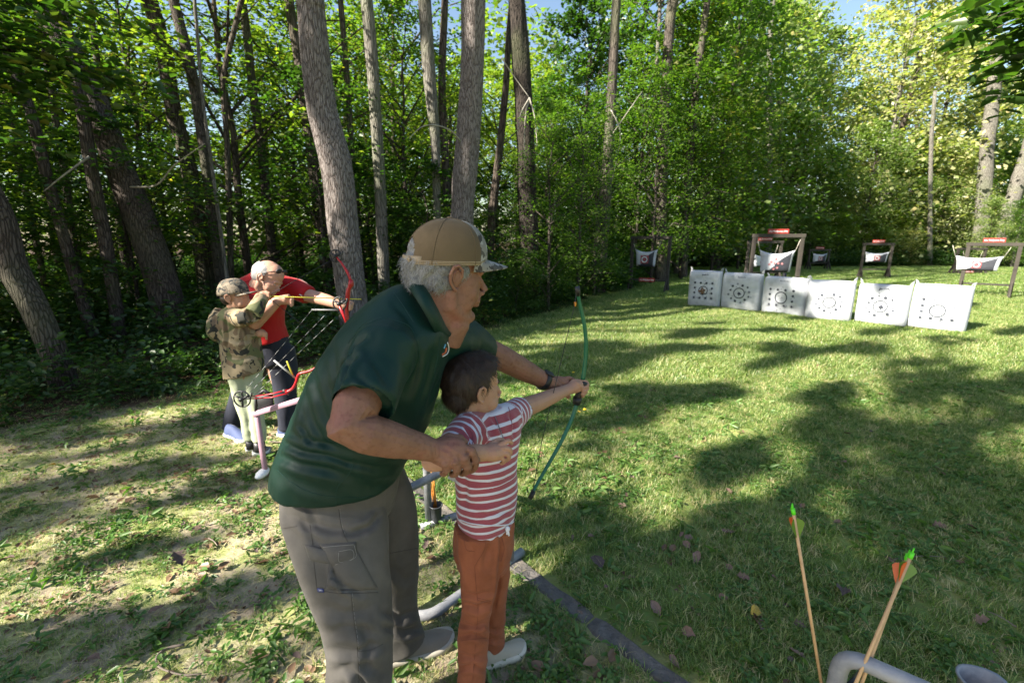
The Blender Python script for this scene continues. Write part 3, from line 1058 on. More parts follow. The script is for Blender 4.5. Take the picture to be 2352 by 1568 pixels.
# --- the far side of the clearing
big = [(1560, 20.5, 'green', .85), (1450, 21, 'green', .9), (1650, 24, 'green', 1.0), (1750, 31, 'lime', 1.15), (1850, 36, 'lime', 1.1), (1340, 19, 'shade', .8),
       (2010, 31, 'gold', 1.2), (2110, 33, 'gold', 1.12), (1930, 38, 'lime', .95), (2200, 34, 'lime', .9), (2330, 36, 'lime', .85), (1980, 29, 'lime', .62),
       (2290, 30.5, 'green', .55), (2150, 29.5, 'gold', .55), (1800, 29, 'green', .62), (1880, 29.5, 'green', .55), (1690, 28, 'lime', .7), (2070, 30, 'green', .6),
       (2400, 33, 'gold', .8), (2060, 40, 'gold', 1.35), (1700, 36, 'lime', 1.35), (1610, 30, 'green', 1.2), (2250, 44, 'lime', 1.1), (2268, 26.2, 'lime', .30), (2335, 26.0, 'green', .30)]
big = [(a_, b_, 'pale' if c_ == 'lime' else c_, d_) for a_, b_, c_, d_ in big]
far_lab = ['green tree rising behind the first white bag', 'green tree nearest the left wood beyond the first target frame', 'green tree above the second white bag', 'broad pale green tree above the gap between second and third white bags',
           'tall pale green tree above the fourth white bag', 'darkest green tree closing the far left corner of the clearing', 'big yellowing tree above the fifth white bag', 'big yellowing tree above the right end of the white bags',
           'slim pale green tree below the open patch of sky', 'pale green tree behind the pale sunlit trunks at right', 'pale green tree at the right picture edge', 'low pale green tree behind the frame of the fifth bag',
           'small green tree at the right edge below the hanging branch', 'small yellowing tree between the two rightmost frames', 'low green tree behind the big hanging bag', 'low green tree behind the farthest small frame',
           'pale green low tree behind the second white bag', 'low green tree under the big yellowing trees', 'yellowing tree cut off by the right picture edge', 'farthest yellowing tree filling the top right',
           'farthest pale green tree above the third white bag', 'tall green tree right of the slim leaning trunk', 'farthest pale green tree behind the right hand frame', 'small pale green tree at the foot of the pale sunlit trunk at right', 'small green tree at the foot of the trunk on the right picture edge']
for i, (px, Yd, lf, s_) in enumerate(big):
    g_ = P(px, 560, Yd)
    plant_tree('tall_tree', g_.x, Yd, 'big', [81, 82][i % 2], lf, 'brown' if i % 3 else 'pale', s_, rt.uniform(0, 6.28), far_lab[i], 'tree', 'trees beyond the clearing', s_ * rt.uniform(.95, 1.15))
for px, Yd, lf, s_ in ((1262, 9.9, 'green', .5), (1330, 11.4, 'green', .62), (1368, 12.6, 'green', .55), (1500, 16.2, 'green', .8), (1570, 17.8, 'green', .9), (1640, 20.4, 'lime', .95), (1460, 17.0, 'green', .95), (1700, 24.0, 'lime', .9)):
    g_ = P(px, 560, Yd)
    plant_tree('young_tree', g_.x, Yd, 'mid', 75 + int(px) % 2, lf, 'brown', s_, rt.uniform(0, 6.28), 'leafy young tree hiding the trunks left of the white bags', 'tree', 'leafy young trees left of the white bags', s_ * 1.15)
for i in range(26):
    x = rt.uniform(5, 40); y = float(edge_y(x)) + rt.uniform(.3, 2.2)
    plant_tree('shrub', x, y, 'low', rt.choice([71, 72]), rt.choice(['green', 'lime', 'gold', 'pale']), 'brown', rt.uniform(.9, 1.7), rt.uniform(0, 6.28),
               'bushy shrub at the foot of the trees beyond the target frames', 'shrub', 'shrubs beyond the target frames')

# --- the far wood that closes every gap
r = np.random.default_rng(3)
n = 52000
ang = r.random(n) * 2.5 - 1.25
rad = np.where(ang < .1, 30, 48) + 7 * r.random(n)
x = np.sin(ang) * rad; y = np.cos(ang) * rad
hmax = np.where(ang < .1, 12, 14) + 6 * vnoise(np.stack([x, y, 0 * x], 1), .12) - 6.5 * np.exp(-((ang - .60) / .045) ** 2)
z = (r.random(n) ** .85) * hmax
V, Fq = leafshape(n, .30 + .25 * r.random(n), .22 + .15 * r.random(n), np.stack([x, y, z], 1), rand_unit_up(r, n, .9), r.random(n) * 6.28, .1, False)
fw = link('far_wood', mk_np('far_wood', V, Fq, LEAF['lime']))
tag(fw, 'mass of sunlit foliage far behind the nearer trees', kind='stuff')
# ------------------------------------------------------------------ unseen trees added beside and behind the camera, leaf masses placed to cast shade
TANEL = math.tan(SUN_EL)


def up_sun(pt, z):
    """the point z metres up whose shadow falls on pt"""
    pt = Vector(pt); d = (z - pt.z) / TANEL
    return Vector((pt.x - SUN_AZ.x * d, pt.y - SUN_AZ.y * d, z))


ZK = 1.7
SHADE = [
    (G(150, 850), 2.2, .9, 7.0), (G(420, 860), 1.6, .55, 7.0), (G(-200, 900), 2.0, .8, 7.0), (G(640, 800), 1.6, .7, 7.5), (G(250, 930), 1.4, .35, 6.5), (G(1180, 720), 2.0, .5, 7.5),  # (point on the ground or in the air, half length along the sun, half width, height of the leaf mass)
    (G(120, 1120), 1.0, .20, 5.0), (G(-40, 1220), .5, .16, 5.2), (G(440, 1135), .42, .07, 4.6), (G(330, 1262), .26, .05, 4.4),
    (G(80, 960), 1.1, .5, 5.6), (G(330, 990), .9, .30, 5.8), (G(560, 1085), .3, .07, 5.2),
    (G(1390, 945), 1.0, .55, 6.4), (G(1450, 795), 1.8, .8, 7.0), (G(1955, 980), .9, .35, 6.2), (G(2150, 1075), .8, .30, 6.0),
    (G(1870, 822), 1.4, .45, 7.2), (G(2260, 850), 1.6, .5, 7.4), (G(1260, 860), 1.2, .6, 6.8), (G(1620, 900), .7, .25, 6.6),
    (G(1700, 1075), .5, .16, 6.2), (G(2280, 960), .8, .22, 6.6), (G(1560, 700), 1.8, .7, 7.8),
    (G(2120, 1290), .55, .22, 5.6), (G(2290, 1180), .6, .20, 5.6), (G(1700, 1330), .6, .30, 5.4), (G(2000, 1460), .8, .28, 5.2), (G(1500, 1450), .5, .16, 5.0),
    (Vector((-.10, 1.32, 1.28)), .30, .34, 4.8), (Vector((-.30, 1.05, 1.10)), .34, .20, 4.6), (Vector((.02, 1.5, .93)), .34, .24, 4.8), (Vector((-.12, 1.20, .72)), .22, .10, 4.6),
    (P(880, 700, 1.25), .18, .13, 4.7), (P(1255, 860, 1.7), .22, .10, 4.9), (P(560, 800, 3.1), .30, .12, 5.3), (P(640, 700, 3.5), .3, .16, 5.5),
    (P(1685, 670, 10.3), .75, 1.25, 8.0), (P(1800, 640, 9.6), .35, .25, 8.0), (P(1850, 700, 9.2), .3, .3, 8.0), (P(2020, 650, 8.4), .35, .16, 8.0), (P(1880, 640, 9), .25, .18, 8.0),
    (P(1490, 600, 13.8), 1.2, .9, 9.0),
]
rs = np.random.default_rng(77)
roots = [(-7.5, -3.6), (-12.0, 1.4), (-6.2, -6.0), (-10.4, 3.4), (-12.5, -6.0)]
groups = {i: [] for i in range(len(roots))}
rz_ = np.random.default_rng(12)


def leg_near(g0):
    for q in (Vector((-.62, 1.15, .45)), Vector((-.55, 1.12, .2)), Vector((-.08, 1.25, .4))):
        w = q - g0; w = w + LDIR * (-w.dot(LDIR))
        if w.length < .55: return True
    return False


for _ in range(46):
    px_, py_ = rz_.uniform(1150, 2400), rz_.uniform(700, 1500) ** 1.0
    g0 = G(px_, py_)
    sc_ = g0.y / 4
    if leg_near(g0): continue
    SHADE.append((g0, rz_.uniform(.10, .34) * (.6 + sc_), rz_.uniform(.04, .11) * (.6 + sc_), rz_.uniform(5, 7)))
for _ in range(4):
    g0 = G(rz_.uniform(-100, 620), rz_.uniform(1080, 1500))
    if leg_near(g0): continue
    SHADE.append((g0, rz_.uniform(.08, .22), rz_.uniform(.02, .05), rz_.uniform(4.5, 5.5)))
more = []
for pt, a, b_, z in SHADE:
    if b_ > .19 and pt.z < .1:
        s0 = Vector((SUN_AZ.x, SUN_AZ.y, 0)); s1 = Vector((-SUN_AZ.y, SUN_AZ.x, 0))
        for k in range(8):
            an = rz_.uniform(0, 6.28); rr_ = rz_.uniform(.25, 1.0)
            more.append((pt + s0 * (a * rr_ * math.cos(an)) + s1 * (b_ * rr_ * math.sin(an)), a * rz_.uniform(.22, .5), b_ * rz_.uniform(.18, .42), z + rz_.uniform(-.5, .5)))
    else: more.append((pt, a, b_, z))
for pt, a, b_, z in more:
    c = up_sun(pt, z * ZK)
    k = min(range(len(roots)), key=lambda i: (roots[i][0] - c.x) ** 2 + (roots[i][1] - c.y) ** 2)
    groups[k].append((c, a, b_))
lab5 = ['broad leafy tree standing behind and left of the shooters', 'tall leafy tree at the wood edge left of the clearing', 'spreading tree nearest behind the photographer on the left',
        'leafy tree at the corner where path and wood meet', 'tree farthest back on the left behind the shooters']
for gi_, cl in groups.items():
    if not cl: continue
    rx, ry = roots[gi_]
    t = empty('tree', (rx, ry, 0), 0, lab5[gi_], 'tree')
    mb = MB()
    zt = max(c.z for c, a, b_ in cl) + 1
    mb.tube([(rx, ry, -.1), (rx + .1, ry, zt * .35), (rx - .05, ry + .1, zt * .7), (rx, ry, zt + 1.5)], [.24, .19, .15, .05], 12)
    Vs, Fs_, off = [], [], 0
    for c, a, b_ in cl:
        st = Vector((rx, ry, c.z * .62))
        mb.tube([st, st.lerp(c, .5) + Vector((0, 0, .35)), c], [.03, .018, .008], 5, cap=False)
        n = int(620 * a * b_ / .15) + 60
        q = rs.normal(0, 1, (n, 3)); q /= np.linalg.norm(q, axis=1, keepdims=True); q *= (rs.random((n, 1)) ** .45)
        # seen from the sun the mass is a wide / b_ across
        along = np.array([SUN_AZ.x, SUN_AZ.y, 0]); side = np.array([-SUN_AZ.y, SUN_AZ.x, 0])
        pos = np.array(c) + q[:, :1] * along * a + q[:, 1:2] * side * b_ + q[:, 2:] * np.array([0, 0, .4 * min(a, .6)])
        pos += (.45 * b_ + .04) * np.stack([vnoise(pos + 3, 3), vnoise(pos + 9, 3), vnoise(pos, 3)], 1)
        Vl, Fl = leafshape(n, .085 + .04 * rs.random(n), .06 + .02 * rs.random(n), pos, rand_unit_up(rs, n, .6), rs.random(n) * 6.28, .12, False)
        Vs.append(Vl); Fs_.append(Fl + off); off += len(Vl)
    link('crown', mk_np('crown', np.concatenate(Vs), np.concatenate(Fs_), LEAF['green']), t)
    mb.build('trunk', BARK['brown'], t)

# --- the branch hanging into the upper right corner
t = empty('tree', (4.6, 1.7, 0), 0, 'tree at the right whose dark leafy branches hang into the upper right corner', 'tree')
mb = MB()
mb.tube([(4.6, 1.7, -.1), (4.65, 1.75, 1.5), (4.6, 1.8, 3.2), (4.5, 1.8, 6)], [.15, .12, .10, .04], 12)
Vs, Fs_, off = [], [], 0
tips = [(2215, 60, 3.4), (2260, 120, 3.3), (2300, 190, 3.2), (2330, 120, 3.1), (2290, 40, 3.0), (2340, 30, 3.4), (2380, 150, 3.3), (2400, 60, 3.2), (2350, 225, 3.3), (2250, 20, 3.6), (2400, 230, 3.1),
        (2330, 80, 3.6), (2290, 150, 3.55), (2230, 90, 3.25)]
for px, py, Yd in tips:
    e = P(px, py, Yd)
    st = Vector((4.55, 1.8, e.z + .1))
    mid = st.lerp(e, .55) + Vector((0, 0, .25))
    mb.tube([st, mid, e], [.02, .010, .003], 6, cap=False)
    n = 125
    tt = .50 + .5 * rs.random(n)
    A = np.array(st); Bm = np.array(mid); C_ = np.array(e)
    pos = ((1 - tt) ** 2)[:, None] * A + (2 * tt * (1 - tt))[:, None] * Bm + (tt ** 2)[:, None] * C_
    pos += rs.normal(0, 1, (n, 3)) * np.array([.10, .12, .05])
    Vl, Fl = leafshape(n, .095 + .05 * rs.random(n), .056 + .02 * rs.random(n), pos, rand_unit_up(rs, n, .55), math.pi + rs.normal(0, .9, n), .14, True)
    Vs.append(Vl); Fs_.append(Fl + off); off += len(Vl)
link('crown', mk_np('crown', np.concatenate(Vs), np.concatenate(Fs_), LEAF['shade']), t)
mb.build('trunk', BARK['brown'], t)

# --- dark low branches hanging into the upper left corner
t = empty('tree', (-6.4, 4.2, 0), 0, 'tree at the left whose dark low branches hang into the upper left corner', 'tree')
mb = MB()
mb.tube([(-6.4, 4.2, -.1), (-6.35, 4.25, 2.5), (-6.4, 4.3, 5), (-6.3, 4.3, 8)], [.14, .12, .09, .03], 12)
Vs, Fs_, off = [], [], 0
for px, py, Yd in [(30, 60, 4.6), (90, 110, 4.7), (150, 90, 4.8), (200, 150, 4.9), (260, 180, 5.0), (120, 190, 4.6), (40, 170, 4.4), (220, 60, 5.2), (300, 60, 5.4), (20, 250, 4.3), (330, 200, 5.2), (90, 20, 4.9), (400, 215, 5.4), (170, 240, 4.8), (60, 330, 4.3)]:
    e = P(px, py, Yd)
    st = Vector((-6.38, 4.25, e.z + .1)); mid = st.lerp(e, .55) + Vector((0, 0, .2))
    mb.tube([st, mid, e], [.022, .012, .003], 6, cap=False)
    n = 190
    tt = .30 + .70 * rs.random(n)
    A = np.array(st); Bm = np.array(mid); C_ = np.array(e)
    pos = ((1 - tt) ** 2)[:, None] * A + (2 * tt * (1 - tt))[:, None] * Bm + (tt ** 2)[:, None] * C_
    pos += rs.normal(0, 1, (n, 3)) * np.array([.20, .22, .07])
    Vl, Fl = leafshape(n, .085 + .05 * rs.random(n), .056 + .02 * rs.random(n), pos, rand_unit_up(rs, n, .5), rs.normal(0, 1.2, n), .14, True)
    Vs.append(Vl); Fs_.append(Fl + off); off += len(Vl)
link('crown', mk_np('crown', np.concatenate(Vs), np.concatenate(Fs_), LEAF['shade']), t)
mb.build('trunk', BARK['brown'], t)
# ------------------------------------------------------------------ range furniture
WOOD = simple('weathered_wood', (0.034, 0.028, 0.023), .85, .35, 6.0, .5, 60.0, dirt=(0.045, 0.04, 0.03), dirtscale=4)
TIMB = simple('grey_timber', (0.105, 0.096, 0.088), .9, .45, 16.0, .9, 70.0, dirt=(0.17, 0.145, 0.115), dirtscale=7)
BAGW = simple('white_woven_bag', (0.44, 0.455, 0.49), .8, .07, 4.0, .25, 30.0, dirt=(0.33, 0.34, 0.36), dirtscale=3)
INK = simple('black_ink', (0.045, 0.050, 0.065), .8, .2, 60)
INKS = simple('faded_ink', (0.16, 0.17, 0.20), .8, .2, 60)
REDS = simple('red_sign', (0.23, 0.026, 0.020), .5, .1, 5)
REDP = simple('red_print', (0.30, 0.07, 0.08), .6, .2, 30)
WHP = simple('white_print', (0.75, 0.75, 0.75), .6, .05, 5)
DKP = simple('dark_bag_panel', (0.030, 0.032, 0.042), .7, .2, 12)
ROPE = simple('rope', (0.45, 0.42, 0.36), .8, .2, 60)
BROWNH = simple('torn_filling', (0.16, 0.085, 0.04), .9, .4, 40, .8, 60)
GREY = simple('grey_painted_tube', (0.150, 0.157, 0.175), .34, .15, 8.0, .12, 90.0, .5, dirt=(0.26, 0.26, 0.27), dirtscale=14)
GREYL = simple('pale_grey_tube', (0.22, 0.225, 0.245), .45, .18, 8.0, .15, 90.0, .5, dirt=(0.30, 0.30, 0.31), dirtscale=14)
BLK = simple('black_plastic', (0.018, 0.018, 0.020), .45, .2, 20)
CUP = simple('dark_cup', (0.045, 0.048, 0.055), .4, .2, 20)
RED = simple('red_bow_paint', (0.36, 0.008, 0.014), .32, .08, 10, spec=.5)
GRN = simple('green_bow', (0.008, 0.115, 0.060), .32, .1, 10, spec=.5)
PINK = simple('pink_tube', (0.34, 0.21, 0.265), .5, .06, 10)
SHAFT = simple('wooden_arrow_shaft', (0.52, 0.33, 0.17), .5, .15, 30)
SHAFTO = simple('orange_arrow_shaft', (0.55, 0.20, 0.03), .4, .1, 30)
NEON = simple('bright_green_nock', (0.10, 0.62, 0.02), .4, .05, 10)
VANEO = leafmat('orange_vane', [(0.0, (0.66, 0.15, 0.045)), (1.0, (0.70, 0.17, 0.05))], .3)
VANEG = leafmat('green_vane', [(0.0, (0.14, 0.25, 0.03)), (1.0, (0.16, 0.28, 0.04))], .4)
YEL = simple('yellow_arrow', (0.62, 0.55, 0.05), .4, .1, 30)
STRW = simple('pale_string', (0.28, 0.28, 0.28), .6, .1, 30)

_txt = {}


def text_mesh(s, mat, size=1.0, depth=.01):
    key = (s, mat.name)
    if key in _txt: return _txt[key]
    cu = bpy.data.curves.new('lettering', 'FONT'); cu.body = s; cu.size = size; cu.extrude = depth
    cu.align_x = 'CENTER'; cu.align_y = 'CENTER'
    o = bpy.data.objects.new('lettering', cu); COL.objects.link(o)
    dg = bpy.context.evaluated_depsgraph_get()
    me = bpy.data.meshes.new_from_object(o.evaluated_get(dg))
    bpy.data.objects.remove(o)
    me.materials.clear(); me.materials.append(mat)
    _txt[key] = me
    return me


# --- timber edging the shooting line
A0, A1 = Vector((.557, 1.34, 0)), Vector((.03, 1.91, 0))
dl = (A1 - A0).normalized(); pl_ = Vector((-dl.y, dl.x, 0))
for (s0, s1, lab) in ((-1.3, .335, 'grey weathered timber edging the shooting line in the lower right foreground'), (.345, 2.75, 'grey weathered timber edging running behind the striped boy')):
    mb = MB()
    a = A0 + dl * s0; b_ = A0 + dl * s1
    ns = int((s1 - s0) / .04)
    rings = []
    for i in range(ns + 1):
        c = a.lerp(b_, i / ns)
        w = .043 + .004 * math.sin(i * .7) + random.uniform(-.002, .002); z1 = .016 + random.uniform(-.002, .002)
        if i in (0, ns): w -= .006; z1 -= .005
        rings.append([c + pl_ * w + Vector((0, 0, -.08)), c + pl_ * w + Vector((0, 0, z1 - .01)), c + pl_ * (w - .010) + Vector((0, 0, z1)), c + Vector((0, 0, z1 - .002 + random.uniform(-.0015, .0015))),
                      c - pl_ * (w - .010) + Vector((0, 0, z1)), c - pl_ * w + Vector((0, 0, z1 - .01)), c - pl_ * w + Vector((0, 0, -.08))])
    mb.rings(rings)
    o = mb.build('landscape_timber', TIMB, None, smooth=False)
    set_origin(o, (a + b_) / 2)
    tag(o, lab, 'timber', 'timbers edging the shooting line')

# --- the six white bags standing in a row
bagpx = [((1577, 703), (1647, 709), 620, 'white bag target with a brown torn bullseye at the left end of the row', 1),
         ((1652, 708), (1737, 717), 625, 'white bag target second from the left with a small dark hole in its ring', 2),
         ((1744, 718), (1837, 731), 633, 'white bag target third from the left with square rows of grey dots', 3),
         ((1847, 733), (1951, 742), 642, 'white bag target between the third bag and the one with a white torn bullseye', 4),
         ((1958, 740), (2074, 753), 650, 'white bag target with a torn white bullseye beside the largest looking bag', 5),
         ((2081, 752), (2211, 767), 650, 'brightest white bag target at the right end of the row', 6)]


def bag_mesh(w, h, d, seed, ears=True):
    """pillow like sack: local x across, y depth (front is -y), z up"""
    nx_, nz_ = 30, 30
    def fr(u, v, s):
        e = (1 - abs(u) ** 4) * (1 - abs(v) ** 4)
        y = s * d / 2 * (e ** .20 if e > 0 else 0)
        q = np.array([[u * 2.1 + seed * 7, v * 2.1, s + seed]])
        y += s * .012 * float(vnoise(q, 1.6)[0]) * e
        q2 = np.array([[u * 1.3 + seed, v * 6.5 + u * 1.2, s + seed * 3]])
        y += s * .007 * (1 - 2 * abs(float(vnoise(q2, 1.3)[0]))) * min(1, e * 2)
        x = u * w / 2 * (1 + .018 * (1 - v * v)) ; z = h / 2 + v * h / 2 * (1 + .012 * (1 - u * u)) - .012 * abs(u) ** 6 * (v > 0) * v
        return (x, y, z)
    V, Fs = [], []
    us = [math.sin(math.pi / 2 * (i / nx_ * 2 - 1)) * .35 + .65 * (i / nx_ * 2 - 1) for i in range(nx_ + 1)]
    for s in (-1, 1):
        b0 = len(V)
        for j in range(nz_ + 1):
            for i in range(nx_ + 1):
                V.append(fr(us[i], us[j], s))
        for j in range(nz_):
            for i in range(nx_):
                q = [b0 + j * (nx_ + 1) + i, b0 + j * (nx_ + 1) + i + 1, b0 + (j + 1) * (nx_ + 1) + i + 1, b0 + (j + 1) * (nx_ + 1) + i]
                Fs.append(q if s < 0 else q[::-1])
    return V, Fs, fr


def disc(mb, fr, w, h, cx, cz, r0, r1, s=-1, n=20, off=.009):
    """ring or dot printed on the front of a bag"""
    rings = []
    for r_ in (r0, r1):
        ring = []
        for k in range(n):
            a = 2 * math.pi * k / n
            x, z = cx + r_ * math.cos(a), cz + r_ * math.sin(a)
            u, v = x / (w / 2), (z - h / 2) / (h / 2)
            p = fr(max(-.97, min(.97, u)), max(-.97, min(.97, v)), s)
            ring.append((x, p[1] + s * off, z))
        rings.append(ring)
    b = len(mb.v)
    if r0 <= 0:
        mb.v.append(rings[0][0]); mb.v += rings[1]
        for k in range(n): mb.f.append((b, b + 1 + (k + 1) % n, b + 1 + k)); mb.m.append(mb.cur)
    else:
        mb.v += rings[0] + rings[1]
        for k in range(n): mb.f.append((b + k, b + (k + 1) % n, b + n + (k + 1) % n, b + n + k)); mb.m.append(mb.cur)


for (l, r_, ty, lab, bi) in bagpx:
    a, b_ = G(*l), G(*r_)
    w = (b_ - a).length; mid = (a + b_) / 2
    zt = P(l[0], ty, a.y).z
    h = zt * .99
    rz = math.atan2(b_.y - a.y, b_.x - a.x)
    nrm = Vector((math.sin(rz), -math.cos(rz), 0))
    d = .32; w *= 1.03
    t = empty('target_bag', mid - nrm * d / 2, rz, lab, 'archery target', 'white bag targets in a row')
    V, Fs, fr = bag_mesh(w, h, d, bi)
    link('sack', mk('sack', V, Fs, BAGW), t, world=False)
    # carrying loops on the upper corners
    for sx in (-1, 1):
        mb = MB()
        x0 = sx * w * .475
        mb.tube([(x0 - sx * .03, 0, h * .985), (x0 - sx * .012, -.01, h + .035), (x0 + sx * .018, 0, h + .055 + .012 * (bi % 3)), (x0 + sx * .012, .01, h + .02), (x0, 0, h * .97)], [.012, .014, .016, .012, .010], 6, flat=.5)
        link('loop', mb.mesh('loop', BAGW), t, world=False)
    mb = MB(); cz = h * (.47 if bi < 6 else .44); R0 = .135 * w
    mb.cur = 0
    disc(mb, fr, w, h, 0, cz, R0 * .90, R0 * 1.08, n=36)
    rr2 = random.Random(bi)
    if bi in (1, 3, 6):
        xs = [-.30, -.12, .06, .24]
        for j, zz in enumerate((.80, .60, .40, .20)):
            for i, xx in enumerate((-.27, -.09, .09, .27)):
                if j in (1, 2) and i in (1, 2): continue
                strong = (bi == 1) or (bi == 3) or (j == 3 or i == 0)
                mb.cur = 0 if strong else 1
                disc(mb, fr, w, h, xx * w, h * (zz * .68 + .13), 0, .026 if strong else .020, n=10)
                if j == 3 or (bi == 6 and i == 0):
                    mb.cur = 1; disc(mb, fr, w, h, xx * w, h * (zz * .68 + .13), .040, .045, n=16)
    else:
        for k in range(12):
            an = k * math.pi / 6 + .2
            rad_ = w * (.26 + .02 * math.sin(k * 2.3))
            mb.cur = 0 if k % 3 else 1
            disc(mb, fr, w, h, rad_ * math.cos(an), cz + rad_ * .92 * math.sin(an), 0, .021 if k % 2 else .028, n=10)
            if bi == 5 and math.sin(an) < 0 and k % 2 == 0:
                mb.cur = 1; disc(mb, fr, w, h, rad_ * math.cos(an), cz + rad_ * .92 * math.sin(an), .038, .043, n=16)
    for k in range(16):
        an = rr2.uniform(0, 6.28); rad_ = w * rr2.uniform(.16, .33)
        mb.cur = 1; disc(mb, fr, w, h, rad_ * math.cos(an), cz + rad_ * math.sin(an), 0, .011, n=6)
    for k in range(9):   # arrow holes in the bullseye
        an = rr2.uniform(0, 6.28); rad_ = R0 * rr2.uniform(0, .6)
        mb.cur = 1; disc(mb, fr, w, h, rad_ * math.cos(an), cz + rad_ * math.sin(an), 0, .008, n=6)
    # the maker's mark: a small scribbled word above the dots
    if bi < 6:
        mb.cur = 0 if bi != 2 else 1
        x = -.10 * w
        for k in range(7):
            x += .030 * w
            hh = .030 if k not in (0, 3, 5) else .055
            u = x / (w / 2)
            y = fr(u, .80, -1)[1] - .004
            V_ = [(x - .006, y, h * .89 - hh * .5), (x + .006, y, h * .89 - hh * .5), (x + .012, y, h * .89 + hh * .5), (x, y, h * .89 + hh * .5)]
            mb.add(V_, [(0, 1, 2, 3)])
            V_ = [(x, y, h * .885 - .006), (x + .03 * w, y, h * .89 - .006), (x + .03 * w, y, h * .89 + .004), (x, y, h * .885 + .006)]
            if k < 6: mb.add(V_, [(0, 1, 2, 3)])
    link('print', mb.mesh('print', mats=[INK, INKS], smooth=False), t, world=False)
    if bi in (1, 2, 5):
        mb = MB()
        for k in range(40 if bi == 1 else 14):
            an = rr2.uniform(0, 6.28); rad_ = rr2.uniform(0, .075 if bi == 1 else .03)
            x, z = (-.03 * w if bi == 1 else .01) + rad_ * math.cos(an), cz + rad_ * 1.1 * math.sin(an) - .01
            y = fr(x / (w / 2), (z - h / 2) / (h / 2), -1)[1] - .008
            mb.ell((x, y, z), (.016, .010, .014), n=6, m=4)
        link('torn_filling', mb.mesh('torn_filling', BROWNH if bi == 1 else INK), t, world=False)

# --- wooden frames with hanging bag targets


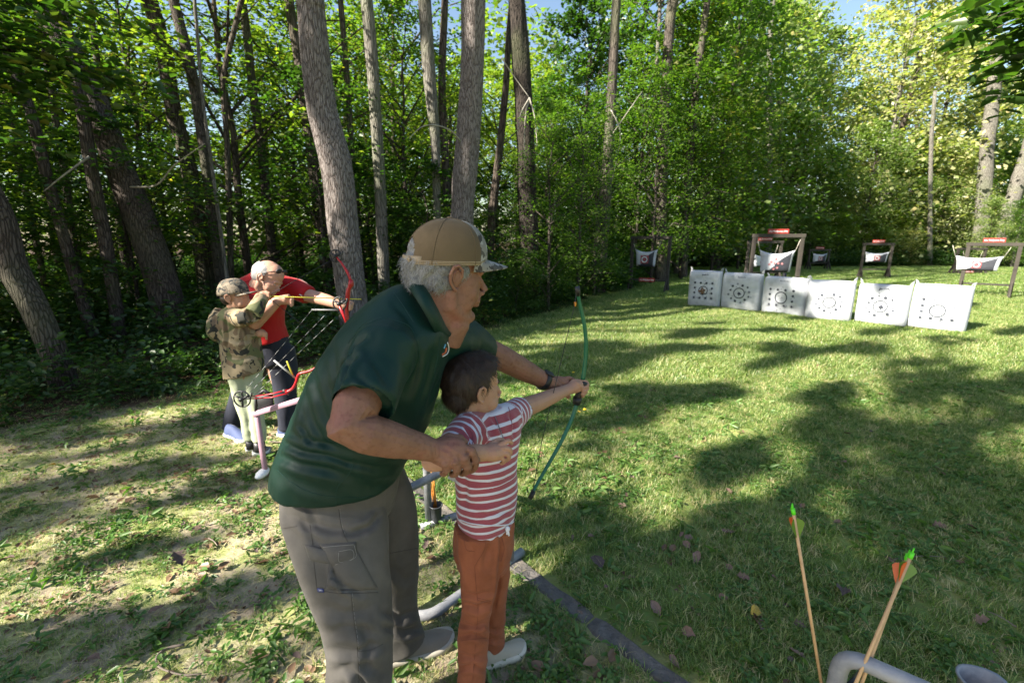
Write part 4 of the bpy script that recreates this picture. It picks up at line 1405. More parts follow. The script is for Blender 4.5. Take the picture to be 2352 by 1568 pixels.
def frame(lb, rb, ztop, sign, lab, bag_lab, bag_rect, Yb, num, low=.36, post=.085, gone=()):
    """lb, rb: feet on the ground; bag_rect in picture pixels"""
    a, b_ = Vector((lb.x, lb.y, 0)), Vector((rb.x, rb.y, 0))
    mid = (a + b_) / 2; w = (b_ - a).length; rz = math.atan2(b_.y - a.y, b_.x - a.x)
    t = empty('target_stand', mid, rz, lab, 'target frame', 'wooden frames with hanging targets')
    def loc(name, mb, mat, par=t, smooth=False, mats=None):
        return link(name, mb.mesh(name, mat, mats, smooth), par, world=False)
    for sx in (-1, 1):
        x = sx * w / 2
        mb = MB(); mb.bar((x, 0, -.1), (x, 0, ztop), post, post, (0, 1, 0), .004); loc('post', mb, WOOD)
        mb = MB(); mb.bar((x, -.30, .022), (x, .30, .022), .09, .045, (0, 0, 1), .004); loc('foot', mb, WOOD)
        for sy in (-1, 1):
            mb = MB(); mb.bar((x, sy * .26, .05), (x, sy * .045, .44), .085, .035, (1, 0, 0), .003); loc('brace', mb, WOOD)
    mb = MB(); mb.bar((-w / 2 - .06, 0, ztop + .047), (w / 2 + .06, 0, ztop + .047), .10, .09, (0, 0, 1), .004); loc('beam', mb, WOOD)
    mb = MB(); mb.bar((-w / 2 + .045, 0, low), (w / 2 - .045, 0, low), .04, .13, (0, 1, 0), .004); loc('lower_rail', mb, WOOD)
    sw = .44 * w
    if sign == 'top': sx0, sz = -.02 * w, ztop + .155
    else: sx0, sz = -.03 * w, low + .01
    if sign:
        mb = MB(); mb.box((sx0, -.062 if sign == 'low' else -.02, sz), (sw, .012, .12), None, .003); so = loc('sign', mb, REDS)
        m_ = text_mesh('Use Fieldpoints Only', WHP)
        tx = link('lettering', m_, so, world=False)
        s_ = sw / 9.6
        tx.scale = (s_, s_ * 1.25, s_); tx.rotation_euler = (R(90), 0, 0); tx.location = (sx0, (-.062 if sign == 'low' else -.02) - .0085, sz)
    # hanging bag
    x0, y0, x1, y1 = bag_rect
    tl, br = P(x0, y0, Yb), P(x1, y1, Yb)
    bw, bh = (br.x - tl.x) * .92, tl.z - br.z
    cx = ((tl.x + br.x) / 2 - mid.x) / max(.3, math.cos(rz)) * 1.0
    bt = empty('hanging_bag', (mid.x + cx * math.cos(rz), mid.y + cx * math.sin(rz), br.z), rz, bag_lab, 'archery target', 'bag targets hung in wooden frames')
    nx_, nz_ = 22, 18
    def fr(u, v, s):
        e = (1 - abs(u) ** 4) * (1 - abs(v) ** 4)
        y = s * .10 * (e ** .5 if e > 0 else 0)
        k = 1 + .13 * max(0, v) ** 1.5 - .06 * max(0, -v)
        x = u * bw / 2 * k
        z = bh / 2 + v * bh / 2
        if v > 0: z -= (1 - u * u) * .17 * bh * v ** 2
        else: z += u * u * .03 * bh * v * v
        return (x, y, z)
    V, Fs, fm = [], [], []
    us = [i / nx_ * 2 - 1 for i in range(nx_ + 1)]; vs = [j / nz_ * 2 - 1 for j in range(nz_ + 1)]
    for s in (-1, 1):
        b0 = len(V)
        for v in vs:
            for u in us: V.append(fr(u, v, s))
        for j in range(nz_):
            for i in range(nx_):
                q = [b0 + j * (nx_ + 1) + i, b0 + j * (nx_ + 1) + i + 1, b0 + (j + 1) * (nx_ + 1) + i + 1, b0 + (j + 1) * (nx_ + 1) + i]
                uc, vc = (us[i] + us[i + 1]) / 2, (vs[j] + vs[j + 1]) / 2
                dk = (uc > vc * .75 + .02 + .05) and abs(uc) < .90 and s < 0 and uc < .86
                dk = dk or (vc < -.80 and s < 0 and -.75 < uc < .86)
                Fs.append(q if s < 0 else q[::-1]); fm.append(1 if dk else 0)
    link('sack', mk('sack', V, Fs, mats=[BAGW, DKP], fmat=fm), bt, world=False)
    mb = MB()
    def dsc(cx_, cz_, r0, r1, m_, n=18, off=.004):
        mb.cur = m_
        disc(mb, lambda u, v, s: fr(u, v, s), bw, bh, cx_, cz_, r0, r1, -1, n, off)
    if num != 'x':
        dsc(-.02 * bw, bh * .42, 0, .24 * bh, 2, off=.004); dsc(-.02 * bw, bh * .42, .10 * bh, .20 * bh, 1, off=.006); dsc(-.02 * bw, bh * .42, .125 * bh, .17 * bh, 0, off=.008)
        for k in range(4):
            an = math.pi / 4 + k * math.pi / 2
            dsc(-.02 * bw + .23 * bh * math.cos(an), bh * .42 + .23 * bh * math.sin(an), 0, .07 * bh, 2, off=.007)
    else:
        for (dx_, dz_) in ((0, 0), (.16, .0), (.32, -.02), (.05, .18), (-.12, .05), (.14, -.2), (.0, -.26), (-.2, -.05)):
            dsc(-.10 * bw + dx_ * bh, bh * .42 + dz_ * bh, 0, .050 * bh, 2, off=.004); dsc(-.10 * bw + dx_ * bh, bh * .42 + dz_ * bh, .012, .026 * bh, 0, n=10, off=.006)
    pr = link('print', mb.mesh('print', mats=[WHP, INK, REDP], smooth=False), bt, world=False)
    for sx in (-1, 1):
        mb = MB(); tip = fr(sx, 1, -1)
        mb.tube([(tip[0], 0, tip[2] - .02), (tip[0] + sx * .10 - cx * 0, 0, ztop + .02 - br.z)], .006, 5)
        link('rope', mb.mesh('rope', ROPE), bt, world=False)


frame(G(1447, 668), G(1530, 673), 1.56, 'low', 'brown wooden target frame nearest the left wood with its red sign on the lower rail', 'small hanging bag target in the frame nearest the left wood', (1462, 572, 1509, 613), 13.8, 'o')
frame(Vector((P(1727, 600, 11.9).x, 11.9, 0)), Vector((P(1836, 600, 11.7).x, 11.7, 0)), 1.60, 'top', 'large grey wooden target frame standing right behind the third white bag', 'large hanging bag target with a black half and red dots behind the third white bag', (1752, 574, 1818, 626), 11.75, 'x', post=.085)
frame(Vector((P(1716, 600, 17).x, 17.0, 0)), Vector((P(1790, 600, 17).x, 17.0, 0)), 1.42, 'top', 'dark wooden target frame partly hidden behind the large grey one', 'hanging bag target half hidden behind the black and white bag with red dots', (1732, 584, 1775, 613), 17.0, 'x')
frame(Vector((P(1857, 600, 24).x, 24.0, 0)), Vector((P(1902, 600, 24).x, 24.0, 0)), .98, 'top', 'farthest and smallest wooden target frame at the back of the clearing', 'tiny hanging bag target in the farthest frame', (1868, 581, 1897, 602), 24.0, 'o', post=.07)
frame(Vector((P(1980, 600, 19).x, 19.0, 0)), Vector((P(2044, 600, 18.7).x, 18.7, 0)), 1.33, 'top', 'wooden target frame behind the gap between the fourth and fifth white bags', 'hanging bag target in the frame behind the fifth white bag', (1995, 578, 2036, 603), 18.8, 'o')
frame(Vector((P(2218, 600, 12.9).x, 12.9, 0)), G(2316, 686), 1.38, 'top', 'dark wooden target frame right of the row of white bags', 'grey and black hanging bag target in the frame right of the white bags', (2238, 588, 2308, 624), 12.4, 'o')
frame(Vector((P(2196, 600, 21).x, 21.0, 0)), Vector((P(2258, 600, 21).x, 21.0, 0)), 1.10, 'low', 'far wooden frame glimpsed through the dark frame at the right', 'small white hanging target glimpsed through the dark frame at the right', (2214, 594, 2244, 616), 21.0, 'o', low=.12)

# a stub of black post under the big hanging bag
mb = MB(); mb.tube([(P(1801, 640, 13.2).x, 13.2, -.1), (P(1801, 640, 13.2).x, 13.2, .62)], .05, 8)
o = mb.build('post', BLK); set_origin(o, (P(1801, 640, 13.2).x, 13.2, 0)); tag(o, 'short black post behind the big hanging bag target', 'post')


# --- tube racks on the shooting line
def bend(pts, r, n=5):
    """polyline with rounded corners"""
    pts = [Vector(p) for p in pts]; out = [pts[0]]
    for i in range(1, len(pts) - 1):
        a, b_, c = pts[i - 1], pts[i], pts[i + 1]
        r1 = min(r, (a - b_).length * .45, (c - b_).length * .45)
        p0 = b_ + (a - b_).normalized() * r1; p2 = b_ + (c - b_).normalized() * r1
        for k in range(n + 1):
            t_ = k / n
            out.append(p0 * (1 - t_) ** 2 + b_ * 2 * t_ * (1 - t_) + p2 * t_ * t_)
    out.append(pts[-1]); return out


def cup(parent, c, r, h, mat, lip=.006, spout=False, world=True):
    mb = MB(); n = 20
    prof = [(r * .82, 0), (r * .9, h * .3), (r, h), (r + lip, h + .002), (r + lip, h + .007), (r - .002, h + .005), (r * .88, h * .3), (r * .80, .006)]
    rings = []
    for (rr_, z) in prof:
        ring = []
        for k in range(n):
            a = 2 * math.pi * k / n; q = rr_
            if spout: q *= 1 + .30 * math.exp(-((a - .2) / .6) ** 2) * (z / h) ** 2 if a < 3.2 else 1 + .30 * math.exp(-((a - 6.48) / .6) ** 2) * (z / h) ** 2
            ring.append(Vector(c) + Vector((q * math.cos(a), q * math.sin(a), z)))
        rings.append(ring)
    mb.rings(rings)
    return mb.build('arrow_cup', mat, parent)


tr_ = .0205
hd = Vector((.82, -.57, 0)).normalized()      # the hoops' direction
# rack behind the boy
rk = empty('bow_rack', (-.35, 2.1, 0), 0, 'dark grey tube bow rack standing between the green shirted man and the striped boy', 'bow rack', 'grey tube bow racks')
mb = MB(); p0 = Vector((-.462, 2.25, .02))
mb.tube(bend([p0, p0 + Vector((0, 0, .40)), p0 + Vector((0, 0, .40)) + hd * .55, p0 + hd * .55], .07), tr_, 12); mb.build('hoop', GREY, rk)
mb = MB(); q0 = Vector((-.62, 1.80, .40))
mb.tube(bend([q0 + Vector((0, 0, -.38)), q0, Vector((-.20, 2.26, .415)), Vector((-.20, 2.26, .02))], .07), tr_, 12); mb.build('top_rail', GREY, rk)
mb = MB(); mb.tube(bend([Vector((-.50, 2.20, .02)), Vector((-.10, 2.44, .02))], .05), tr_, 12); mb.build('foot_rail', GREYL, rk)
mb = MB(); mb.tube(bend([Vector((-.52, 1.66, .30)), Vector((-.44, 1.60, .022)), Vector((-.34, 1.60, .022)), Vector((.05, 2.00, .022))], .09), tr_ * 1.1, 12); mb.build('foot_rail', GREYL, rk)
mb = MB(); c0 = G(1003, 1205); cup(rk, c0 + Vector((0, 0, .004)), .032, .115, CUP)
mb = MB(); mb.box(c0 + Vector((.05, -.02, .004)), (.16, .10, .010), Matrix.Rotation(.7, 3, 'Z'), .003); mb.build('base_plate', CUP, rk)


def arrow(tail, tip, mat, label, nock=NEON, r=.0042, roll=0.0, vane=True, group='arrows standing in the racks', L0=.056, colors=None):
    tail, tip = Vector(tail), Vector(tip)
    d = (tip - tail).normalized()
    u = d.orthogonal().normalized(); v = d.cross(u)
    t = empty('arrow', tail, 0, label, 'arrow', group)
    mb = MB(); mb.tube([tail + d * .022, tip], r, 10); mb.build('shaft', mat, t)
    mb = MB(); mb.tube([tail + d * .030, tail + d * .012], [r * 1.25, r * 1.3], 10)
    for s in (-1, 1): mb.tube([tail + d * .014 + u * s * r * .75, tail + u * s * r * .85], [r * .55, r * .4], 6)
    mb.build('nock', nock, t)
    if vane:
        for k in range(3):
            a = roll + k * 2 * math.pi / 3
            w = u * math.cos(a) + v * math.sin(a)
            V = []
            prof = [(0, .2), (.10, .75), (.25, 1.0), (.5, .72), (.75, .38), (1, .02)]
            th = w.cross(d) * .0004
            for (f, hh) in prof:
                V += [tail + d * (.042 + L0 * f) + w * r * .8 + th, tail + d * (.042 + L0 * f) + w * (r + .019 * hh) + th]
            V += [q - th * 2 for q in V]
            Fs = []
            m2 = len(prof)
            for i in range(m2 - 1):
                Fs += [(2 * i, 2 * i + 1, 2 * i + 3, 2 * i + 2), (2 * m2 + 2 * i, 2 * m2 + 2 * i + 2, 2 * m2 + 2 * i + 3, 2 * m2 + 2 * i + 1)]
            m_ = mk('vane', V, Fs, (colors or [VANEO, VANEG, VANEG])[k], False)
            link('vane', m_, t)
    return t


for k, (ax, ay) in enumerate(((982, 1052), (988, 1056), (992, 1050))):
    arrow(P(ax, ay, 2.36 - .02 * k), c0 + Vector((.004 * k - .004, .006 * (k - 1), .02)), SHAFTO,
          ['orange arrow leaning left in the cup behind the boy', 'middle orange arrow in the cup behind the boy', 'right hand orange arrow in the cup behind the boy'][k], BLK, .0036, k, False)

# rack in the lower right corner
rk = empty('bow_rack', (1.2, 1.0, 0), 0, 'pale grey tube bow rack cut off by the lower right corner', 'bow rack', 'grey tube bow racks')
p0 = Vector((.900, 1.030, .02)); h2 = Vector((.80, -.60, 0)).normalized()
mb = MB(); mb.tube(bend([p0, p0 + Vector((.008, .004, .422)), p0 + Vector((0, 0, .422)) + h2 * .60, p0 + h2 * .60], .055), .0215, 16); mb.build('hoop', GREYL, rk)
cup(rk, Vector((1.352, 1.065, .19)), .049, .115, GREYL, spout=True)
mb = MB(); mb.tube([Vector((1.352, 1.065, .20)), Vector((1.352, .95, .20)), Vector((1.30, .80, .10))], .012, 8); mb.build('bracket', GREY, rk)
cup(rk, Vector((.905, 1.035, .30)), .017, .07, GREYL, .003)
cup(rk, Vector((.86, .93, .01)), .045, .12, CUP)
mb = MB(); mb.tube([Vector((.945, 1.035, .33)), Vector((1.03, 1.10, .30))], .008, 8); mb.build('bracket', BLK, rk)
arrow(P(1819, 1157, 1.12), Vector((.905, 1.045, .22)), SHAFT, 'single wooden arrow with orange and green vanes standing left of the lower right rack', r=.0043, roll=2.2)
a2 = P(2100, 1258, 1.06); 
arrow(a2, P(1952, 1600, .975) + (P(1952, 1600, .975) - a2).normalized() * .22, SHAFT, 'front one of two wooden arrows leaning right inside the corner rack', r=.0043, roll=.4)
a3 = P(2090, 1262, 1.075)
arrow(a3, P(1968, 1600, .985) + (P(1968, 1600, .985) - a3).normalized() * .22, SHAFT, 'rear one of two wooden arrows leaning right inside the corner rack', r=.0043, roll=1.5)

# pink stand with the resting bow
rk = empty('bow_stand', (-1.62, 2.8, 0), 0, 'pink tube bow stand with a black bracket behind the green shirted man', 'bow stand')
a = P(589, 947, 2.8); f_ = G(611, 1092)
mb = MB(); mb.bar(f_, a, .028, .028, (0, 1, 0), .004); mb.build('leg', PINK, rk)
mb = MB(); mb.bar(a + Vector((-.015, 0, -.01)), P(700, 915, 2.62), .034, .034, (0, 0, 1), .004); mb.build('top_rail', PINK, rk)
mb = MB(); mb.bar(P(700, 915, 2.62), Vector((P(700, 915, 2.62).x, 2.6, 0)), .034, .034, (0, 1, 0), .004); mb.build('leg', PINK, rk)
mb = MB(); mb.ell(f_ + Vector((-.01, -.02, .03)), (.035, .07, .025), n=14, m=8); mb.build('foot', WHP, rk)
mb = MB(); mb.bar(P(588, 945, 2.78), P(588, 912, 2.78), .012, .02, (0, 1, 0), .002)
b0 = P(610, 925, 2.78); mb.box(b0, (.105, .02, .115), None, .008); mb.tube([b0 + Vector((-.045, 0, .05)), b0 + Vector((0, 0, .085)), b0 + Vector((.045, 0, .05))], .012, 8)
mb.build('bracket', BLK, rk)


def wheel(parent, c, r, nrm, name='cam_wheel'):
    c = Vector(c); n_ = Vector(nrm).normalized(); u = n_.orthogonal().normalized(); v = n_.cross(u)
    mb = MB()
    mb.tube([c + (u * math.cos(a) + v * math.sin(a)) * r for a in np.linspace(0, 2 * math.pi, 25)[:-1]], .0052, 6, closed=True)
    for a in (0.3, 2.4, 4.4): mb.tube([c, c + (u * math.cos(a) + v * math.sin(a)) * r], .007, 6)
    mb.tube([c + (u * math.cos(a) + v * math.sin(a)) * r * .6 + u * r * .9 for a in np.linspace(.5, 4.5, 12)], .006, 6)
    mb.tube([c - n_ * .02, c + n_ * .02], .012, 8)
    return mb.build(name, BLK, parent)


# resting compound bow
bw = empty('compound_bow', P(620, 908, 2.66), 0, 'red compound bow resting on the pink stand with its wheel hanging out left', 'bow', 'red compound bows')
Yb = 2.66
for o_ in (-4, 4):
    mb = MB(); mb.tube([P(556, 914 + o_ * .3, Yb - .02), P(590, 912 + o_ * .7, Yb), P(625, 908 + o_, Yb), P(661, 899 + o_, Yb)], [.005, .0065, .0075, .008], 8, flat=.6); mb.build('limb', RED, bw)
mb = MB(); mb.tube(spline([P(658, 900, Yb), P(672, 892, Yb), P(681, 876, Yb), P(688, 858, Yb), P(715, 850, Yb), P(765, 818, Yb), P(802, 775, Yb), P(800, 745, Yb)], 24), .0125, 8, flat=.7); mb.build('riser', RED, bw)
mb = MB(); mb.tube([P(800, 750, Yb), P(790, 725, Yb), P(779, 700, Yb)], .009, 8); mb.build('limb', RED, bw)
wheel(bw, P(556, 916, Yb - .03), .050, (0, 1, 0)); wheel(bw, P(780, 697, Yb), .038, (0, 1, 0))
mb = MB(); mb.tube([P(650, 895, Yb), P(665, 905, Yb + .01)], .010, 8); mb.build('clamp', BLK, bw)
mb = MB(); mb.tube([P(716, 711, Yb), P(776, 712, Yb)], .005, 6); mb.build('axle_rod', STRW, bw)
for (a_, b2, nm) in (((566, 893), (717, 711), 0), ((575, 900), (745, 725), 0), ((590, 902), (765, 735), 0)):
    A_, B_ = P(*a_, Yb - .02), P(*b2, Yb - .02)
    for k in range(20):
        mb = MB() if k == 0 else mb
        mb.cur = k % 2
        mb.tube([A_.lerp(B_, k / 20), A_.lerp(B_, (k + 1) / 20)], .0015, 5)
    mb.build('string', None, bw, mats=[BLK, STRW])
mb = MB(); mb.tube([P(629, 827, Yb - .03), P(680, 869, Yb)], .006, 6); mb.build('cable_guard', STRW, bw)
mb = MB(); mb.tube([P(659, 829, Yb - .03), P(674, 866, Yb)], .005, 6); mb.build('sling', YEL, bw)

# upright compound bow held by the pair
bw = empty('compound_bow', P(800, 690, 3.22), 0, 'upright red compound bow held at arm\'s length in front of the grey tree trunk', 'bow', 'red compound bows')
Yb = 3.22
mb = MB(); mb.tube(spline([P(773, 590, Yb), P(786, 606, Yb), P(799, 627, Yb), P(806, 645, Yb)], 10), [.010] * 5 + [.013] * 5, 8, flat=.7); mb.build('limb', RED, bw)
mb = MB(); mb.tube(spline([P(806, 642, Yb), P(806, 655, Yb), P(801, 664, Yb), P(799, 680, Yb), P(797, 702, Yb), P(797, 730, Yb), P(801, 745, Yb)], 20),
                   [.020, .026, .030, .030, .026, .022, .024, .026, .026, .026, .024, .022, .02, .02, .02, .02, .022, .022, .02, .016], 8, flat=.6); mb.build('riser', RED, bw)
mb = MB(); mb.tube(spline([P(801, 745, Yb), P(796, 765, Yb), P(782, 790, Yb), P(770, 805, Yb)], 8), .010, 8); mb.build('limb', RED, bw)
wheel(bw, P(771, 588, Yb), .042, (.1, 1, 0)); wheel(bw, P(768, 808, Yb), .042, (.1, 1, 0))
mb = MB()
for q in ((770, 592), (768, 805)): mb.tube([P(*q, Yb), P(614, 681, 3.06)], .0018, 5)
mb.build('string', BLK, bw)
arrow(P(611, 680, 3.05), P(830, 687, 3.26), YEL, 'yellow arrow drawn on the upright red compound bow', YEL, .0032, 0, False, 'arrows on the bows')

# green bow of the boy
bw = empty('recurve_bow', P(1330, 895, 1.79), 0, 'green kids bow with black grip held out by the striped boy', 'bow')
bp_ = [(1327, 672, 1.71), (1332, 700, 1.73), (1341, 740, 1.75), (1346, 785, 1.77), (1344, 830, 1.785), (1338, 876, 1.79)]
sp = spline([P(*q) for q in bp_], 24); mb = MB(); mb.tube([Vector(p) for p in sp], list(np.linspace(.0065, .0092, 24)), 10, flat=.55, up=(0, 1, 0)); mb.build('limb', GRN, bw)
bp_ = [(1325, 925, 1.79), (1314, 960, 1.775), (1291, 1010, 1.74), (1262, 1062, 1.70), (1237, 1105, 1.66), (1222, 1132, 1.63)]
sp = spline([P(*q) for q in bp_], 24); mb = MB(); mb.tube([Vector(p) for p in sp], list(np.linspace(.0092, .0065, 24)), 10, flat=.55, up=(0, 1, 0)); mb.build('limb', GRN, bw)
mb = MB(); mb.tube([P(1338, 874, 1.79), P(1334, 892, 1.79), P(1330, 905, 1.79), P(1324, 928, 1.79)], [.014, .013, .0155, .0150], 12)
mb.tube([P(1339, 875, 1.79), P(1338, 879, 1.79), P(1337, 884, 1.79)], [.020, .024, .019], 14); mb.tube([P(1327, 912, 1.79), P(1324, 926, 1.79)], [.019, .018], 12); mb.build('grip', BLK, bw)
for q in (((1326, 660, 1.70), (1328, 678, 1.715)), ((1226, 1127, 1.636), (1217, 1145, 1.62))):
    mb = MB(); mb.tube([P(*q[0]), P(*q[1])], [.010, .009], 8); mb.build('tip_cap', BLK, bw)
mb = MB(); mb.box(P(1321, 698, 1.70), (.008, .008, .018), None, .002); mb.build('string_knot', simple('orange_thread', (.8, .30, .02), .6), bw)
mb = MB(); mb.tube([P(1323, 676, 1.69), P(1320, 700, 1.69), P(1245, 1010, 1.62), P(1223, 1130, 1.61)], .0014, 5); mb.build('string', BLK, bw)
# ------------------------------------------------------------------ people
from mathutils.bvhtree import BVHTree


def skinmat(name, a, b_, c, freckle=.25):
    m, nt, out = newmat(name)
    L = nt.links.new
    tc = nd(nt, 'ShaderNodeTexCoord')
    n1 = nd(nt, 'ShaderNodeTexNoise', i_Scale=14.0, i_Detail=4.0, i_Roughness=.6); L(tc.outputs['Object'], n1.inputs['Vector'])
    n2 = nd(nt, 'ShaderNodeTexNoise', i_Scale=95.0, i_Detail=4.0); L(tc.outputs['Object'], n2.inputs['Vector'])
    r1 = ramp(nt, [(.28, a), (.52, b_), (.75, c)]); L(n1.outputs['Fac'], r1.inputs['Fac'])
    r2 = ramp(nt, [(.52, (1, 1, 1)), (.68, (1 - freckle, 1 - freckle * 1.3, 1 - freckle * 1.4))]); L(n2.outputs['Fac'], r2.inputs['Fac'])
    col = mix(nt, 1.0, r1.outputs['Color'], r2.outputs['Color'], 'MULTIPLY')
    b = nd(nt, 'ShaderNodeBsdfPrincipled'); b.inputs['Roughness'].default_value = .58; b.inputs['Specular IOR Level'].default_value = .30
    b.inputs['Subsurface Weight'].default_value = .08; b.inputs['Subsurface Radius'].default_value = (1, .35, .2); b.inputs['Subsurface Scale'].default_value = .008
    L(col, b.inputs['Base Color'])
    bp = nd(nt, 'ShaderNodeBump', i_Strength=.6, i_Distance=.0018); L(n2.outputs['Fac'], bp.inputs['Height']); L(bp.outputs['Normal'], b.inputs['Normal'])
    L(b.outputs[0], out.inputs['Surface'])
    return m


def clothmat(name, col, weave=900.0, sheen=.3, rough=.8, var=.08, bump=.12, worn=None, spec=.25):
    m, nt, out = newmat(name)
    L = nt.links.new
    tc = nd(nt, 'ShaderNodeTexCoord')
    n1 = nd(nt, 'ShaderNodeTexNoise', i_Scale=9.0, i_Detail=5.0, i_Roughness=.65); L(tc.outputs['Object'], n1.inputs['Vector'])
    n2 = nd(nt, 'ShaderNodeTexNoise', i_Scale=weave, i_Detail=1.0); L(tc.outputs['Object'], n2.inputs['Vector'])
    n3 = nd(nt, 'ShaderNodeTexNoise', i_Scale=45.0, i_Detail=4.0); L(tc.outputs['Object'], n3.inputs['Vector'])
    lo = tuple(x * (1 - var) for x in col); hi = worn or tuple(min(1, x * (1 + var)) for x in col)
    r1 = ramp(nt, [(.3, lo), (.72, hi)]); L(n1.outputs['Fac'], r1.inputs['Fac'])
    b = nd(nt, 'ShaderNodeBsdfPrincipled'); b.inputs['Roughness'].default_value = rough; b.inputs['Specular IOR Level'].default_value = spec
    b.inputs['Sheen Weight'].default_value = sheen; b.inputs['Sheen Roughness'].default_value = .35
    L(r1.outputs['Color'], b.inputs['Base Color'])
    hm = mix(nt, .5, n2.outputs['Fac'], n3.outputs['Fac'])
    bp = nd(nt, 'ShaderNodeBump', i_Strength=bump * 3, i_Distance=.0016); L(hm, bp.inputs['Height']); L(bp.outputs['Normal'], b.inputs['Normal'])
    L(b.outputs[0], out.inputs['Surface'])
    return m


def camomat(name, cols, scale=7.0, rough=.85):
    m, nt, out = newmat(name)
    L = nt.links.new
    tc = nd(nt, 'ShaderNodeTexCoord')
    cur = cols[0]
    for i, c in enumerate(cols[1:]):
        mp = nd(nt, 'ShaderNodeMapping'); mp.inputs['Location'].default_value = (i * 3.7, i * 1.9, i * 5.1)
        L(tc.outputs['Object'], mp.inputs['Vector'])
        n = nd(nt, 'ShaderNodeTexNoise', i_Scale=scale * (1 + .35 * i), i_Detail=2.5, i_Roughness=.45, i_Distortion=.6); L(mp.outputs[0], n.inputs['Vector'])
        rp = ramp(nt, [(0, (0, 0, 0)), (.535 + .022 * i, (1, 1, 1))], 'CONSTANT'); L(n.outputs['Fac'], rp.inputs['Fac'])
        cur = mix(nt, rp.outputs['Color'], cur, c)
    b = nd(nt, 'ShaderNodeBsdfPrincipled'); b.inputs['Roughness'].default_value = rough; b.inputs['Specular IOR Level'].default_value = .2
    L(cur, b.inputs['Base Color']); L(b.outputs[0], out.inputs['Surface'])
    return m


SKIN_A = skinmat('weathered_skin', (0.170, 0.080, 0.053), (0.215, 0.106, 0.071), (0.235, 0.094, 0.071), .19)
SKIN_B = skinmat('child_skin', (0.34, 0.185, 0.120), (0.38, 0.215, 0.142), (0.39, 0.200, 0.138), .04)
SKIN_C = skinmat('fair_skin', (0.38, 0.20, 0.14), (0.43, 0.24, 0.17), (0.44, 0.22, 0.16), .10)
HAIR_G = simple('grey_hair', (0.15, 0.148, 0.147), .5, .35, 60, .3, 400)
HAIR_S = simple('grey_hair_strand', (0.27, 0.268, 0.265), .45, .3, 40)
HAIR_D = simple('dark_brown_hair', (0.020, 0.012, 0.008), .48, .3, 50, .3, 300)
EYEW = simple('eye_white', (0.7, 0.68, 0.66), .2, .03)
SHIRT = clothmat('green_polo', (0.0015, 0.021, 0.0140), 1100, .03, .52, .10, .06, spec=.28)
STITCH = simple('seam_thread', (0.003, 0.032, 0.024), .7, .05)
PANTS = clothmat('grey_brown_trousers', (0.083, 0.076, 0.069), 800, .08, .88, .08, .14, (0.118, 0.109, 0.100))
PSEAM = simple('trouser_seam', (0.062, 0.055, 0.048), .9, .1)
PLITE = simple('trouser_thread', (0.25, 0.235, 0.215), .9, .1)
RUST = clothmat('rust_trousers', (0.245, 0.076, 0.034), 800, .08, .88, .12, .2, (0.33, 0.108, 0.052))
RSEAM = simple('rust_seam', (0.17, 0.048, 0.022), .9, .1)
CAPM = clothmat('tan_mesh_cap', (0.105, 0.074, 0.040), 500, .1, .8, .12, .3)
CAPC = camomat('camo_brim', [(0.20, 0.19, 0.17), (0.085, 0.08, 0.07), (0.30, 0.29, 0.27), (0.05, 0.045, 0.04)], 26)
CAPS = simple('tan_cap_strap', (0.25, 0.19, 0.12), .6, .08)
SHOE = clothmat('taupe_shoe', (0.26, 0.22, 0.175), 600, .2, .8, .1, .2)
SOLE = simple('pale_sole', (0.46, 0.42, 0.35), .6, .1, 20)
LACE = simple('shoe_lace', (0.13, 0.11, 0.09), .8, .1)
SHOEB = clothmat('cream_shoe', (0.40, 0.35, 0.27), 600, .2, .8, .08, .2)
REDT = clothmat('red_shirt', (0.36, 0.007, 0.009), 600, .2, .7, .1, .06)
NAVY = clothmat('navy_trousers', (0.018, 0.020, 0.032), 600, .1, .85, .1, .06)
SAGE = clothmat('sage_trousers', (0.33, 0.36, 0.24), 600, .1, .85, .1, .06)
CAMO = camomat('camo_jacket', [(0.27, 0.215, 0.135), (0.11, 0.115, 0.055), (0.155, 0.11, 0.07), (0.030, 0.030, 0.026)], 8.5)
CAMOC = camomat('camo_cap', [(0.20, 0.165, 0.125), (0.085, 0.08, 0.065), (0.13, 0.10, 0.075), (0.035, 0.035, 0.035)], 22)
BLUES = clothmat('blue_shoe', (0.055, 0.075, 0.16), 600, .1, .7, .1, .1)
GREYS = clothmat('grey_shoe', (0.20, 0.19, 0.18), 600, .1, .7, .1, .1)
WHS = simple('white_sole', (0.72, 0.72, 0.70), .5, .05)


def proj(V):
    V = np.asarray(V)
    y, z = V[:, 1], V[:, 2] - H
    zc = y * CP - z * SP
    yc = -(z * CP + y * SP)
    return np.stack([1176 + F * V[:, 0] / zc, 784 + F * yc / zc, zc], 1)


def facing(sk):
    N = sk.normals()
    v = np.array([0, 0, H]) - sk.V
    v /= np.linalg.norm(v, axis=1, keepdims=True)
    return (N * v).sum(1)


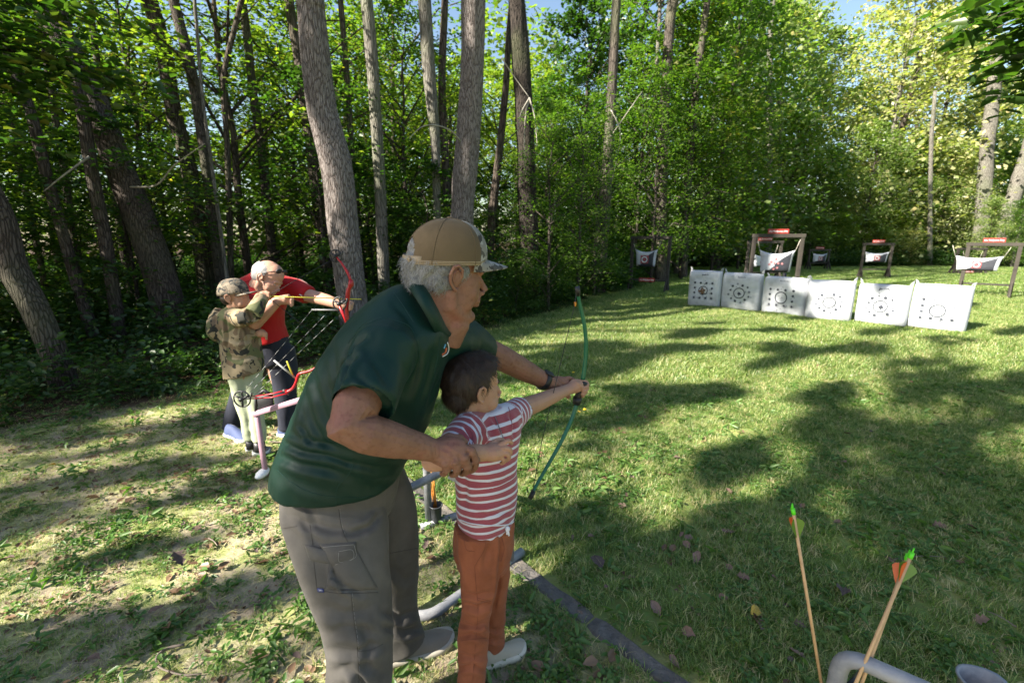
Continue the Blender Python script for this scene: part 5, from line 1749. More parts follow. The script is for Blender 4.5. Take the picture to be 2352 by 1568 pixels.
def fold2(sk, pts, w, depth, ridge=.7, fade=True):
    """press a fold along a path drawn on the side of the garment turned to the camera; w in picture pixels"""
    q = proj(sk.V)[:, :2]
    pts = np.array(pts, float)
    best = np.full(len(q), 1e9); tt = np.zeros(len(q)); side = np.zeros(len(q))
    n = len(pts) - 1
    for i in range(n):
        a, b_ = pts[i], pts[i + 1]; ab = b_ - a
        t = np.clip(((q - a) @ ab) / (ab @ ab), 0, 1)
        dv = q - (a + t[:, None] * ab)
        d = np.hypot(dv[:, 0], dv[:, 1])
        k = d < best
        best[k] = d[k]; tt[k] = (i + t[k]) / n
        side[k] = np.sign(ab[0] * dv[k, 1] - ab[1] * dv[k, 0])
    g = -depth * np.exp(-(best / w) ** 2) + ridge * depth * np.exp(-((best - 2.1 * w) / (w * 1.1)) ** 2) * (.6 + .4 * side)
    if fade: g = g * np.sin(np.pi * np.clip(tt * .9 + .05, 0, 1)) ** .6
    g = g * np.clip(facing(sk) * 3, 0, 1)
    return sk.disp(g)


def bvh_of(sk): return BVHTree.FromPolygons([Vector(v) for v in sk.V], sk.F)


def cast(bvh, px, py):
    d = (P(px, py, 1.0) - Vector((0, 0, H))).normalized()
    h = bvh.ray_cast(Vector((0, 0, H)), d)
    return (h[0], h[1]) if h[0] is not None else (None, None)


def stitch(bvh, pts, r=.0009, n=40, off=.0006, mb=None, dash=0):
    """a line of sewing laid on a garment"""
    sp = spline(pts, n)
    mb = mb or MB()
    run = []
    for i, (x, y) in enumerate(sp):
        h, nn = cast(bvh, x, y)
        if h is None or (run and (run[-1] - h).length > .03) or (dash and i % dash == 0):
            if len(run) > 1: mb.tube(run, r, 5)
            run = []
            if h is None: continue
        run.append(h + nn * off)
    if len(run) > 1: mb.tube(run, r, 5)
    return mb


def drape(bvh, corners, nu, nv, thick, name, mat, parent, off=.001, bow=0):
    """a sewn-on piece (pocket, flap, tag) draped over the garment; corners in picture order tl tr br bl"""
    c = np.array(corners, float)
    top, bot = [], []
    for j in range(nv + 1):
        for i in range(nu + 1):
            u, v = i / nu, j / nv
            q = c[0] * (1 - u) * (1 - v) + c[1] * u * (1 - v) + c[2] * u * v + c[3] * (1 - u) * v
            h, nn = cast(bvh, q[0], q[1])
            if h is None:
                h, nn = (top[-1], Vector((0, -1, 0))) if top else (P(q[0], q[1], 1.2), Vector((0, -1, 0)))
            e = min(u, 1 - u, v, 1 - v) * 4
            top.append(h + nn * (off + thick * (min(1, .35 + e)) + bow * math.sin(math.pi * u) * math.sin(math.pi * v)))
            bot.append(h - nn * .003)
    n1 = (nu + 1) * (nv + 1)
    V = top + bot
    Fs = []
    def idx(i, j): return j * (nu + 1) + i
    for j in range(nv):
        for i in range(nu):
            Fs.append((idx(i, j), idx(i, j + 1), idx(i + 1, j + 1), idx(i + 1, j)))
    edge = [idx(i, 0) for i in range(nu)] + [idx(nu, j) for j in range(nv)] + [idx(nu - i, nv) for i in range(nu)] + [idx(0, nv - j) for j in range(nv)]
    for a, b_ in zip(edge, edge[1:] + edge[:1]):
        Fs.append((a, b_, b_ + n1, a + n1))
    return link(name, mk(name, V, Fs, mat), parent)


def ring2(back, front, Yc, hw, n=28, tilt=0.0, pw=2.3):
    """cross-section whose outline passes through two picture points at depth Yc, half width hw across"""
    A = P(back[0], back[1], Yc); B = P(front[0], front[1], Yc)
    C = (A + B) / 2; v = (B - A) / 2
    u = Vector((tilt, 1, 0)).normalized() * hw
    out = []
    for k in range(n):
        a = 2 * math.pi * k / n
        c, s = math.cos(a), math.sin(a)
        c = math.copysign(abs(c) ** (2 / pw), c); s = math.copysign(abs(s) ** (2 / pw), s)
        out.append(C + v * c + u * s)
    return out


def loft2(st, n=28, sub=4, tilt=0.0, pw=2.3):
    """st: list of (back, front, Y, halfwidth)"""
    A = spline([(*b_, *f_, y, w) for b_, f_, y, w in st], (len(st) - 1) * sub + 1)
    return [ring2((a[0], a[1]), (a[2], a[3]), a[4], a[5], n, tilt, pw) for a in A]


def ear_mb(mb, o, fw, lt, up, s, side):
    """outer ear on one side; fw, lt, up unit axes of the head"""
    def q(x, y, z): return o + (fw * x + lt * (y * side) + up * z) * s
    out = Vector(lt) * side
    mb.tube([q(.008, .076, -.010), q(.012, .083, .006), q(.009, .090, .024), q(-.003, .095, .034), q(-.017, .098, .029), q(-.024, .097, .010), q(-.020, .092, -.010), q(-.010, .087, -.024), q(.000, .082, -.032), q(.006, .077, -.026)],
            [.0035, .0042, .0045, .0046, .0048, .0048, .0045, .0045, .0052, .004], 8)
    mb.tube([q(-.002, .085, .022), q(-.012, .090, .012), q(-.013, .088, -.004), q(-.004, .083, -.016)], [.0030, .0036, .0036, .003], 6)
    M = Matrix((fw, lt, up)).transposed()
    mb.ell(q(-.006, .080, .002), (.018 * s, .008 * s, .028 * s), M, 12, 8)
    mb.ell(q(.009, .078, -.006), (.004 * s, .005 * s, .007 * s), M, 8, 6)


def head_mb(o, fw, up, s, child=False, jowl=0.0):
    fw = fw.normalized(); lt = up.cross(fw).normalized(); up = fw.cross(lt).normalized()
    M = Matrix((fw, lt, up)).transposed()
    mb = MB()
    def q(x, y, z): return o + M @ (Vector((x, y, z)) * s)
    def e(c, r): mb.ell(q(*c), tuple(k * s for k in r), M, 20, 14)
    e((-.018, 0, .040), (.100, .078, .088))
    e((.010, 0, .052), (.082, .070, .076))
    e((.034, 0, -.020), (.060, .062, .085))
    if child:
        e((.020, 0, -.050), (.062, .056, .050))
        e((.064, 0, -.098), (.022, .024, .020))
        for y in (-.036, .036): e((.052, y, -.050), (.030, .026, .030))
    else:
        for y in (-1, 1):
            mb.tube([q(-.012, y * .056, -.030), q(-.006, y * .055, -.078), q(.028, y * .038, -.104), q(.066, y * .012, -.116)], [.022 * s, .024 * s, .022 * s, .018 * s], 10)
            e((.052, y * .036, -.040), (.026, .024, .030))
        e((.066, 0, -.110), (.024, .030, .021))
        e((.020, 0, -.085), (.050, .046, .034))
        if jowl:
            for y in (-1, 1): e((.026, y * .036, -.060), (.046, .026, .048)); e((.030, y * .022, -.085), (.040, .026, .032))
            for y in (-1, 1): e((-.012, y * .040, -.062), (.042, .026, .046))
            e((.020, 0, -.098), (.060, .050, .036))
            e((-.005, 0, -.090), (.055, .056, .045))
    e((.080, 0, .020), (.016, .050, .015)) if not child else e((.074, 0, .026), (.016, .048, .022))
    ns = .8 if child else 1.0
    mb.tube([q(.086, 0, .008), q(.096 + .006 * ns, 0, -.016), q(.100 + .014 * ns, 0, -.034)], [.0085 * s, .0095 * s, .0120 * s * ns], 10)
    for y in (-.011, .011): e((.100, y * ns, -.040), (.010, .008, .0075))
    e((.088, 0, -.056), (.012, .024, .014))
    e((.086, 0, -.064), (.015, .025, .0075))
    e((.084, 0, -.075), (.015, .022, .0075))
    for y in (-.030, .030): e((.076, y, -.002), (.014, .016, .012))
    return mb, q, M


def eyes(parent, q, s, M):
    for y in (-.031, .031):
        mb = MB(); mb.ell(q(.074, y, -.002), .0112 * s, M, 12, 8)
        link('eye', mb.mesh('eye', EYEW), parent)
        mb = MB(); mb.ell(q(.0815, y * 1.03, -.002), (.0036 * s, .0056 * s, .0056 * s), M, 10, 6)
        link('iris', mb.mesh('iris', HAIR_D), parent)


def face_cut(sk, q, s):
    """eye sockets, mouth line, nostril wings"""
    for y in (-.030, .030):
        sk.bulge(q(.096, y, .004), .013 * s, -.007 * s)
        sk.crease(q(.086, y - .014, .003), q(.086, y + .014, .003), .004 * s, .0022 * s)
    sk.crease(q(.104, -.022, -.0695), q(.104, .022, -.0695), .0032 * s, .0040 * s, .2)
    for y in (-1, 1):
        sk.crease(q(.098, y * .018, -.036), q(.082, y * .032, -.070), .004 * s, .0016 * s)
    return sk


def shoe(parent, heel, toe, w, mat, sole, lace=None, hgt=.075):
    """shoe from heel to toe (points on the ground)"""
    heel, toe = Vector(heel), Vector(toe)
    d = toe - heel; Ls = d.length; d.normalize(); s = Vector((-d.y, d.x, 0)); up = Vector((0, 0, 1))
    prof = [(0, .30, .0), (.03, .62, .9), (.15, .78, 1.02), (.32, .76, 1.0), (.48, .84, .82), (.62, .95, .66), (.78, 1.0, .52), (.90, .84, .40), (.97, .55, .28), (1, .2, .14)]
    A = spline(prof, 28)
    mb = MB(); rings = []
    for (f, ww, hh) in A:
        c = heel + d * (f * Ls)
        ring = []
        for k in range(16):
            a = 2 * math.pi * k / 16
            x = math.cos(a); z = math.sin(a)
            x = math.copysign(abs(x) ** .75, x)
            zz = .022 + (max(0, z) ** .8) * max(.02, hh * hgt - .004) if z > 0 else .018
            ring.append(c + s * (x * w / 2 * ww * (1 if z <= 0 else 1 - .30 * z)) + up * zz)
        rings.append(ring)
    mb.rings(rings); o = mb.build('shoe', mat, parent)
    mb = MB(); rings = []
    for (f, ww, hh) in A:
        c = heel + d * (f * Ls * 1.03 - .006)
        lift = .010 * max(0, (f - .75) / .25) ** 2
        wd = w / 2 * (ww * 1.02 + .05)
        rings.append([c - s * wd + up * (.003 + lift), c - s * wd * 1.03 + up * (.024 + lift), c - s * wd * .93 + up * (.032 + lift), c + s * wd * .93 + up * (.032 + lift), c + s * wd * 1.03 + up * (.024 + lift), c + s * wd + up * (.003 + lift)])
    mb.rings(rings); so = mb.build('sole', sole, o)
    if lace:
        mb = MB()
        for k in range(5):
            f = .40 + .055 * k
            hh = np.interp(f, [p[0] for p in prof], [p[2] for p in prof]) * hgt + .021
            c = heel + d * (f * Ls)
            mb.tube([c - s * w * .20 + up * (hh - .010), c + up * (hh + .002), c + s * w * .20 + d * .012 + up * (hh - .010)], .0022, 5)
        mb.build('laces', lace, o)
    return o


def hair_strands(parent, roots, nrm, dirs, length, r0, mat, curl=0.0, seed=1, lift=.25, name='strands', segs=5):
    """thin ribbons growing from the scalp"""
    r = np.random.default_rng(seed)
    n = len(roots)
    Vs = []
    p = roots.copy(); d = dirs + nrm * lift + r.normal(0, .25, dirs.shape)
    d /= np.linalg.norm(d, axis=1, keepdims=True)
    L_ = length * (.6 + .7 * r.random(n))[:, None] / segs
    ph = r.random(n) * 6.28
    side = np.cross(d, nrm); side /= np.linalg.norm(side, axis=1, keepdims=True) + 1e-9
    for i in range(segs + 1):
        w = r0 * (1 - .8 * i / segs)
        Vs.append(np.stack([p - side * w, p + side * w], 1))
        c = np.cos(ph + i * 1.6)[:, None] * side + np.sin(ph + i * 1.6)[:, None] * nrm
        d2 = d + c * curl + (dirs - d) * .25
        d2 /= np.linalg.norm(d2, axis=1, keepdims=True)
        p = p + d2 * L_; d = d2
    V = np.stack(Vs, 1).reshape(n, -1, 3)   # n, (segs+1)*2, 3
    q = (np.arange(n) * (segs + 1) * 2)[:, None]
    Fq = np.concatenate([q + np.array([[2 * i, 2 * i + 1, 2 * i + 3, 2 * i + 2]]) for i in range(segs)])
    return link(name, mk_np(name, V.reshape(-1, 3), Fq, mat, True), parent)


# ================================================================== the man in the green polo
man = empty('person', (-.45, 1.28, 0), 0, 'man in dark green polo and tan cap bending over the striped boy', 'person')
T = [((640, 1086), (926, 1080), 1.32, .205), ((641, 1052), (938, 1052), 1.32, .207), ((656, 1008), (954, 1028), 1.32, .207), ((682, 948), (984, 980), 1.32, .206), ((712, 885), (1004, 922), 1.315, .205),
     ((748, 812), (1018, 866), 1.31, .206), ((794, 742), (1032, 812), 1.305, .205), ((852, 690), (1038, 768), 1.30, .185), ((900, 657), (1036, 742), 1.30, .125), ((935, 648), (1020, 722), 1.30, .075)]
mb = MB(); mb.rings(loft2(T, 36, 4, pw=2.25))
# near sleeve and far sleeve
S0, S1, S2 = P(902, 778, 1.20), P(862, 850, 1.085), P(833, 934, .985)
mb.tube([P(950, 765, 1.30), S0, P(885, 808, 1.12), S1, P(846, 893, 1.03), S2], [.085, .088, .087, .081, .077, .075], 20)
F0, F1, F2 = P(1035, 790, 1.42), P(1065, 780, 1.50), P(1108, 806, 1.585)
mb.tube([P(985, 770, 1.34), F0, F1, F2], [.09, .082, .074, .066], 18)
sh = fuse(mb, .0055, 5)
sh.noise(.006, 9, (1, 1, .6)); sh.noise(.0022, 30)
# hollows at sleeve ends and hem
sh.hollow(S2, S2 - S1, .066, .02); sh.hollow(F2, F2 - F1, .056, .02)
hemz = P(780, 1082, 1.32)
k = (sh.V[:, 2] < hemz.z + .012) & (np.hypot((sh.V[:, 0] - hemz.x) / .205, (sh.V[:, 1] - 1.32) / .195) < .93)
sh.V[k, 2] += .03
# drape: large and small folds of the polo
for pts, w, dp in [
    ([(800, 812), (812, 792), (838, 772)], 6, .012), ([(786, 868), (796, 838), (815, 815)], 7, .013), ([(775, 905), (778, 880), (790, 862)], 6, .010),
    ([(818, 862), (845, 885), (880, 905), (905, 932)], 7, .008), ([(850, 820), (875, 850), (890, 880)], 9, .005), ([(800, 885), (825, 905), (850, 915)], 7, .005),
    ([(720, 850), (730, 900), (752, 960), (790, 1010)], 9, .006), ([(745, 820), (752, 880), (772, 940)], 8, .005), ([(700, 900), (712, 960), (745, 1020), (800, 1058)], 9, .007),
    ([(690, 930), (700, 985), (728, 1035)], 7, .005), ([(765, 800), (768, 850), (776, 900)], 8, .004),
    ([(640, 1010), (690, 1035), (750, 1045), (815, 1068)], 8, .009), ([(628, 1040), (690, 1068), (760, 1080), (840, 1098)], 9, .009), ([(655, 990), (705, 1012), (765, 1022), (830, 1050)], 7, .007),
    ([(690, 975), (705, 1000), (718, 1022)], 5, .006), ([(800, 1060), (860, 1075), (930, 1070)], 9, .008), ([(760, 1095), (840, 1118), (915, 1105)], 11, .006), ([(640, 1085), (720, 1120), (790, 1135)], 12, .004),
    ([(960, 800), (958, 850), (940, 905)], 10, .006), ([(995, 810), (985, 870), (965, 930)], 9, .007), ([(1018, 835), (1000, 890), (982, 940)], 8, .006), ([(925, 800), (935, 850), (925, 900)], 9, .004),
    ([(905, 700), (935, 730), (975, 790)], 7, .004), ([(880, 960), (905, 985), (950, 1000)], 8, .005),
]:
    fold2(sh, pts, w, dp)
sh.smooth(1, .4)
so = sh.build('shirt', SHIRT, man)
bv = bvh_of(sh)
mb = MB()
stitch(bv, [(799, 788), (832, 752), (880, 731), (915, 738), (943, 752), (960, 790), (964, 829), (955, 870)], .0011, 60, .0002, mb)   # armhole
stitch(bv, [(770, 905), (800, 925), (850, 938), (896, 932)], .0008, 40, .0004, mb)                                                    # sleeve hem
stitch(bv, [(636, 1078), (670, 1108), (725, 1134), (800, 1142), (868, 1138)], .0008, 60, .0004, mb)                                   # shirt hem
stitch(bv, [(815, 1062), (800, 1090), (775, 1120), (772, 1160)], .0010, 30, .0002, mb)                                                # side seam
stitch(bv, [(905, 672), (925, 700), (950, 740)], .0009, 30, .0002, mb)                                                                # shoulder seam
mb.build('seams', STITCH, so)
# collar
top_ = [P(936, 638, 1.335), P(950, 640, 1.265), P(968, 652, 1.225), P(984, 672, 1.20), P(1000, 700, 1.195), P(1014, 728, 1.205), P(1027, 755, 1.235), P(1040, 772, 1.27)]
bot_ = [P(928, 652, 1.340), P(936, 658, 1.245), P(947, 672, 1.195), P(962, 695, 1.168), P(977, 720, 1.160), P(992, 748, 1.168), P(1004, 768, 1.195), P(1018, 782, 1.245)]
tb = spline(top_, 26); bb = spline(bot_, 26)
rings = []
for a, b_ in zip(tb, bb):
    a, b_ = Vector(a), Vector(b_)
    m_ = (a + b_) / 2 + Vector((0, -.006, .006))
    inn = Vector((0, .006, -.002))
    rings.append([a + Vector((0, 0, .003)), m_, b_ + Vector((0, -.003, -.001)), b_ + inn, m_ + inn, a + inn])
mb = MB(); mb.rings(rings)
rings = []
for a, b_ in zip([P(936, 638, 1.335), P(952, 648, 1.39), P(985, 690, 1.42), P(1030, 735, 1.41), P(1058, 760, 1.36)], [P(928, 652, 1.34), P(945, 662, 1.42), P(985, 705, 1.46), P(1040, 752, 1.44), P(1066, 778, 1.39)]):
    m_ = (a + b_) / 2 + Vector((.003, 0, .006)); inn = Vector((-.002, -.006, -.003))
    rings.append([a, m_, b_, b_ + inn, m_ + inn, a + inn])
mb.rings(rings)
mb.build('collar', SHIRT, so)
# chest emblem: orange and blue crest with a pale rim
h, nn = cast(bv, 1022, 800)
if h is not None:
    eb = [(1027, 786), (1030, 800), (1026, 812), (1016, 818)]
    stitch(bv, eb, .0016, 16, .0012).build('emblem_rim', WHP, so)
    stitch(bv, [(1024, 798), (1022, 808), (1015, 814)], .0028, 12, .0012).build('emblem_print', simple('emblem_orange', (.5, .12, .05), .7), so)
    stitch(bv, [(1022, 790), (1019, 800)], .0022, 8, .0012).build('emblem_print', simple('emblem_blue', (.12, .32, .45), .7), so)
    stitch(bv, [(1010, 775), (1006, 815), (996, 860)], .0010, 30, .0003).build('placket_edge', STITCH, so)

# --- trousers
mb = MB()
N = [((655, 1078), (872, 1070), 1.27, .09), ((650, 1120), (876, 1125), 1.255, .098), ((654, 1195), (884, 1200), 1.215, .112), ((690, 1290), (889, 1290), 1.175, .108), ((721, 1370), (896, 1370), 1.155, .10),
     ((747, 1445), (900, 1445), 1.14, .092), ((757, 1520), (897, 1520), 1.13, .086), ((752, 1600), (892, 1600), 1.12, .083), ((756, 1700), (884, 1700), 1.12, .078), ((768, 1800), (872, 1800), 1.12, .07)]
mb.rings(loft2(N, 28, 4, pw=2.1))
Fr = [((720, 1085), (925, 1080), 1.40, .11), ((760, 1140), (945, 1130), 1.41, .115), ((805, 1200), (958, 1190), 1.42, .11), ((838, 1300), (963, 1290), 1.43, .10), ((858, 1390), (962, 1380), 1.44, .090),
      ((868, 1450), (966, 1430), 1.445, .082), ((876, 1492), (978, 1462), 1.45, .076)]
mb.rings(loft2(Fr, 28, 4, pw=2.1))
mb.rings(loft2([((670, 1000), (930, 1010), 1.31, .15), ((665, 1050), (915, 1052), 1.31, .155), ((680, 1120), (910, 1120), 1.31, .155), ((720, 1170), (900, 1165), 1.31, .12)], 28, 3))
tr = fuse(mb, .0055, 4)
tr.noise(.007, 8, (1, 1, .5)); tr.noise(.003, 24, (1, 1, .6))
for pts, w, dp in [
    ([(660, 1180), (700, 1200), (760, 1215), (830, 1218)], 11, .006), ([(870, 1185), (850, 1210), (800, 1228)], 8, .006), ([(700, 1200), (720, 1240), (745, 1262)], 8, .004),
    ([(770, 1305), (790, 1340), (830, 1362)], 8, .007), ([(765, 1300), (772, 1330), (792, 1352)], 5, .009), ([(735, 1390), (790, 1412), (850, 1400)], 16, .006), ([(760, 1450), (800, 1440), (860, 1455)], 13, .006),
    ([(758, 1490), (810, 1500), (880, 1478)], 12, .007), ([(770, 1540), (820, 1525), (880, 1545)], 12, .006), ([(830, 1430), (850, 1480), (840, 1540)], 12, .005), ([(805, 1540), (825, 1560), (850, 1600)], 8, .009),
    ([(920, 1150), (925, 1230), (915, 1300)], 16, .005), ([(880, 1400), (920, 1420), (960, 1400)], 10, .008), ([(885, 1440), (930, 1452), (968, 1440)], 8, .008), ([(895, 1300), (930, 1330), (955, 1320)], 12, .004),
    ([(690, 1150), (715, 1175), (730, 1205)], 7, .004), ([(640, 1140), (665, 1210), (700, 1300)], 14, .003),
]:
    fold2(tr, pts, w * .85, dp * 1.7)
tr.smooth(1, .4)
to = tr.build('trousers', PANTS, man)
tv = bvh_of(tr)
drape(tv, [(766, 1257), (816, 1257), (868, 1352), (748, 1352)], 14, 12, .0030, 'cargo_pocket', PANTS, to, bow=.007)
tb2 = tv
drape(tb2, [(700, 1250), (762, 1262), (762, 1295), (712, 1286)], 10, 6, .0035, 'pocket_flap', PANTS, to, bow=.003)
o_ = drape(tb2, [(735, 1250), (818, 1244), (820, 1286), (762, 1302)], 12, 8, .0060, 'pocket_flap', PANTS, to, bow=.006)
fb = BVHTree.FromPolygons([v.co for v in o_.data.vertices], [tuple(p.vertices) for p in o_.data.polygons])
for q in ([(742, 1256), (812, 1250)], [(814, 1252), (815, 1280), (770, 1296)], [(778, 1266), (808, 1262), (810, 1282), (780, 1290), (778, 1268)]):
    stitch(fb, q, .0006, 24, .0006).build('seams', PLITE, o_)
mb = MB()
for q in ([(778, 1168), (782, 1200), (790, 1228), (800, 1245)], [(712, 1205), (718, 1250), (722, 1300), (728, 1352)], [(648, 1213), (682, 1208)],
          [(806, 1362), (812, 1420), (820, 1480), (824, 1568), (822, 1640)], [(732, 1354), (780, 1362), (868, 1360)], [(735, 1348), (780, 1355), (866, 1352)], [(820, 1496), (850, 1492), (880, 1478)], [(895, 1270), (960, 1258)]):
    stitch(tv, q, .0010, 44, .0001, mb)
mb.build('seams', PSEAM, to)
mb = MB()
for q in ([(809, 1362), (815, 1420), (823, 1480), (827, 1568)], [(781, 1168), (785, 1200), (793, 1228)]):
    stitch(tv, q, .0005, 50, .0004, mb, dash=3)
mb.build('seams', PLITE, to)
tg = drape(tv, [(729, 1350), (743, 1351), (745, 1359), (731, 1358)], 3, 2, .0032, 'label_tag', simple('blue_tag', (.035, .045, .16), .6), to)
gb = BVHTree.FromPolygons([v.co for v in tg.data.vertices], [tuple(p.vertices) for p in tg.data.polygons])
mb = MB()
for x in (733, 736, 739): stitch(gb, [(x, 1353), (x + 1, 1356.5)], .0006, 5, .0004, mb)
mb.build('print', WHP, tg)

# --- shoes
shoe(man, G(862, 1530) + Vector((-.03, -.015, 0)), G(1040, 1472) + Vector((0, .005, 0)), .108, SHOE, SOLE, LACE, .082)
shoe(man, Vector((-.56, 1.07, 0)), Vector((-.28, 1.17, 0)), .108, SHOE, SOLE, LACE, .082)
mb = MB(); mb.tube([G(905, 1500) + Vector((0, 0, .05)), G(900, 1490) + Vector((0, 0, .13))], .042, 14); mb.build('sock', simple('brown_sock', (.16, .045, .02), .9), man)

# --- head, neck, arms: one skin
hs = 1.03
fw = Vector((.905, .41, -.13)).normalized(); up0 = Vector((.10, .02, 1))
ho = P(1030, 633, 1.312)
mb, q, M = head_mb(ho, fw, up0, hs, jowl=1)
mb.tube([q(-.030, 0, .0), q(-.018, 0, -.075), P(1003, 712, 1.305), P(985, 752, 1.30), P(960, 790, 1.30)], [.060, .067, .071, .074, .078], 20)
mb.tube([q(.022, 0, -.10), P(1040, 742, 1.31), P(1020, 785, 1.31)], [.048, .050, .05], 14)
lt = up0.cross(fw).normalized(); upn = fw.cross(lt).normalized()
hd_ = fuse(mb, .0026, 9)
lz_ = ((hd_.V - np.array(ho)) @ np.array(M)) / hs
hd_.smooth(22, .5, np.clip((-.018 - lz_[:, 2]) / .02, 0, 1) * np.clip((.062 - lz_[:, 0]) / .02, 0, 1))
face_cut(hd_, q, hs)
hd_.noise(.0012, 40)
em = MB(); ear_mb(em, ho, fw, lt, upn, hs, -1); ear_mb(em, ho, fw, lt, upn, hs, 1)
er = fuse(em, .0014, 2)
# arms
E = P(797, 980, .955)
mb = MB()
mb.tube([P(845, 880, 1.05), P(815, 940, .985), E, P(840, 994, .972), P(900, 1010, 1.01), P(950, 1022, 1.05), P(990, 1032, 1.078), P(1012, 1038, 1.088)],
        [.056, .052, .046, .047, .043, .036, .031, .029], 18)
mb.ell(P(781, 981, .955), (.029, .031, .031))
# right hand: back of the hand, four fingers curling under the boy's forearm, thumb over it
Mh = Matrix.Rotation(0, 3, 'Z')
mb.tube([P(1000, 1034, 1.082), P(1022, 1038, 1.086), P(1045, 1040, 1.092), P(1066, 1040, 1.098)], [.033, .040, .042, .036], 14, flat=.72, up=(0, -1, .5))
fing = [([(1066, 1030, 1.098), (1082, 1036, 1.090), (1092, 1056, 1.096), (1089, 1074, 1.112), (1078, 1082, 1.135)], .0118),
        ([(1052, 1040, 1.082), (1066, 1052, 1.076), (1073, 1070, 1.084), (1069, 1084, 1.106), (1060, 1087, 1.130)], .0120),
        ([(1034, 1046, 1.075), (1045, 1060, 1.068), (1050, 1076, 1.076), (1046, 1088, 1.100), (1038, 1089, 1.125)], .0115),
        ([(1014, 1050, 1.072), (1022, 1064, 1.064), (1026, 1077, 1.072), (1022, 1086, 1.093), (1016, 1087, 1.115)], .0105),
        ([(1008, 1016, 1.10), (1030, 1006, 1.125), (1055, 1008, 1.15), (1070, 1018, 1.165)], .0130)]
for pl, r0 in fing:
    mb.tube(spline([P(*p) for p in pl], 12), list(np.linspace(r0 * 1.05, r0 * .78, 12)), 10)
    for p in pl[1:3]: mb.ell(P(*p), r0 * 1.14, n=10, m=8)
armR = fuse(mb, .0022, 2)
armR.crease(P(1074, 1036, 1.078), P(1083, 1082, 1.100), .0042, .0055, .1); armR.crease(P(1056, 1046, 1.064), P(1061, 1085, 1.088), .0040, .005, .1)
armR.crease(P(1038, 1054, 1.056), P(1038, 1086, 1.082), .0038, .005, .1)
for (a, b_) in (((1000, 1020), (1004, 1052)), ((992, 1018), (996, 1054)), ((1010, 1020), (1012, 1048))):
    fold2(armR, [a, b_], 3.0, .0012)
fold2(armR, [(1020, 1022), (1050, 1038)], 5, -.0014); fold2(armR, [(1015, 1032), (1040, 1050)], 5, -.0014); fold2(armR, [(760, 985), (790, 1000), (820, 1008)], 8, .002)
armR.noise(.0010, 60)
mb = MB()
mb.tube([P(1085, 790, 1.54), P(1120, 806, 1.60), P(1160, 826, 1.635), P(1200, 848, 1.68), P(1235, 866, 1.715), P(1262, 880, 1.74), P(1275, 884, 1.75)],
        [.050, .048, .047, .043, .036, .031, .030], 18)
mb.tube([P(1262, 880, 1.742), P(1282, 884, 1.760), P(1300, 884, 1.785)], [.031, .038, .032], 14, flat=.75, up=(0, -1, .3))
for pl, r0 in [([(1290, 872, 1.775), (1306, 869, 1.79), (1318, 873, 1.81), (1326, 882, 1.825)], .0115), ([(1296, 876, 1.80), (1310, 877, 1.83), (1316, 890, 1.84), (1310, 902, 1.835)], .0115),
               ([(1288, 880, 1.81), (1300, 886, 1.84), (1304, 898, 1.84), (1298, 908, 1.83)], .011), ([(1280, 886, 1.81), (1290, 894, 1.835), (1292, 905, 1.83), (1286, 912, 1.82)], .010),
               ([(1276, 893, 1.745), (1289, 899, 1.735), (1300, 905, 1.738), (1307, 912, 1.748)], .0130)]:
    mb.tube(spline([P(*p) for p in pl], 10), list(np.linspace(r0, r0 * .8, 10)), 10)
armL = fuse(mb, .0024, 2)
fold2(armL, [(1276, 868), (1298, 888), (1302, 898)], 3, .003); armL.noise(.001, 60)
core = MB(); core.rings(loft2([((720, 1030), (880, 1035), 1.32, .10), ((760, 880), (960, 900), 1.31, .14), ((880, 730), (1000, 780), 1.30, .12), ((930, 690), (1010, 740), 1.30, .06)], 14, 2))
core.tube([P(790, 1060, 1.27), P(800, 1200, 1.21), P(815, 1300, 1.16), P(825, 1560, 1.13), P(822, 1800, 1.12)], [.04, .045, .05, .045, .04], 10)
core.tube([P(850, 1060, 1.40), P(905, 1300, 1.43), P(925, 1470, 1.45)], [.055, .055, .045], 10)
cm = fuse(core, .014, 1)
body = join_skins([hd_, er, armR, armL, cm]).build('body', SKIN_A, man)
eyes(man, q, hs, M)
# brows, grey
mb = MB()
for y in (-1, 1): mb.tube([q(.094, y * .016, .018), q(.093, y * .032, .023), q(.082, y * .046, .018)], [.003, .0036, .002], 6)
mb.build('eyebrows', HAIR_G, man)

# hair: shell below the cap plus loose curls
mb = MB()
def e_(c, r): mb.ell(q(*c), tuple(k * hs for k in r), M, 20, 14)
e_((-.030, 0, .022), (.100, .083, .066)); e_((-.072, 0, -.018), (.052, .066, .042)); e_((-.022, 0, .062), (.097, .070, .060))
for y in (-1, 1): e_((.008, y * .064, .022), (.034, .016, .022)); e_((-.040, y * .055, -.012), (.042, .026, .032))
hr = fuse(mb, .0032, 3)
loc = (hr.V - np.array(ho)) @ np.array(M) / hs
hr.noise(.0055, 55); hr.noise(.003, 130)
keep = [f for f, c in zip(hr.F, hr.centers())]
ho_ = hr.build('hair', HAIR_G, man)
N_ = hr.normals(); loc = (hr.V - np.array(ho)) @ np.array(M) / hs
rg2 = np.random.default_rng(4)
sel = np.where((loc[:, 2] < .050) & (loc[:, 0] < .045))[0]
sel = rg2.choice(sel, min(3400, len(sel)), replace=False)
dn = np.array(-upn) * .7 + np.array(-fw) * .25
hair_strands(ho_, hr.V[sel], N_[sel], np.tile(dn / np.linalg.norm(dn), (len(sel), 1)), .024, .00055, HAIR_S, curl=.75, seed=2, lift=.45, name='curls')

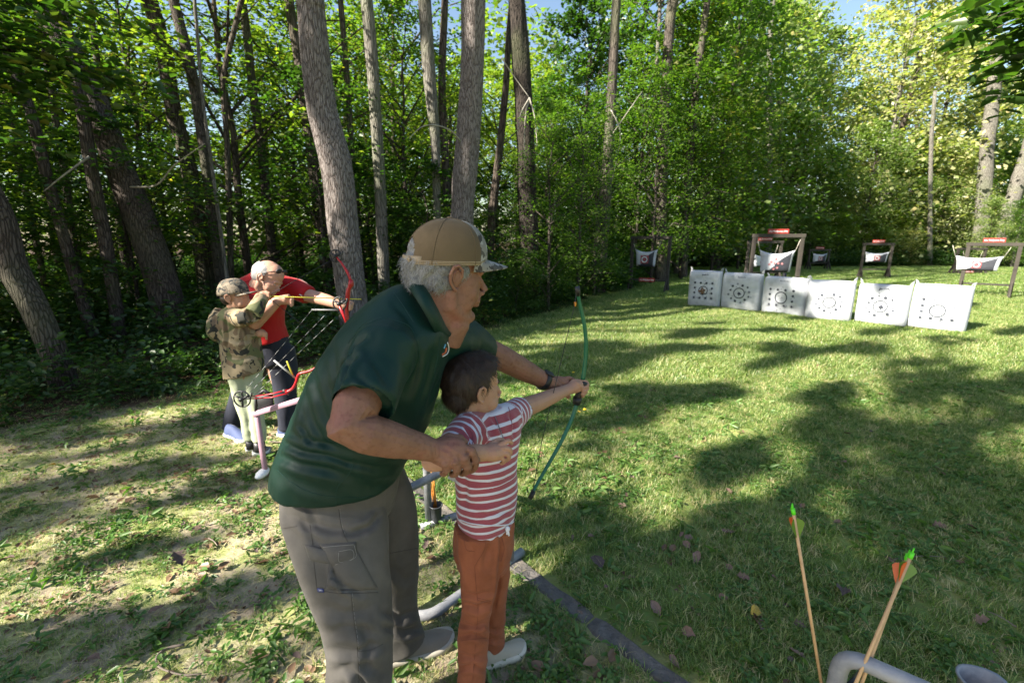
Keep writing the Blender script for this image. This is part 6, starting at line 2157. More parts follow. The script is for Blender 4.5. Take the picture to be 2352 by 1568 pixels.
# cap
cp = empty('cap', ho, 0); cp.parent = man; cp.location = ho - man.location
def cap_surface(fwd_r, side_r, h_, z0, n=96, m=28, back_hole=True, off=0.0, tilt=.10):
    V, idxs, Fs = [], {}, []
    for j in range(m + 1):
        t = j / m * math.pi / 2
        for i in range(n):
            a = 2 * math.pi * i / n
            c, s = math.cos(t), math.sin(t)
            rr_ = c ** .86 if j < m else 0
            x = math.cos(a) * rr_ * (fwd_r if math.cos(a) > 0 else fwd_r * 1.02) - .012
            y = math.sin(a) * rr_ * side_r
            z = z0 + h_ * s ** 1.02
            z += tilt * x
            if math.cos(a) > 0: x += .006 * math.sin(2 * t) * math.cos(a)
            sc_ = 1 + off
            V.append(q(x * sc_, y * sc_, z0 + (z - z0) * sc_))
    for j in range(m):
        for i in range(n):
            a = 2 * math.pi * (i + .5) / n
            if back_hole:
                da = abs(a - math.pi)
                if da < .56 and (da / .56) ** 2 + ((j - .5) / 10.0) ** 2 < 1.0: continue
            Fs.append((j * n + i, j * n + (i + 1) % n, (j + 1) * n + (i + 1) % n, (j + 1) * n + i))
    return V, Fs
V, Fs = cap_surface(.113, .090, .116, .036)
cols = []
for f in Fs:
    i = f[0] % 96; a = 2 * math.pi * (i + .5) / 96
    cols.append(1 if math.cos(a) > .66 else 0)
cme = mk('crown', V, Fs, mats=[CAPM, CAPC], fmat=cols)
cro = link('crown', cme, cp)
sd = cro.modifiers.new('thick', 'SOLIDIFY'); sd.thickness = .0022; sd.offset = 1
# panel seams, eyelets, button, sweat band edge
mb = MB()
for a in (0, math.pi / 3, 2 * math.pi / 3, math.pi, 4 * math.pi / 3, 5 * math.pi / 3):
    i = int(round(a / (2 * math.pi) * 96)) % 96
    j0 = 12 if abs(a - math.pi) < .1 else 0
    mb.tube([Vector(V[j * 96 + i]) + (Vector(V[j * 96 + i]) - q(-.01, 0, .04)).normalized() * .0022 for j in range(j0, 29)], .0016, 5)
mb.build('seams', CAPM, cro)
mb = MB(); ring = [Vector(V[2 * i]) for i in range(48)]
seg = [ring[i % 48] + (ring[i % 48] - q(-.01, 0, .04)).normalized() * .001 for i in range(28, 28 + 41)]
for z_ in (0, .004, .008): mb.tube([p + M @ Vector((0, 0, z_)) for p in seg], .0022, 5)
mb.build('band', CAPS, cro)
mb = MB(); mb.ell(Vector(V[28 * 96]) + upn * .002, (.010, .010, .006), M, 12, 8); mb.build('button', CAPM, cp)
mb = MB(); st_ = [ring[i] for i in range(18, 31)]
for k in range(len(st_) - 1): pass
rings = []
for p in st_:
    n_ = (p - q(-.01, 0, .04)).normalized()
    rings.append([p + M @ Vector((0, 0, .000)), p + M @ Vector((0, 0, .020)), p + M @ Vector((0, 0, .020)) + n_ * .002, p + n_ * .0025])
mb.rings(rings)
p = st_[9]; n_ = (p - q(-.01, 0, .04)).normalized()
mb.tube([p + M @ Vector((0, 0, .010)) + n_ * .002, p + M @ Vector((0, 0, .010)) + n_ * .005], [.0085, .0075], 12)
mb.build('strap', CAPS, cp)
# brim
V2, Fs2 = [], []
nu, nv = 24, 10
for s_ in (0, 1):
    for j in range(nv + 1):
        for i in range(nu + 1):
            u = i / nu * 2 - 1; v = j / nv
            a = u * 1.02
            x0, y0 = math.cos(a) * .113 - .012, math.sin(a) * .088
            ext = .072 * math.cos(u * math.pi / 2) ** .55 if abs(u) < 1 else 0
            x = x0 + ext * v; y = y0 * (1 - .06 * v)
            z = .036 + .10 * x0 + .008 - .010 * v - .010 * u * u * (.6 + v) + .004 * (1 - v)
            V2.append(q(x, y, z - (.0028 if s_ else 0)))
b0 = (nu + 1) * (nv + 1)
for j in range(nv):
    for i in range(nu):
        a = j * (nu + 1) + i
        Fs2.append((a, a + nu + 1, a + nu + 2, a + 1)); Fs2.append((b0 + a, b0 + a + 1, b0 + a + nu + 2, b0 + a + nu + 1))
for i in range(nu):
    a = nv * (nu + 1) + i; Fs2.append((a, a + b0, a + b0 + 1, a + 1))
link('brim', mk('brim', V2, Fs2, CAPC), cp)

# watch on the far wrist
wt = empty('watch', P(1250, 874, 1.73), 0); wt.parent = man; wt.location = P(1250, 874, 1.73) - man.location
wc = P(1250, 874, 1.727); wd = (P(1275, 884, 1.75) - P(1225, 861, 1.705)).normalized()
u_ = wd.cross(Vector((0, -.3, 1))).normalized(); v_ = wd.cross(u_)
def wring(r1, r2, w_):
    mbb = MB(); n = 28; rings = []
    for (rr_, ww) in ((r1, -w_), (r2, -w_ * .9), (r2, w_ * .9), (r1, w_)):
        rings.append([wc + wd * ww + (u_ * math.cos(2 * math.pi * k / n) * .90 + v_ * math.sin(2 * math.pi * k / n)) * rr_ for k in range(n)])
    return mbb.rings(rings, cap=False, closed=True)
wring(.0335, .0385, .0115).build('band', BLK, wt)
top = wc + v_ * -.0375 if v_.z < 0 else wc + v_ * .0375
Mw = Matrix((wd, u_, wd.cross(u_))).transposed()
mb = MB(); mb.box(top, (.040, .034, .011), Mw, .004); mb.build('case', BLK, wt)
mb = MB(); mb.box(wc - (top - wc) + Vector((0, -.002, 0)), (.026, .018, .004), Mw, .001); mb.build('clasp', simple('steel', (.5, .5, .5), .3, metal=1), wt)

# ================================================================== the striped boy
boy = empty('person', (-.07, 1.36, 0), 0, 'young boy in red and white striped shirt holding out the green bow', 'person')
ub = Vector((.65, .76, 0)).normalized(); vb = Vector((.76, -.65, 0)).normalized()
def bring(c, a, d, n=30, pw=2.4):
    out = []
    for k in range(n):
        t_ = 2 * math.pi * k / n; cc_, ss = math.cos(t_), math.sin(t_)
        cc_ = math.copysign(abs(cc_) ** (2 / pw), cc_); ss = math.copysign(abs(ss) ** (2 / pw), ss)
        out.append(c + ub * cc_ * a + vb * ss * d)
    return out
bt = [((1117, 1204), 1.36, .092, .084), ((1117, 1180), 1.36, .098, .088), ((1118, 1130), 1.365, .100, .092), ((1117, 1080), 1.37, .103, .092), ((1120, 1030), 1.375, .112, .088), ((1122, 990), 1.38, .120, .083), ((1124, 962), 1.385, .112, .070), ((1123, 948), 1.39, .075, .058), ((1118, 936), 1.39, .048, .048)]
A = spline([(*P(c[0], c[1], y), a, d) for c, y, a, d in bt], 40)
mb = MB(); mb.rings([bring(Vector(a[:3]), a[3], a[4]) for a in A])
R0, R1 = P(1072, 990, 1.29), P(1040, 1032, 1.20)
mb.tube([P(1100, 975, 1.36), R0, P(1054, 1010, 1.245), R1], [.055, .056, .053, .048], 18)
L0, L1 = P(1172, 958, 1.46), P(1198, 938, 1.525)
mb.tube([P(1145, 970, 1.40), L0, L1], [.055, .054, .047], 18)
bs = fuse(mb, .0045, 4)
bs.hollow(R1, R1 - R0, .042, .014); bs.hollow(L1, L1 - L0, .041, .014)
# stripe coordinate: along the body, or along a sleeve
def saxis(V_, a, b_):
    a = np.array(a); ab = np.array(b_) - a; l = np.linalg.norm(ab); ab /= l
    w = (V_ - a) @ ab; r_ = np.linalg.norm(V_ - a - w[:, None] * ab, axis=1); return w, r_
wR, rR = saxis(bs.V, P(1092, 978, 1.335), R1); wL, rL = saxis(bs.V, P(1158, 964, 1.425), L1)
st = bs.V[:, 2] + .006 * np.sin(bs.V[:, 0] * 25) 
st = st + .10 * ((bs.V - np.array(P(1118, 1080, 1.37))) @ np.array(vb)) * (bs.V[:, 2] > .80)
mR = (wR > .030) & (rR < .062) & (wR < .25); mL = (wL > .028) & (rL < .062)
st = np.where(mR, wR * 1.0 + .013, st); st = np.where(mL, wL + .013, st)
seamR = np.abs(wR - .030) < .004; seamL = np.abs(wL - .028) < .004
bs.noise(.0035, 12, (1, 1, .7)); bs.noise(.0012, 40)
for pts, w, dp in [([(1062, 1100), (1085, 1108), (1110, 1104)], 7, .004), ([(1060, 1150), (1090, 1160), (1150, 1150)], 8, .004), ([(1090, 1060), (1130, 1072), (1175, 1060)], 8, .003), ([(1075, 1175), (1120, 1182), (1175, 1172)], 6, .005),
                   ([(1070, 985), (1083, 1005), (1080, 1030)], 4, .006), ([(1130, 960), (1150, 985), (1160, 1010)], 4, .004), ([(1090, 965), (1100, 985), (1112, 1000)], 5, .004), ([(1110, 962), (1125, 985), (1135, 1000)], 5, .003),
                   ([(1172, 955), (1182, 975), (1180, 1000)], 4, .006), ([(1060, 1188), (1110, 1196), (1175, 1190)], 4, .004), ([(1064, 1080), (1070, 1130), (1066, 1175)], 6, .003)]:
    fold2(bs, pts, w, dp * 1.5)
m, nt, out = newmat('striped_shirt')
L = nt.links.new
at = nd(nt, 'ShaderNodeAttribute', attribute_name='st')
tc = nd(nt, 'ShaderNodeTexCoord')
nz = nd(nt, 'ShaderNodeTexNoise', i_Scale=7.0, i_Detail=2.0); L(tc.outputs['Object'], nz.inputs['Vector'])
ma = nd(nt, 'ShaderNodeMath', operation='MULTIPLY_ADD'); ma.inputs[1].default_value = .008; L(nz.outputs['Fac'], ma.inputs[0]); L(at.outputs['Fac'], ma.inputs[2])
dv = nd(nt, 'ShaderNodeMath', operation='DIVIDE'); dv.inputs[1].default_value = .0262; L(ma.outputs[0], dv.inputs[0])
fr_ = nd(nt, 'ShaderNodeMath', operation='FRACT'); L(dv.outputs[0], fr_.inputs[0])
rp = ramp(nt, [(0, (0.28, 0.062, 0.078)), (.64, (0.28, 0.062, 0.078)), (.68, (0.56, 0.54, 0.60)), (.96, (0.56, 0.54, 0.60)), (1.0, (0.28, 0.062, 0.078))]); L(fr_.outputs[0], rp.inputs['Fac'])
nk = nd(nt, 'ShaderNodeTexNoise', i_Scale=500.0, i_Detail=1.0); L(tc.outputs['Object'], nk.inputs['Vector'])
cc2 = mix(nt, .18, rp.outputs['Color'], nk.outputs['Fac'], 'OVERLAY')
b = nd(nt, 'ShaderNodeBsdfPrincipled'); b.inputs['Roughness'].default_value = .85; b.inputs['Sheen Weight'].default_value = .3; b.inputs['Specular IOR Level'].default_value = .2
L(cc2, b.inputs['Base Color'])
bp = nd(nt, 'ShaderNodeBump', i_Strength=.3, i_Distance=.001); L(nk.outputs['Fac'], bp.inputs['Height']); L(bp.outputs['Normal'], b.inputs['Normal'])
L(b.outputs[0], out.inputs['Surface'])
STRIPE = m
WHC = clothmat('white_jersey', (.62, .62, .67), 700, .2, .85, .05, .08)
bso = bs.build('shirt', STRIPE, boy)
a_ = bso.data.attributes.new('st', 'FLOAT', 'POINT'); a_.data.foreach_set('value', st.astype(np.float32))
bb_ = bvh_of(bs)
mb = MB()
stitch(bb_, [(1066, 975), (1082, 990), (1086, 1012), (1082, 1035)], .0012, 30, .0003, mb); stitch(bb_, [(1168, 935), (1174, 960), (1176, 985)], .0012, 24, .0003, mb)
mb.build('seams', simple('shirt_seam', (.24, .07, .085), .9), bso)
mb = MB(); stitch(bb_, [(1054, 1192), (1085, 1202), (1130, 1206), (1176, 1200), (1186, 1170), (1189, 1130)], .0022, 50, .0006, mb)
stitch(bb_, [(1186, 925), (1196, 935), (1200, 950)], .0018, 12, .0004, mb)
mb.build('hem', WHC, bso)
stitch(bb_, [(1136, 955), (1148, 985), (1158, 1014)], .0012, 20, .0016).build('zip', simple('zip_grey', (.16, .16, .18), .5), bso)
# collar band
nc = P(1120, 950, 1.39); mb = MB()
cr_ = []
for k in range(32):
    t_ = 2 * math.pi * k / 32
    cr_.append(nc + ub * math.cos(t_) * .053 + vb * math.sin(t_) * .050 + Vector((0, 0, -.010 * math.sin(t_) + .003)))
mb.tube(cr_, .0075, 8, closed=True, flat=1.3, up=(0, 0, 1)); mb.build('collar', WHC, bso)

# trousers
mb = MB()
mb.rings([bring(Vector(a[:3]), a[3], a[4]) for a in spline([(*P(1112, 1196, 1.36), .098, .092), (*P(1111, 1225, 1.36), .100, .098), (*P(1111, 1262, 1.36), .100, .098), (*P(1110, 1300, 1.36), .085, .08)], 12)])
nl = [((1048, 1215), (1150, 1220), 1.315, .062), ((1051, 1260), (1150, 1262), 1.31, .062), ((1056, 1310), (1148, 1310), 1.30, .058), ((1060, 1360), (1140, 1360), 1.295, .055), ((1060, 1410), (1130, 1410), 1.29, .050),
      ((1053, 1450), (1126, 1450), 1.28, .050), ((1050, 1500), (1122, 1500), 1.275, .048), ((1048, 1550), (1118, 1550), 1.27, .046), ((1046, 1600), (1116, 1600), 1.27, .046), ((1050, 1640), (1118, 1640), 1.27, .046)]
mb.rings(loft2(nl, 24, 4, pw=2.1))
fl = [((1085, 1215), (1170, 1218), 1.40, .058), ((1090, 1280), (1171, 1280), 1.41, .056), ((1098, 1340), (1170, 1340), 1.415, .052), ((1100, 1400), (1163, 1400), 1.42, .047), ((1100, 1450), (1158, 1448), 1.425, .045), ((1102, 1492), (1160, 1486), 1.43, .044)]
mb.rings(loft2(fl, 24, 4, pw=2.1))
bt_ = fuse(mb, .0045, 4)
bt_.noise(.006, 11, (1, 1, .7)); bt_.noise(.003, 28, (1, 1, 1.4))
for pts, w, dp in [([(1062, 1360), (1090, 1368), (1135, 1358)], 6, .005), ([(1060, 1385), (1095, 1395), (1130, 1385)], 7, .006), ([(1056, 1430), (1090, 1440), (1124, 1428)], 6, .006), ([(1054, 1462), (1085, 1455), (1120, 1468)], 6, .006),
                   ([(1050, 1500), (1085, 1512), (1120, 1500)], 7, .006), ([(1050, 1535), (1085, 1528), (1116, 1540)], 6, .006), ([(1120, 1440), (1140, 1448), (1158, 1440)], 4, .006), ([(1118, 1465), (1140, 1472), (1160, 1465)], 4, .006),
                   ([(1130, 1240), (1118, 1270), (1112, 1300)], 7, .004), ([(1150, 1225), (1152, 1260), (1148, 1300)], 5, .006), ([(1148, 1300), (1145, 1350), (1135, 1400)], 5, .006), ([(1070, 1230), (1085, 1260), (1082, 1300)], 8, .003)]:
    fold2(bt_, pts, w * .9, dp * 1.6)
for k in range(22):
    x = 1051 + k * 5.3
    fold2(bt_, [(x, 1203), (x + 1, 1222)], 1.6, .0022)
bto = bt_.build('trousers', RUST, boy)
bv2 = bvh_of(bt_)
mb = MB()
for q_ in ([(1050, 1226), (1085, 1230), (1130, 1232), (1168, 1228)], [(1118, 1232), (1112, 1262), (1096, 1290), (1090, 1300)], [(1090, 1300), (1094, 1350), (1098, 1400), (1092, 1480), (1086, 1560)], [(1096, 1372), (1128, 1380)], [(1096, 1377), (1128, 1385)],
           [(1066, 1240), (1072, 1262), (1090, 1266)], [(1060, 1470), (1118, 1464)], [(1152, 1232), (1158, 1260), (1150, 1290)]):
    stitch(bv2, q_, .0009, 40, .0001, mb)
mb.build('seams', RSEAM, bto)
mb = MB(); p = P(1166, 1214, 1.30); mb.ell(p, (.008, .007, .010)); mb.tube([p, p + Vector((.004, -.004, -.022))], [.004, .003], 8); mb.tube([p, p + Vector((-.003, -.004, -.018))], [.0035, .0025], 8)
mb.build('drawstring', WHC, bto)
shoe(boy, G(1100, 1538), G(1206, 1492), .074, SHOEB, simple('cream_sole', (.55, .50, .40), .6), None, .062)
shoe(boy, Vector((-.21, 1.21, 0)), Vector((-.02, 1.23, 0)), .074, SHOEB, simple('cream_sole_b', (.55, .50, .40), .6), None, .062)

# head
fb_ = Vector((.87, .50, -.02)).normalized(); bo = P(1087, 893, 1.362); bsx = .86
mb, qb, Mb = head_mb(bo, fb_, Vector((0, 0, 1)), bsx, child=True)
mb.tube([qb(-.028, 0, -.02), qb(-.022, 0, -.09), P(1116, 958, 1.388), P(1120, 985, 1.39)], [.044, .041, .043, .05], 16)
bh = fuse(mb, .0024, 6)
face_cut(bh, qb, bsx)
em = MB(); ltb = Vector((0, 0, 1)).cross(fb_).normalized()
ear_mb(em, bo, fb_, ltb, fb_.cross(ltb), bsx * .92, -1); ear_mb(em, bo, fb_, ltb, fb_.cross(ltb), bsx * .92, 1)
be = fuse(em, .0014, 2)
mb = MB()
mb.tube([P(1068, 1000, 1.28), P(1042, 1030, 1.21), P(1012, 1054, 1.15), P(992, 1058, 1.128), P(1015, 1055, 1.122), P(1060, 1046, 1.135), P(1095, 1040, 1.155), P(1115, 1040, 1.170)], [.034, .034, .031, .030, .031, .029, .025, .023], 14)
mb.tube([P(1110, 1040, 1.168), P(1130, 1038, 1.180), P(1148, 1036, 1.192)], [.024, .031, .028], 12, flat=.85)
for pl, r0 in [([(1144, 1024, 1.185), (1158, 1017, 1.186), (1168, 1012, 1.19), (1176, 1018, 1.20)], .0082), ([(1150, 1030, 1.178), (1164, 1029, 1.176), (1173, 1036, 1.184), (1169, 1046, 1.195)], .0082),
               ([(1150, 1040, 1.176), (1163, 1041, 1.172), (1169, 1050, 1.180), (1163, 1057, 1.192)], .0080), ([(1144, 1048, 1.176), (1154, 1052, 1.172), (1158, 1060, 1.182), (1150, 1064, 1.192)], .0072),
               ([(1124, 1024, 1.185), (1136, 1014, 1.20), (1150, 1010, 1.21), (1160, 1014, 1.215)], .0085)]:
    mb.tube(spline([P(*p) for p in pl], 10), list(np.linspace(r0 * 1.05, r0 * .8, 10)), 8)
bR = fuse(mb, .0020, 2)
mb = MB()
mb.tube([P(1178, 952, 1.48), P(1205, 936, 1.54), P(1240, 922, 1.61), P(1272, 908, 1.68), P(1298, 897, 1.735), P(1312, 891, 1.762)], [.036, .036, .033, .029, .023, .022], 14)
mb.tube([P(1308, 893, 1.757), P(1320, 886, 1.775), P(1332, 884, 1.788)], [.023, .030, .026], 12)
for pl, r0 in [([(1330, 876, 1.785), (1344, 876, 1.790), (1350, 882, 1.785), (1346, 889, 1.770), (1338, 890, 1.768)], .0085), ([(1332, 884, 1.79), (1346, 885, 1.790), (1349, 892, 1.782), (1344, 898, 1.768), (1336, 898, 1.766)], .0085),
               ([(1330, 892, 1.79), (1343, 893, 1.790), (1346, 900, 1.780), (1341, 905, 1.768), (1334, 904, 1.768)], .0080), ([(1328, 899, 1.79), (1338, 901, 1.790), (1341, 907, 1.780), (1337, 911, 1.770)], .0074),
               ([(1316, 878, 1.77), (1326, 880, 1.758), (1335, 888, 1.760), (1338, 896, 1.766)], .0090)]:
    mb.tube(spline([P(*p) for p in pl], 10), list(np.linspace(r0 * 1.05, r0 * .8, 10)), 8)
bL = fuse(mb, .0022, 2)
core = MB(); core.rings([bring(Vector(a[:3]), a[3] * .75, a[4] * .75, 12) for a in A[::6]])
core.tube([P(1105, 1250, 1.32), P(1095, 1400, 1.29), P(1085, 1640, 1.27)], [.05, .036, .03], 8); core.tube([P(1125, 1250, 1.40), P(1130, 1400, 1.42), P(1132, 1490, 1.43)], [.045, .034, .03], 8)
bc = fuse(core, .012, 1)
join_skins([bh, be, bR, bL, bc]).build('body', SKIN_B, boy)
eyes(boy, qb, bsx, Mb)
mb = MB()
for y in (-1, 1): mb.tube([qb(.092, y * .014, .022), qb(.091, y * .030, .027), qb(.080, y * .044, .022)], [.002, .0024, .0014], 6)
mb.build('eyebrows', HAIR_D, boy)
# hair
mb = MB()
def e2(c, r): mb.ell(qb(*c), tuple(k * bsx for k in r), Mb, 22, 16)
e2((-.020, 0, .046), (.108, .086, .094)); e2((.018, 0, .072), (.085, .072, .068)); e2((-.060, 0, -.010), (.058, .064, .062))
bhr = fuse(mb, .0030, 3)
# keep the face free: trim the shell in front of a hairline
loc = (bhr.V - np.array(bo)) @ np.array(Mb) / bsx
def hairline(l): 
    x, y, z = l[:, 0], l[:, 1], l[:, 2]
    return (x < .062 + .35 * (z - .075)) & ~((z < .060) & (x > .028 + .20 * (z - .03))) & ~((z < .006) & (x > -.012)) & ~((z < -.045) & (x > -.05)) | (z > .105)
C_ = (bhr.centers() - np.array(bo)) @ np.array(Mb) / bsx
kp = hairline(C_)
bhr.F = [f for f, k in zip(bhr.F, kp) if k]
bhr.noise(.0016, 60)
hb = link('hair', mk('hair', bhr.V, bhr.F, HAIR_D), boy)
N_ = bhr.normals()
vis = np.unique(np.array([i for f in bhr.F for i in f]))
loc = (bhr.V - np.array(bo)) @ np.array(Mb) / bsx
sel = rg2.choice(vis, min(5200, len(vis)), replace=False)
crown_pt = np.array([-.045, .01, .12])
dl_ = loc[sel] - crown_pt; dl_[:, 2] *= 1.0
dl_ = dl_ @ np.array(Mb).T
nn_ = N_[sel]; dl_ = dl_ - nn_ * (dl_ * nn_).sum(1, keepdims=True); dl_ /= np.linalg.norm(dl_, axis=1, keepdims=True) + 1e-9
hair_strands(hb, bhr.V[sel], nn_, dl_, .022, .00055, simple('brown_hair_strand', (0.038, 0.022, 0.014), .5, .5, 30), curl=.10, seed=5, lift=.28, name='strands', segs=3)
# ================================================================== the pair farther back
red = empty('person', (-2.0, 3.5, 0), 0, 'grey haired man in red shirt steadying the upright red compound bow', 'person')
mb = MB()
T = [((594, 795), (657, 778), 3.48, .15), ((585, 765), (650, 758), 3.48, .155), ((572, 730), (645, 728), 3.46, .165), ((556, 695), (652, 700), 3.44, .17), ((545, 665), (655, 675), 3.44, .165), ((552, 640), (640, 655), 3.46, .12), ((582, 622), (622, 640), 3.47, .07)]
mb.rings(loft2(T, 24, 3))
mb.tube([P(625, 668, 3.5), P(655, 660, 3.52), P(685, 664, 3.5), P(708, 678, 3.46)], [.12, .10, .085, .072], 14)
mb.tube([P(590, 680, 3.35), P(575, 705, 3.22), P(572, 725, 3.16)], [.11, .09, .075], 14)
rs_ = fuse(mb, .010, 3); rs_.noise(.010, 7); rs_.noise(.003, 20)
rso = rs_.build('shirt', REDT, red)
stitch(bvh_of(rs_), [(548, 652), (575, 645), (592, 650)], .003, 14, .001).build('seams', simple('dark_red', (.2, .004, .006), .8), rso)
stitch(bvh_of(rs_), [(688, 676), (694, 679)], .003, 5, .002).build('print', WHP, rso)
mb = MB()
mb.tube([P(596, 628, 3.40), P(602, 645, 3.36), P(618, 658, 3.35)], .016, 8); mb.build('collar', REDT, rso)
mb = MB()
mb.rings(loft2([((596, 785), (655, 772), 3.48, .13), ((600, 815), (662, 800), 3.48, .13), ((615, 840), (668, 825), 3.48, .12)], 20, 2))
mb.tube([P(640, 800, 3.50), P(652, 850, 3.48), P(655, 900, 3.46), P(658, 950, 3.44), P(660, 985, 3.44)], [.115, .10, .085, .075, .07], 14)
mb.tube([P(612, 800, 3.45), P(585, 850, 3.50), P(556, 905, 3.56), P(540, 960, 3.60), P(537, 985, 3.60)], [.115, .095, .08, .078, .08], 14)
rt_ = fuse(mb, .010, 3); rt_.noise(.010, 7); rt_.build('trousers', NAVY, red)
shoe(red, G(532, 1000) + Vector((-.03, .0, 0)), G(556, 1004) + Vector((.12, -.10, 0)), .11, BLUES, WHS, None, .085)
shoe(red, Vector((P(655, 985, 3.44).x - .05, 3.44, 0)), Vector((P(655, 985, 3.44).x + .22, 3.38, 0)), .11, BLUES, WHS, None, .085)
fr = Vector((.80, -.18, -.50)).normalized(); ro = P(616, 641, 3.33)
mb, q3, M3 = head_mb(ro, fr, Vector((.45, .1, .85)), 1.0)
mb.tube([q3(-.02, 0, 0), q3(-.03, 0, -.09), P(592, 655, 3.44)], [.058, .06, .07], 14)
mb.tube([P(700, 676, 3.47), P(725, 683, 3.44), P(752, 690, 3.40), P(778, 699, 3.36), P(786, 702, 3.35)], [.052, .050, .046, .034, .030], 14)
mb.tube([P(784, 701, 3.35), P(800, 700, 3.32), P(808, 697, 3.28)], [.032, .034, .02], 10)
for k in range(4): mb.tube([P(797, 697 + k * 3, 3.31), P(808, 698 + k * 3, 3.25), P(803, 702 + k * 3, 3.20)], .011, 6)
mb.tube([P(572, 735, 3.14), P(585, 742, 3.10), P(610, 715, 3.10), P(636, 692, 3.12), P(648, 688, 3.13)], [.052, .050, .047, .034, .030], 14)
mb.tube([P(645, 689, 3.13), P(658, 688, 3.14), P(667, 690, 3.15)], [.032, .038, .026], 10)
for k in range(4): mb.tube([P(664, 682 + k * 5, 3.13), P(672, 685 + k * 5, 3.12), P(668, 690 + k * 4, 3.09)], .011, 6)
mb.tube([P(655, 682, 3.12), P(664, 678, 3.10)], .012, 6)
rb = fuse(mb, .0045, 3); face_cut(rb, q3, 1.0)
em = MB(); fr_n = fr; lt3 = Vector((.45, .1, .85)).cross(fr).normalized(); up3 = fr.cross(lt3)
ear_mb(em, ro, fr, lt3, up3, 1.0, -1); ear_mb(em, ro, fr, lt3, up3, 1.0, 1)
core = MB(); core.tube([P(600, 670, 3.46), P(625, 790, 3.48), P(650, 900, 3.47)], [.10, .10, .06], 10)
join_skins([rb, fuse(em, .0025, 1), fuse(core, .02, 1)]).build('body', SKIN_C, red)
eyes(red, q3, 1.0, M3)
mb = MB()
for c, r_ in (((-.034, 0, .030), (.104, .090, .086)), ((-.06, 0, -.005), (.064, .076, .062))): mb.ell(q3(*c), r_, M3, 18, 12)
hh = fuse(mb, .006, 2); hh.noise(.002, 60)
C_ = (hh.centers() - np.array(ro)) @ np.array(M3)
hh.F = [f for f, c in zip(hh.F, C_) if c[0] < .01 + .0 * c[2] and not (c[2] > .085 and abs(c[1]) < .045) and not (c[2] < -.02 and c[0] > -.03)]
link('hair', mk('hair', hh.V, hh.F, simple('short_grey_hair', (.26, .25, .245), .7, .2, 80, .4, 200)), red)
sg = empty('sunglasses', q3(.05, 0, .10)); sg.parent = red; sg.location = q3(.05, 0, .10) - red.location
for y in (-.034, .034):
    mb = MB(); mb.ell(q3(.062, y, .102), (.012, .030, .020), M3, 14, 8); mb.build('lens', BLK, sg)
mb = MB(); mb.tube([q3(.072, -.01, .106), q3(.072, .01, .106)], .004, 6)
for y in (-1, 1): mb.tube([q3(.055, y * .062, .092), q3(.02, y * .080, .06), q3(-.01, y * .083, .030)], .0035, 6)
mb.build('frame', BLK, sg)

kid = empty('person', (-1.95, 3.1, 0), 0, 'boy in camouflage jacket and cap drawing the upright red bow', 'person')
mb = MB()
T = [((520, 868), (602, 850), 3.12, .115), ((517, 840), (603, 828), 3.12, .12), ((512, 800), (597, 795), 3.12, .118), ((510, 765), (588, 762), 3.12, .118), ((510, 735), (580, 735), 3.12, .125), ((514, 715), (572, 718), 3.12, .12), ((524, 703), (560, 706), 3.12, .07)]
mb.rings(loft2(T, 24, 3))
mb.tube([P(535, 728, 3.08), P(555, 730, 2.98), P(578, 722, 2.93)], [.07, .062, .058], 12)
mb.tube([P(578, 722, 2.93), P(590, 705, 2.97), P(603, 683, 3.03)], [.060, .052, .042], 12)
mb.tube([P(562, 740, 3.2), P(580, 760, 3.18), P(596, 766, 3.10)], [.06, .05, .038], 12)
mb.ell(P(505, 752, 3.12), (.075, .10, .10)); mb.tube([P(515, 722, 3.12), P(498, 745, 3.12), P(496, 770, 3.12)], [.07, .07, .05], 12)
kj = fuse(mb, .008, 3); kj.noise(.012, 8); kj.noise(.003, 25)
for pts, w, dp in [([(556, 742), (566, 760), (570, 785)], 3, .010), ([(520, 775), (545, 785), (580, 780)], 4, .008), ([(520, 815), (550, 826), (590, 815)], 4, .008), ([(568, 712), (580, 735), (575, 748)], 3, .01), ([(518, 735), (522, 770), (520, 800)], 3, .014)]:
    fold2(kj, pts, w, dp)
k = (kj.V[:, 2] < P(560, 860, 3.12).z + .02); 
kj.build('jacket', CAMO, kid)
mb = MB()
mb.tube([P(545, 840, 3.10), P(552, 900, 3.08), P(568, 960, 3.07), P(576, 1008, 3.08)], [.080, .062, .048, .045], 14)
mb.tube([P(580, 840, 3.14), P(582, 900, 3.10), P(590, 960, 3.07), P(597, 1012, 3.06)], [.078, .062, .048, .045], 14)
kt = fuse(mb, .008, 2); kt.noise(.010, 10); kt.noise(.003, 30); kt.build('trousers', SAGE, kid)
shoe(kid, G(567, 1036), G(590, 1030) + Vector((.05, .0, 0)), .08, GREYS, WHS, LACE, .065)
shoe(kid, G(583, 1044), G(608, 1040) + Vector((.05, .0, 0)), .08, GREYS, WHS, LACE, .065)
mb = MB()
for q_ in ((576, 1008, 3.08), (595, 1014, 3.06)): mb.tube([P(*q_), P(*q_) + Vector((0, 0, -.07))], .038, 10)
mb.build('socks', BLK, kid)
fk = Vector((.97, -.02, .04)).normalized(); ko = P(541, 683, 3.10)
mb, q4, M4 = head_mb(ko, fk, Vector((0, 0, 1)), .88, child=True)
mb.tube([q4(-.02, 0, -.02), q4(-.025, 0, -.10), P(540, 712, 3.12)], [.045, .045, .05], 12)
mb.tube([P(600, 687, 3.02), P(607, 677, 3.04), P(612, 674, 3.05)], [.028, .034, .026], 10)
for k in range(4): mb.tube([P(610, 669 + k * 3.4, 3.03), P(618, 672 + k * 3.4, 3.02), P(616, 677 + k * 3, 3.05)], .010, 6)
mb.tube([P(594, 766, 3.10), P(602, 765, 3.08), P(607, 767, 3.08)], [.026, .030, .022], 10)
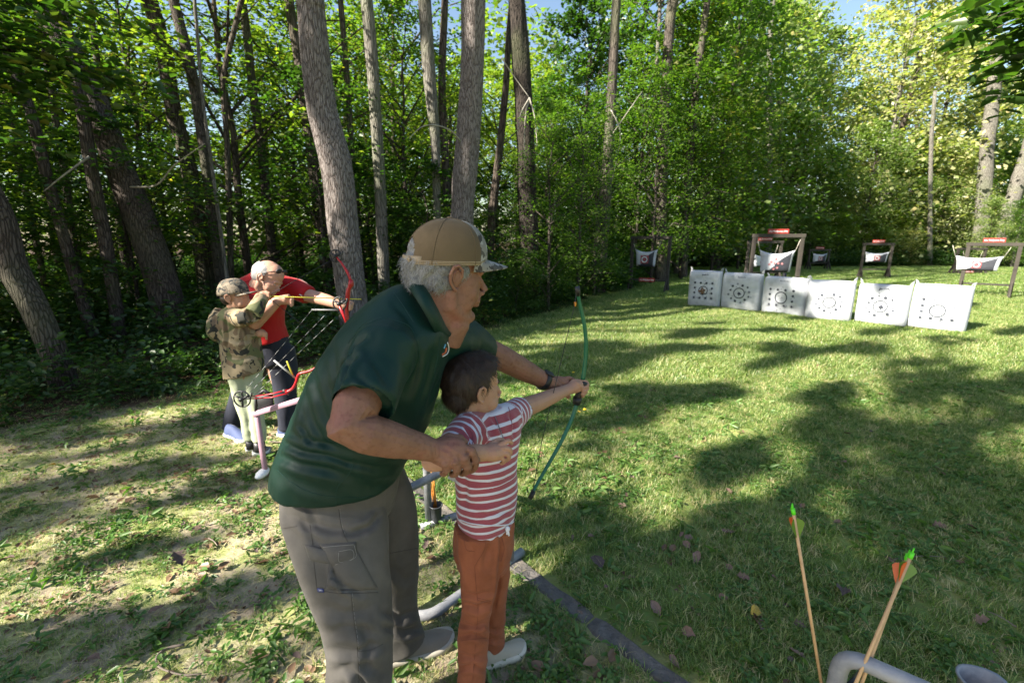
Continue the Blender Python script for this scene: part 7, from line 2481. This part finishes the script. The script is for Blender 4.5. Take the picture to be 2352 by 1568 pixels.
for k in range(4): mb.tube([P(605, 761 + k * 3, 3.07), P(612, 764 + k * 3, 3.06), P(612, 771 + k * 3, 3.07)], .009, 6)
kb = fuse(mb, .0042, 3); face_cut(kb, q4, .88)
em = MB(); lt4 = Vector((0, 0, 1)).cross(fk).normalized(); up4 = fk.cross(lt4)
ear_mb(em, ko, fk, lt4, up4, .85, -1); ear_mb(em, ko, fk, lt4, up4, .85, 1)
core = MB(); core.tube([P(545, 715, 3.12), P(560, 840, 3.12), P(575, 1000, 3.08)], [.07, .08, .03], 10)
join_skins([kb, fuse(em, .0025, 1), fuse(core, .018, 1)]).build('body', SKIN_B, kid)
eyes(kid, q4, .88, M4)
mb = MB(); mb.ell(q4(-.045, 0, .0), (.058, .066, .055), M4, 14, 10); mb.build('hair', HAIR_D, kid)
kc = empty('cap', ko); kc.parent = kid; kc.location = ko - kid.location
V, Fs = [], []
for j in range(11):
    t_ = j / 10 * math.pi / 2
    for i in range(32):
        a = 2 * math.pi * i / 32
        rr_ = math.cos(t_) ** .7 if j < 10 else 0
        V.append(q4(math.cos(a) * rr_ * .118 - .012, math.sin(a) * rr_ * .094, .028 + .12 * math.sin(t_) + .06 * math.cos(a) * rr_ * .11))
for j in range(10):
    for i in range(32): Fs.append((j * 32 + i, j * 32 + (i + 1) % 32, (j + 1) * 32 + (i + 1) % 32, (j + 1) * 32 + i))
o = link('crown', mk('crown', V, Fs, CAMOC), kc); sd = o.modifiers.new('thick', 'SOLIDIFY'); sd.thickness = .003
rings = []
for i in range(15):
    u = i / 14 * 2 - 1; a = u * 1.0; ext = .075 * math.cos(u * math.pi / 2 * .98) ** .55
    x0, y0 = math.cos(a) * .116 - .012, math.sin(a) * .092
    z0 = .040 - .016 * u * u
    rings.append([q4(x0 - .01, y0, z0), q4(x0 + ext, y0 * .94, z0 + .004 - .010 * u * u), q4(x0 + ext, y0 * .94, z0 - .001 - .010 * u * u), q4(x0 - .01, y0, z0 - .005)])
mb = MB(); mb.rings(rings); mb.build('brim', CAMOC, kc)
# ------------------------------------------------------------------ an onlooker left of the picture whose shadow falls into it
bx, by = -1.12 - SUN_AZ.x * 1.60 / TANEL, 1.74 - SUN_AZ.y * 1.60 / TANEL
pr = empty('person', (bx, by, 0), 0, 'onlooker in a grey jacket standing left of the shooters', 'person')
mb = MB()
B0 = Vector((bx, by, 0))
def rg_(z, a, d, n=24): return [B0 + Vector((a * math.cos(2 * math.pi * k / n), d * math.sin(2 * math.pi * k / n), z)) for k in range(n)]
mb.rings([rg_(.78, .19, .14), rg_(.95, .20, .14), rg_(1.15, .21, .14), rg_(1.32, .22, .13), rg_(1.40, .17, .11), rg_(1.44, .08, .08)])
for s in (-1, 1): mb.tube([B0 + Vector((s * .17, 0, 1.36)), B0 + Vector((s * .27, .03, 1.10)), B0 + Vector((s * .20, .20, .98)), B0 + Vector((s * .05, .22, 1.02))], [.065, .055, .048, .04], 12)
oj = fuse(mb, .012, 4); oj.noise(.008, 8); oj.build('jacket', simple('grey_jacket', (.12, .12, .13), .8), pr)
mb = MB()
for s in (-1, 1): mb.tube([B0 + Vector((s * .09, 0, .88)), B0 + Vector((s * .10, .01, .48)), B0 + Vector((s * .11, 0, .08))], [.10, .075, .06], 12)
fuse(mb, .012, 3).build('trousers', NAVY, pr)
for s in (-1, 1): shoe(pr, B0 + Vector((s * .11, -.09, 0)), B0 + Vector((s * .13, .19, 0)), .1, GREYS, WHS)
mb, q5, M5 = head_mb(B0 + Vector((0, .02, 1.58)), Vector((.5, .85, -.05)), Vector((0, 0, 1)), .95)
mb.tube([q5(-.02, 0, -.02), B0 + Vector((0, 0, 1.42))], [.055, .06], 12)
ob = fuse(mb, .006, 3); ob.build('body', SKIN_C, pr)
mb = MB(); mb.ell(q5(-.02, 0, .045), (.10, .085, .088), M5); mb.build('hair', HAIR_D, pr)

# ------------------------------------------------------------------ single things lying in the grass
rf = np.random.default_rng(21)
LV = [simple('brown_fallen_leaf', (0.17, 0.105, 0.075), .8, .35, 8), simple('pinkish_fallen_leaf', (0.17, 0.115, 0.090), .8, .3, 8), simple('yellow_fallen_leaf', (0.50, 0.33, 0.05), .7, .3, 8), simple('dark_fallen_leaf', (0.085, 0.058, 0.050), .85, .3, 8)]
leafm = []
for mi, m_ in enumerate(LV):
    for sh_ in range(3):
        n = 9; V = []; 
        prof = [0, .45, .8, 1.0, .9, 1.05, .6, .28, 0]
        if sh_ == 1: prof = [0, .35, 1.0, .55, 1.1, .5, .8, .25, 0]
        if sh_ == 2: prof = [0, .5, .7, .75, .7, .6, .42, .22, 0]
        for i in range(n):
            t_ = i / (n - 1); w = prof[i] * .36
            cv = .10 * math.sin(t_ * 3.0 + sh_) + .05 * rf.random()
            V += [(t_ - .5, -w, .12 * w + cv + .10 * rf.random() * (w > 0)), (t_ - .5, 0, cv - .02), (t_ - .5, w, .30 * w + cv + .08 * rf.random() * (w > 0))]
        Fs = []
        for i in range(n - 1):
            a = i * 3
            Fs += [(a, a + 1, a + 4, a + 3), (a + 1, a + 2, a + 5, a + 4)]
        leafm.append((mi, mk('fallen_leaf', V, Fs, m_)))
kinds = ['brown curled fallen leaf lying in the near grass', 'pinkish brown fallen leaf lying in the near grass', 'yellow fallen leaf lying in the near grass', 'dark brown fallen leaf lying in the near grass']
grp = ['brown fallen leaves', 'pinkish fallen leaves', 'yellow fallen leaves', 'dark fallen leaves']
known = [(20, 1298, 1, .07), (1352, 912, 3, .05), (1598, 1296, 1, .09), (1370, 1300, 3, .09), (1735, 1450, 1, .07), (1668, 1232, 1, .07), (1505, 1410, 1, .07), (1330, 948, 2, .035), (560, 1270, 1, .07), (650, 1215, 1, .08),
         (410, 1290, 3, .09), (300, 1420, 0, .06), (1930, 1372, 3, .08), (2160, 1210, 0, .08), (2040, 1290, 0, .07), (1580, 1470, 0, .06), (1460, 940, 3, .05), (1210, 905, 0, .05), (1120, 1440, 0, .06), (2250, 1440, 1, .07), (1830, 1520, 0, .07), (1450, 1100, 0, .06)]
for i in range(75):
    if i < len(known): px, py, mi, sz = known[i]; g_ = G(px, py)
    else:
        g_ = G(rf.uniform(0, 2352), rf.uniform(930, 1560)); mi = int(rf.choice(4, p=[.50, .17, .05, .28])); sz = rf.uniform(.028, .062)
    if -0.75 < g_.x < .25 and g_.y < 2.0: g_.x += 1.1
    cand = [m_ for k, m_ in leafm if k == mi]
    o = bpy.data.objects.new('fallen_leaf', cand[i % 3]); COL.objects.link(o)
    z = float(gz(np.array([g_.x]), np.array([g_.y]))[0])
    o.location = (g_.x, g_.y, z + .016 + .012 * rf.random()); o.rotation_euler = (rf.normal(0, .3), rf.normal(0, .3), rf.uniform(0, 6.28)); o.scale = (sz, sz * rf.uniform(.7, 1.1), sz)
    tag(o, kinds[mi], 'leaf', grp[mi])
STK = simple('grey_twig', (.17, .135, .11), .9, .3, 20)


def stick(pxs, r, label, z=.012, mat=STK):
    pts = [G(a, b_) + Vector((0, 0, z + .006 * rf.random())) for a, b_ in pxs]
    sp = spline([tuple(p) for p in pts], 16)
    mb = MB(); mb.tube([Vector(p) for p in sp], list(np.linspace(r, r * .45, 16) * (1 + .2 * rf.random(16))), 7)
    o = mb.build('twig', mat); set_origin(o, sp[8]); tag(o, label, 'twig', 'twigs on the ground')


stick([(425, 1490), (385, 1500), (362, 1520), (370, 1545), (420, 1560), (465, 1558)], .0048, 'dark curved twig lying in the shade at lower left', .02)
stick([(270, 1350), (220, 1375), (175, 1390)], .0028, 'thin straight twig on the sunny moss at left')
stick([(480, 1240), (492, 1248), (500, 1258)], .0035, 'short forked twig on the sunny soil left of the big man')
stick([(2332, 1446), (2290, 1420), (2240, 1400)], .0030, 'pale thin twig in the grass right of the leaning arrows')
stick([(2050, 1290), (2110, 1282), (2170, 1285)], .0028, 'thin grey twig in the shade above the leaning arrows')
stick([(620, 1018), (665, 1020)], .006, 'pale stick lying behind the green shirted man')
stick([(-10, 1190), (60, 1170), (110, 1160)], .004, 'grey stick at the left picture edge')
# yellow flower heads
YF = simple('dandelion_yellow', (.75, .50, .02), .7, .2, 60)
for (px, py, lab) in ((1342, 949, 'small yellow flower in the grass below the bow grip'), (1316, 862, 'tiny yellow flower in the grass above the bow grip')):
    g_ = G(px, py); t = empty('dandelion', g_, 0, lab, 'flower')
    mb = MB(); mb.tube([g_ + Vector((0, 0, -.005)), g_ + Vector((.003, 0, .035))], .0018, 5); mb.build('stem', WEED, t)
    mb = MB(); mb.ell(g_ + Vector((.003, 0, .040)), (.016, .016, .008), n=12, m=6); mb.build('flower_head', YF, t)
# pale card pinned at the boy's side
mb = MB(); c = P(1050, 1094, 1.46); mb.box(c, (.055, .003, .045), Matrix.Rotation(.5, 3, 'Y'), .001)
o = mb.build('paper', WHP); set_origin(o, c); tag(o, 'corner of white paper showing behind the boy\'s hip', 'paper')

# dead branches hanging from the trunks of the left wood
DB = simple('bleached_branch', (.26, .24, .20), .9, .3, 12)
for ti, paths in ((1, [[(1058, 325, 8.3), (1035, 300, 8.0), (1000, 288, 7.8), (968, 292, 7.7), (940, 318, 7.6)]]),
                  (6, [[(1216, 225, 10.3), (1208, 262, 10.2), (1204, 320, 10.1), (1206, 400, 10.0)], [(1216, 225, 10.3), (1196, 262, 10.1), (1188, 310, 10.0)], [(1216, 225, 10.3), (1228, 270, 10.1), (1234, 335, 10.0)], [(1150, 130, 10.3), (1180, 175, 10.4), (1216, 225, 10.3)]]),
                  (8, [[(1402, 250, 13.2), (1424, 300, 13.0), (1418, 360, 12.9), (1404, 420, 12.9)], [(1392, 330, 13.2), (1440, 260, 13.0), (1475, 210, 12.9)]]),
                  (9, [[(300, 430, 6.8), (360, 425, 6.6), (400, 380, 6.5), (470, 330, 6.4)]]),
                  (14, [[(205, 360, 6.4), (150, 400, 6.2), (100, 440, 6.1)]])):
    t, Yd = TREES[ti]
    for path in paths:
        sp = spline([tuple(P(*q)) for q in path], 14)
        mb = MB(); mb.tube([Vector(p) for p in sp], list(np.linspace(.016, .006, 14)), 6); mb.build('branch', DB, t)
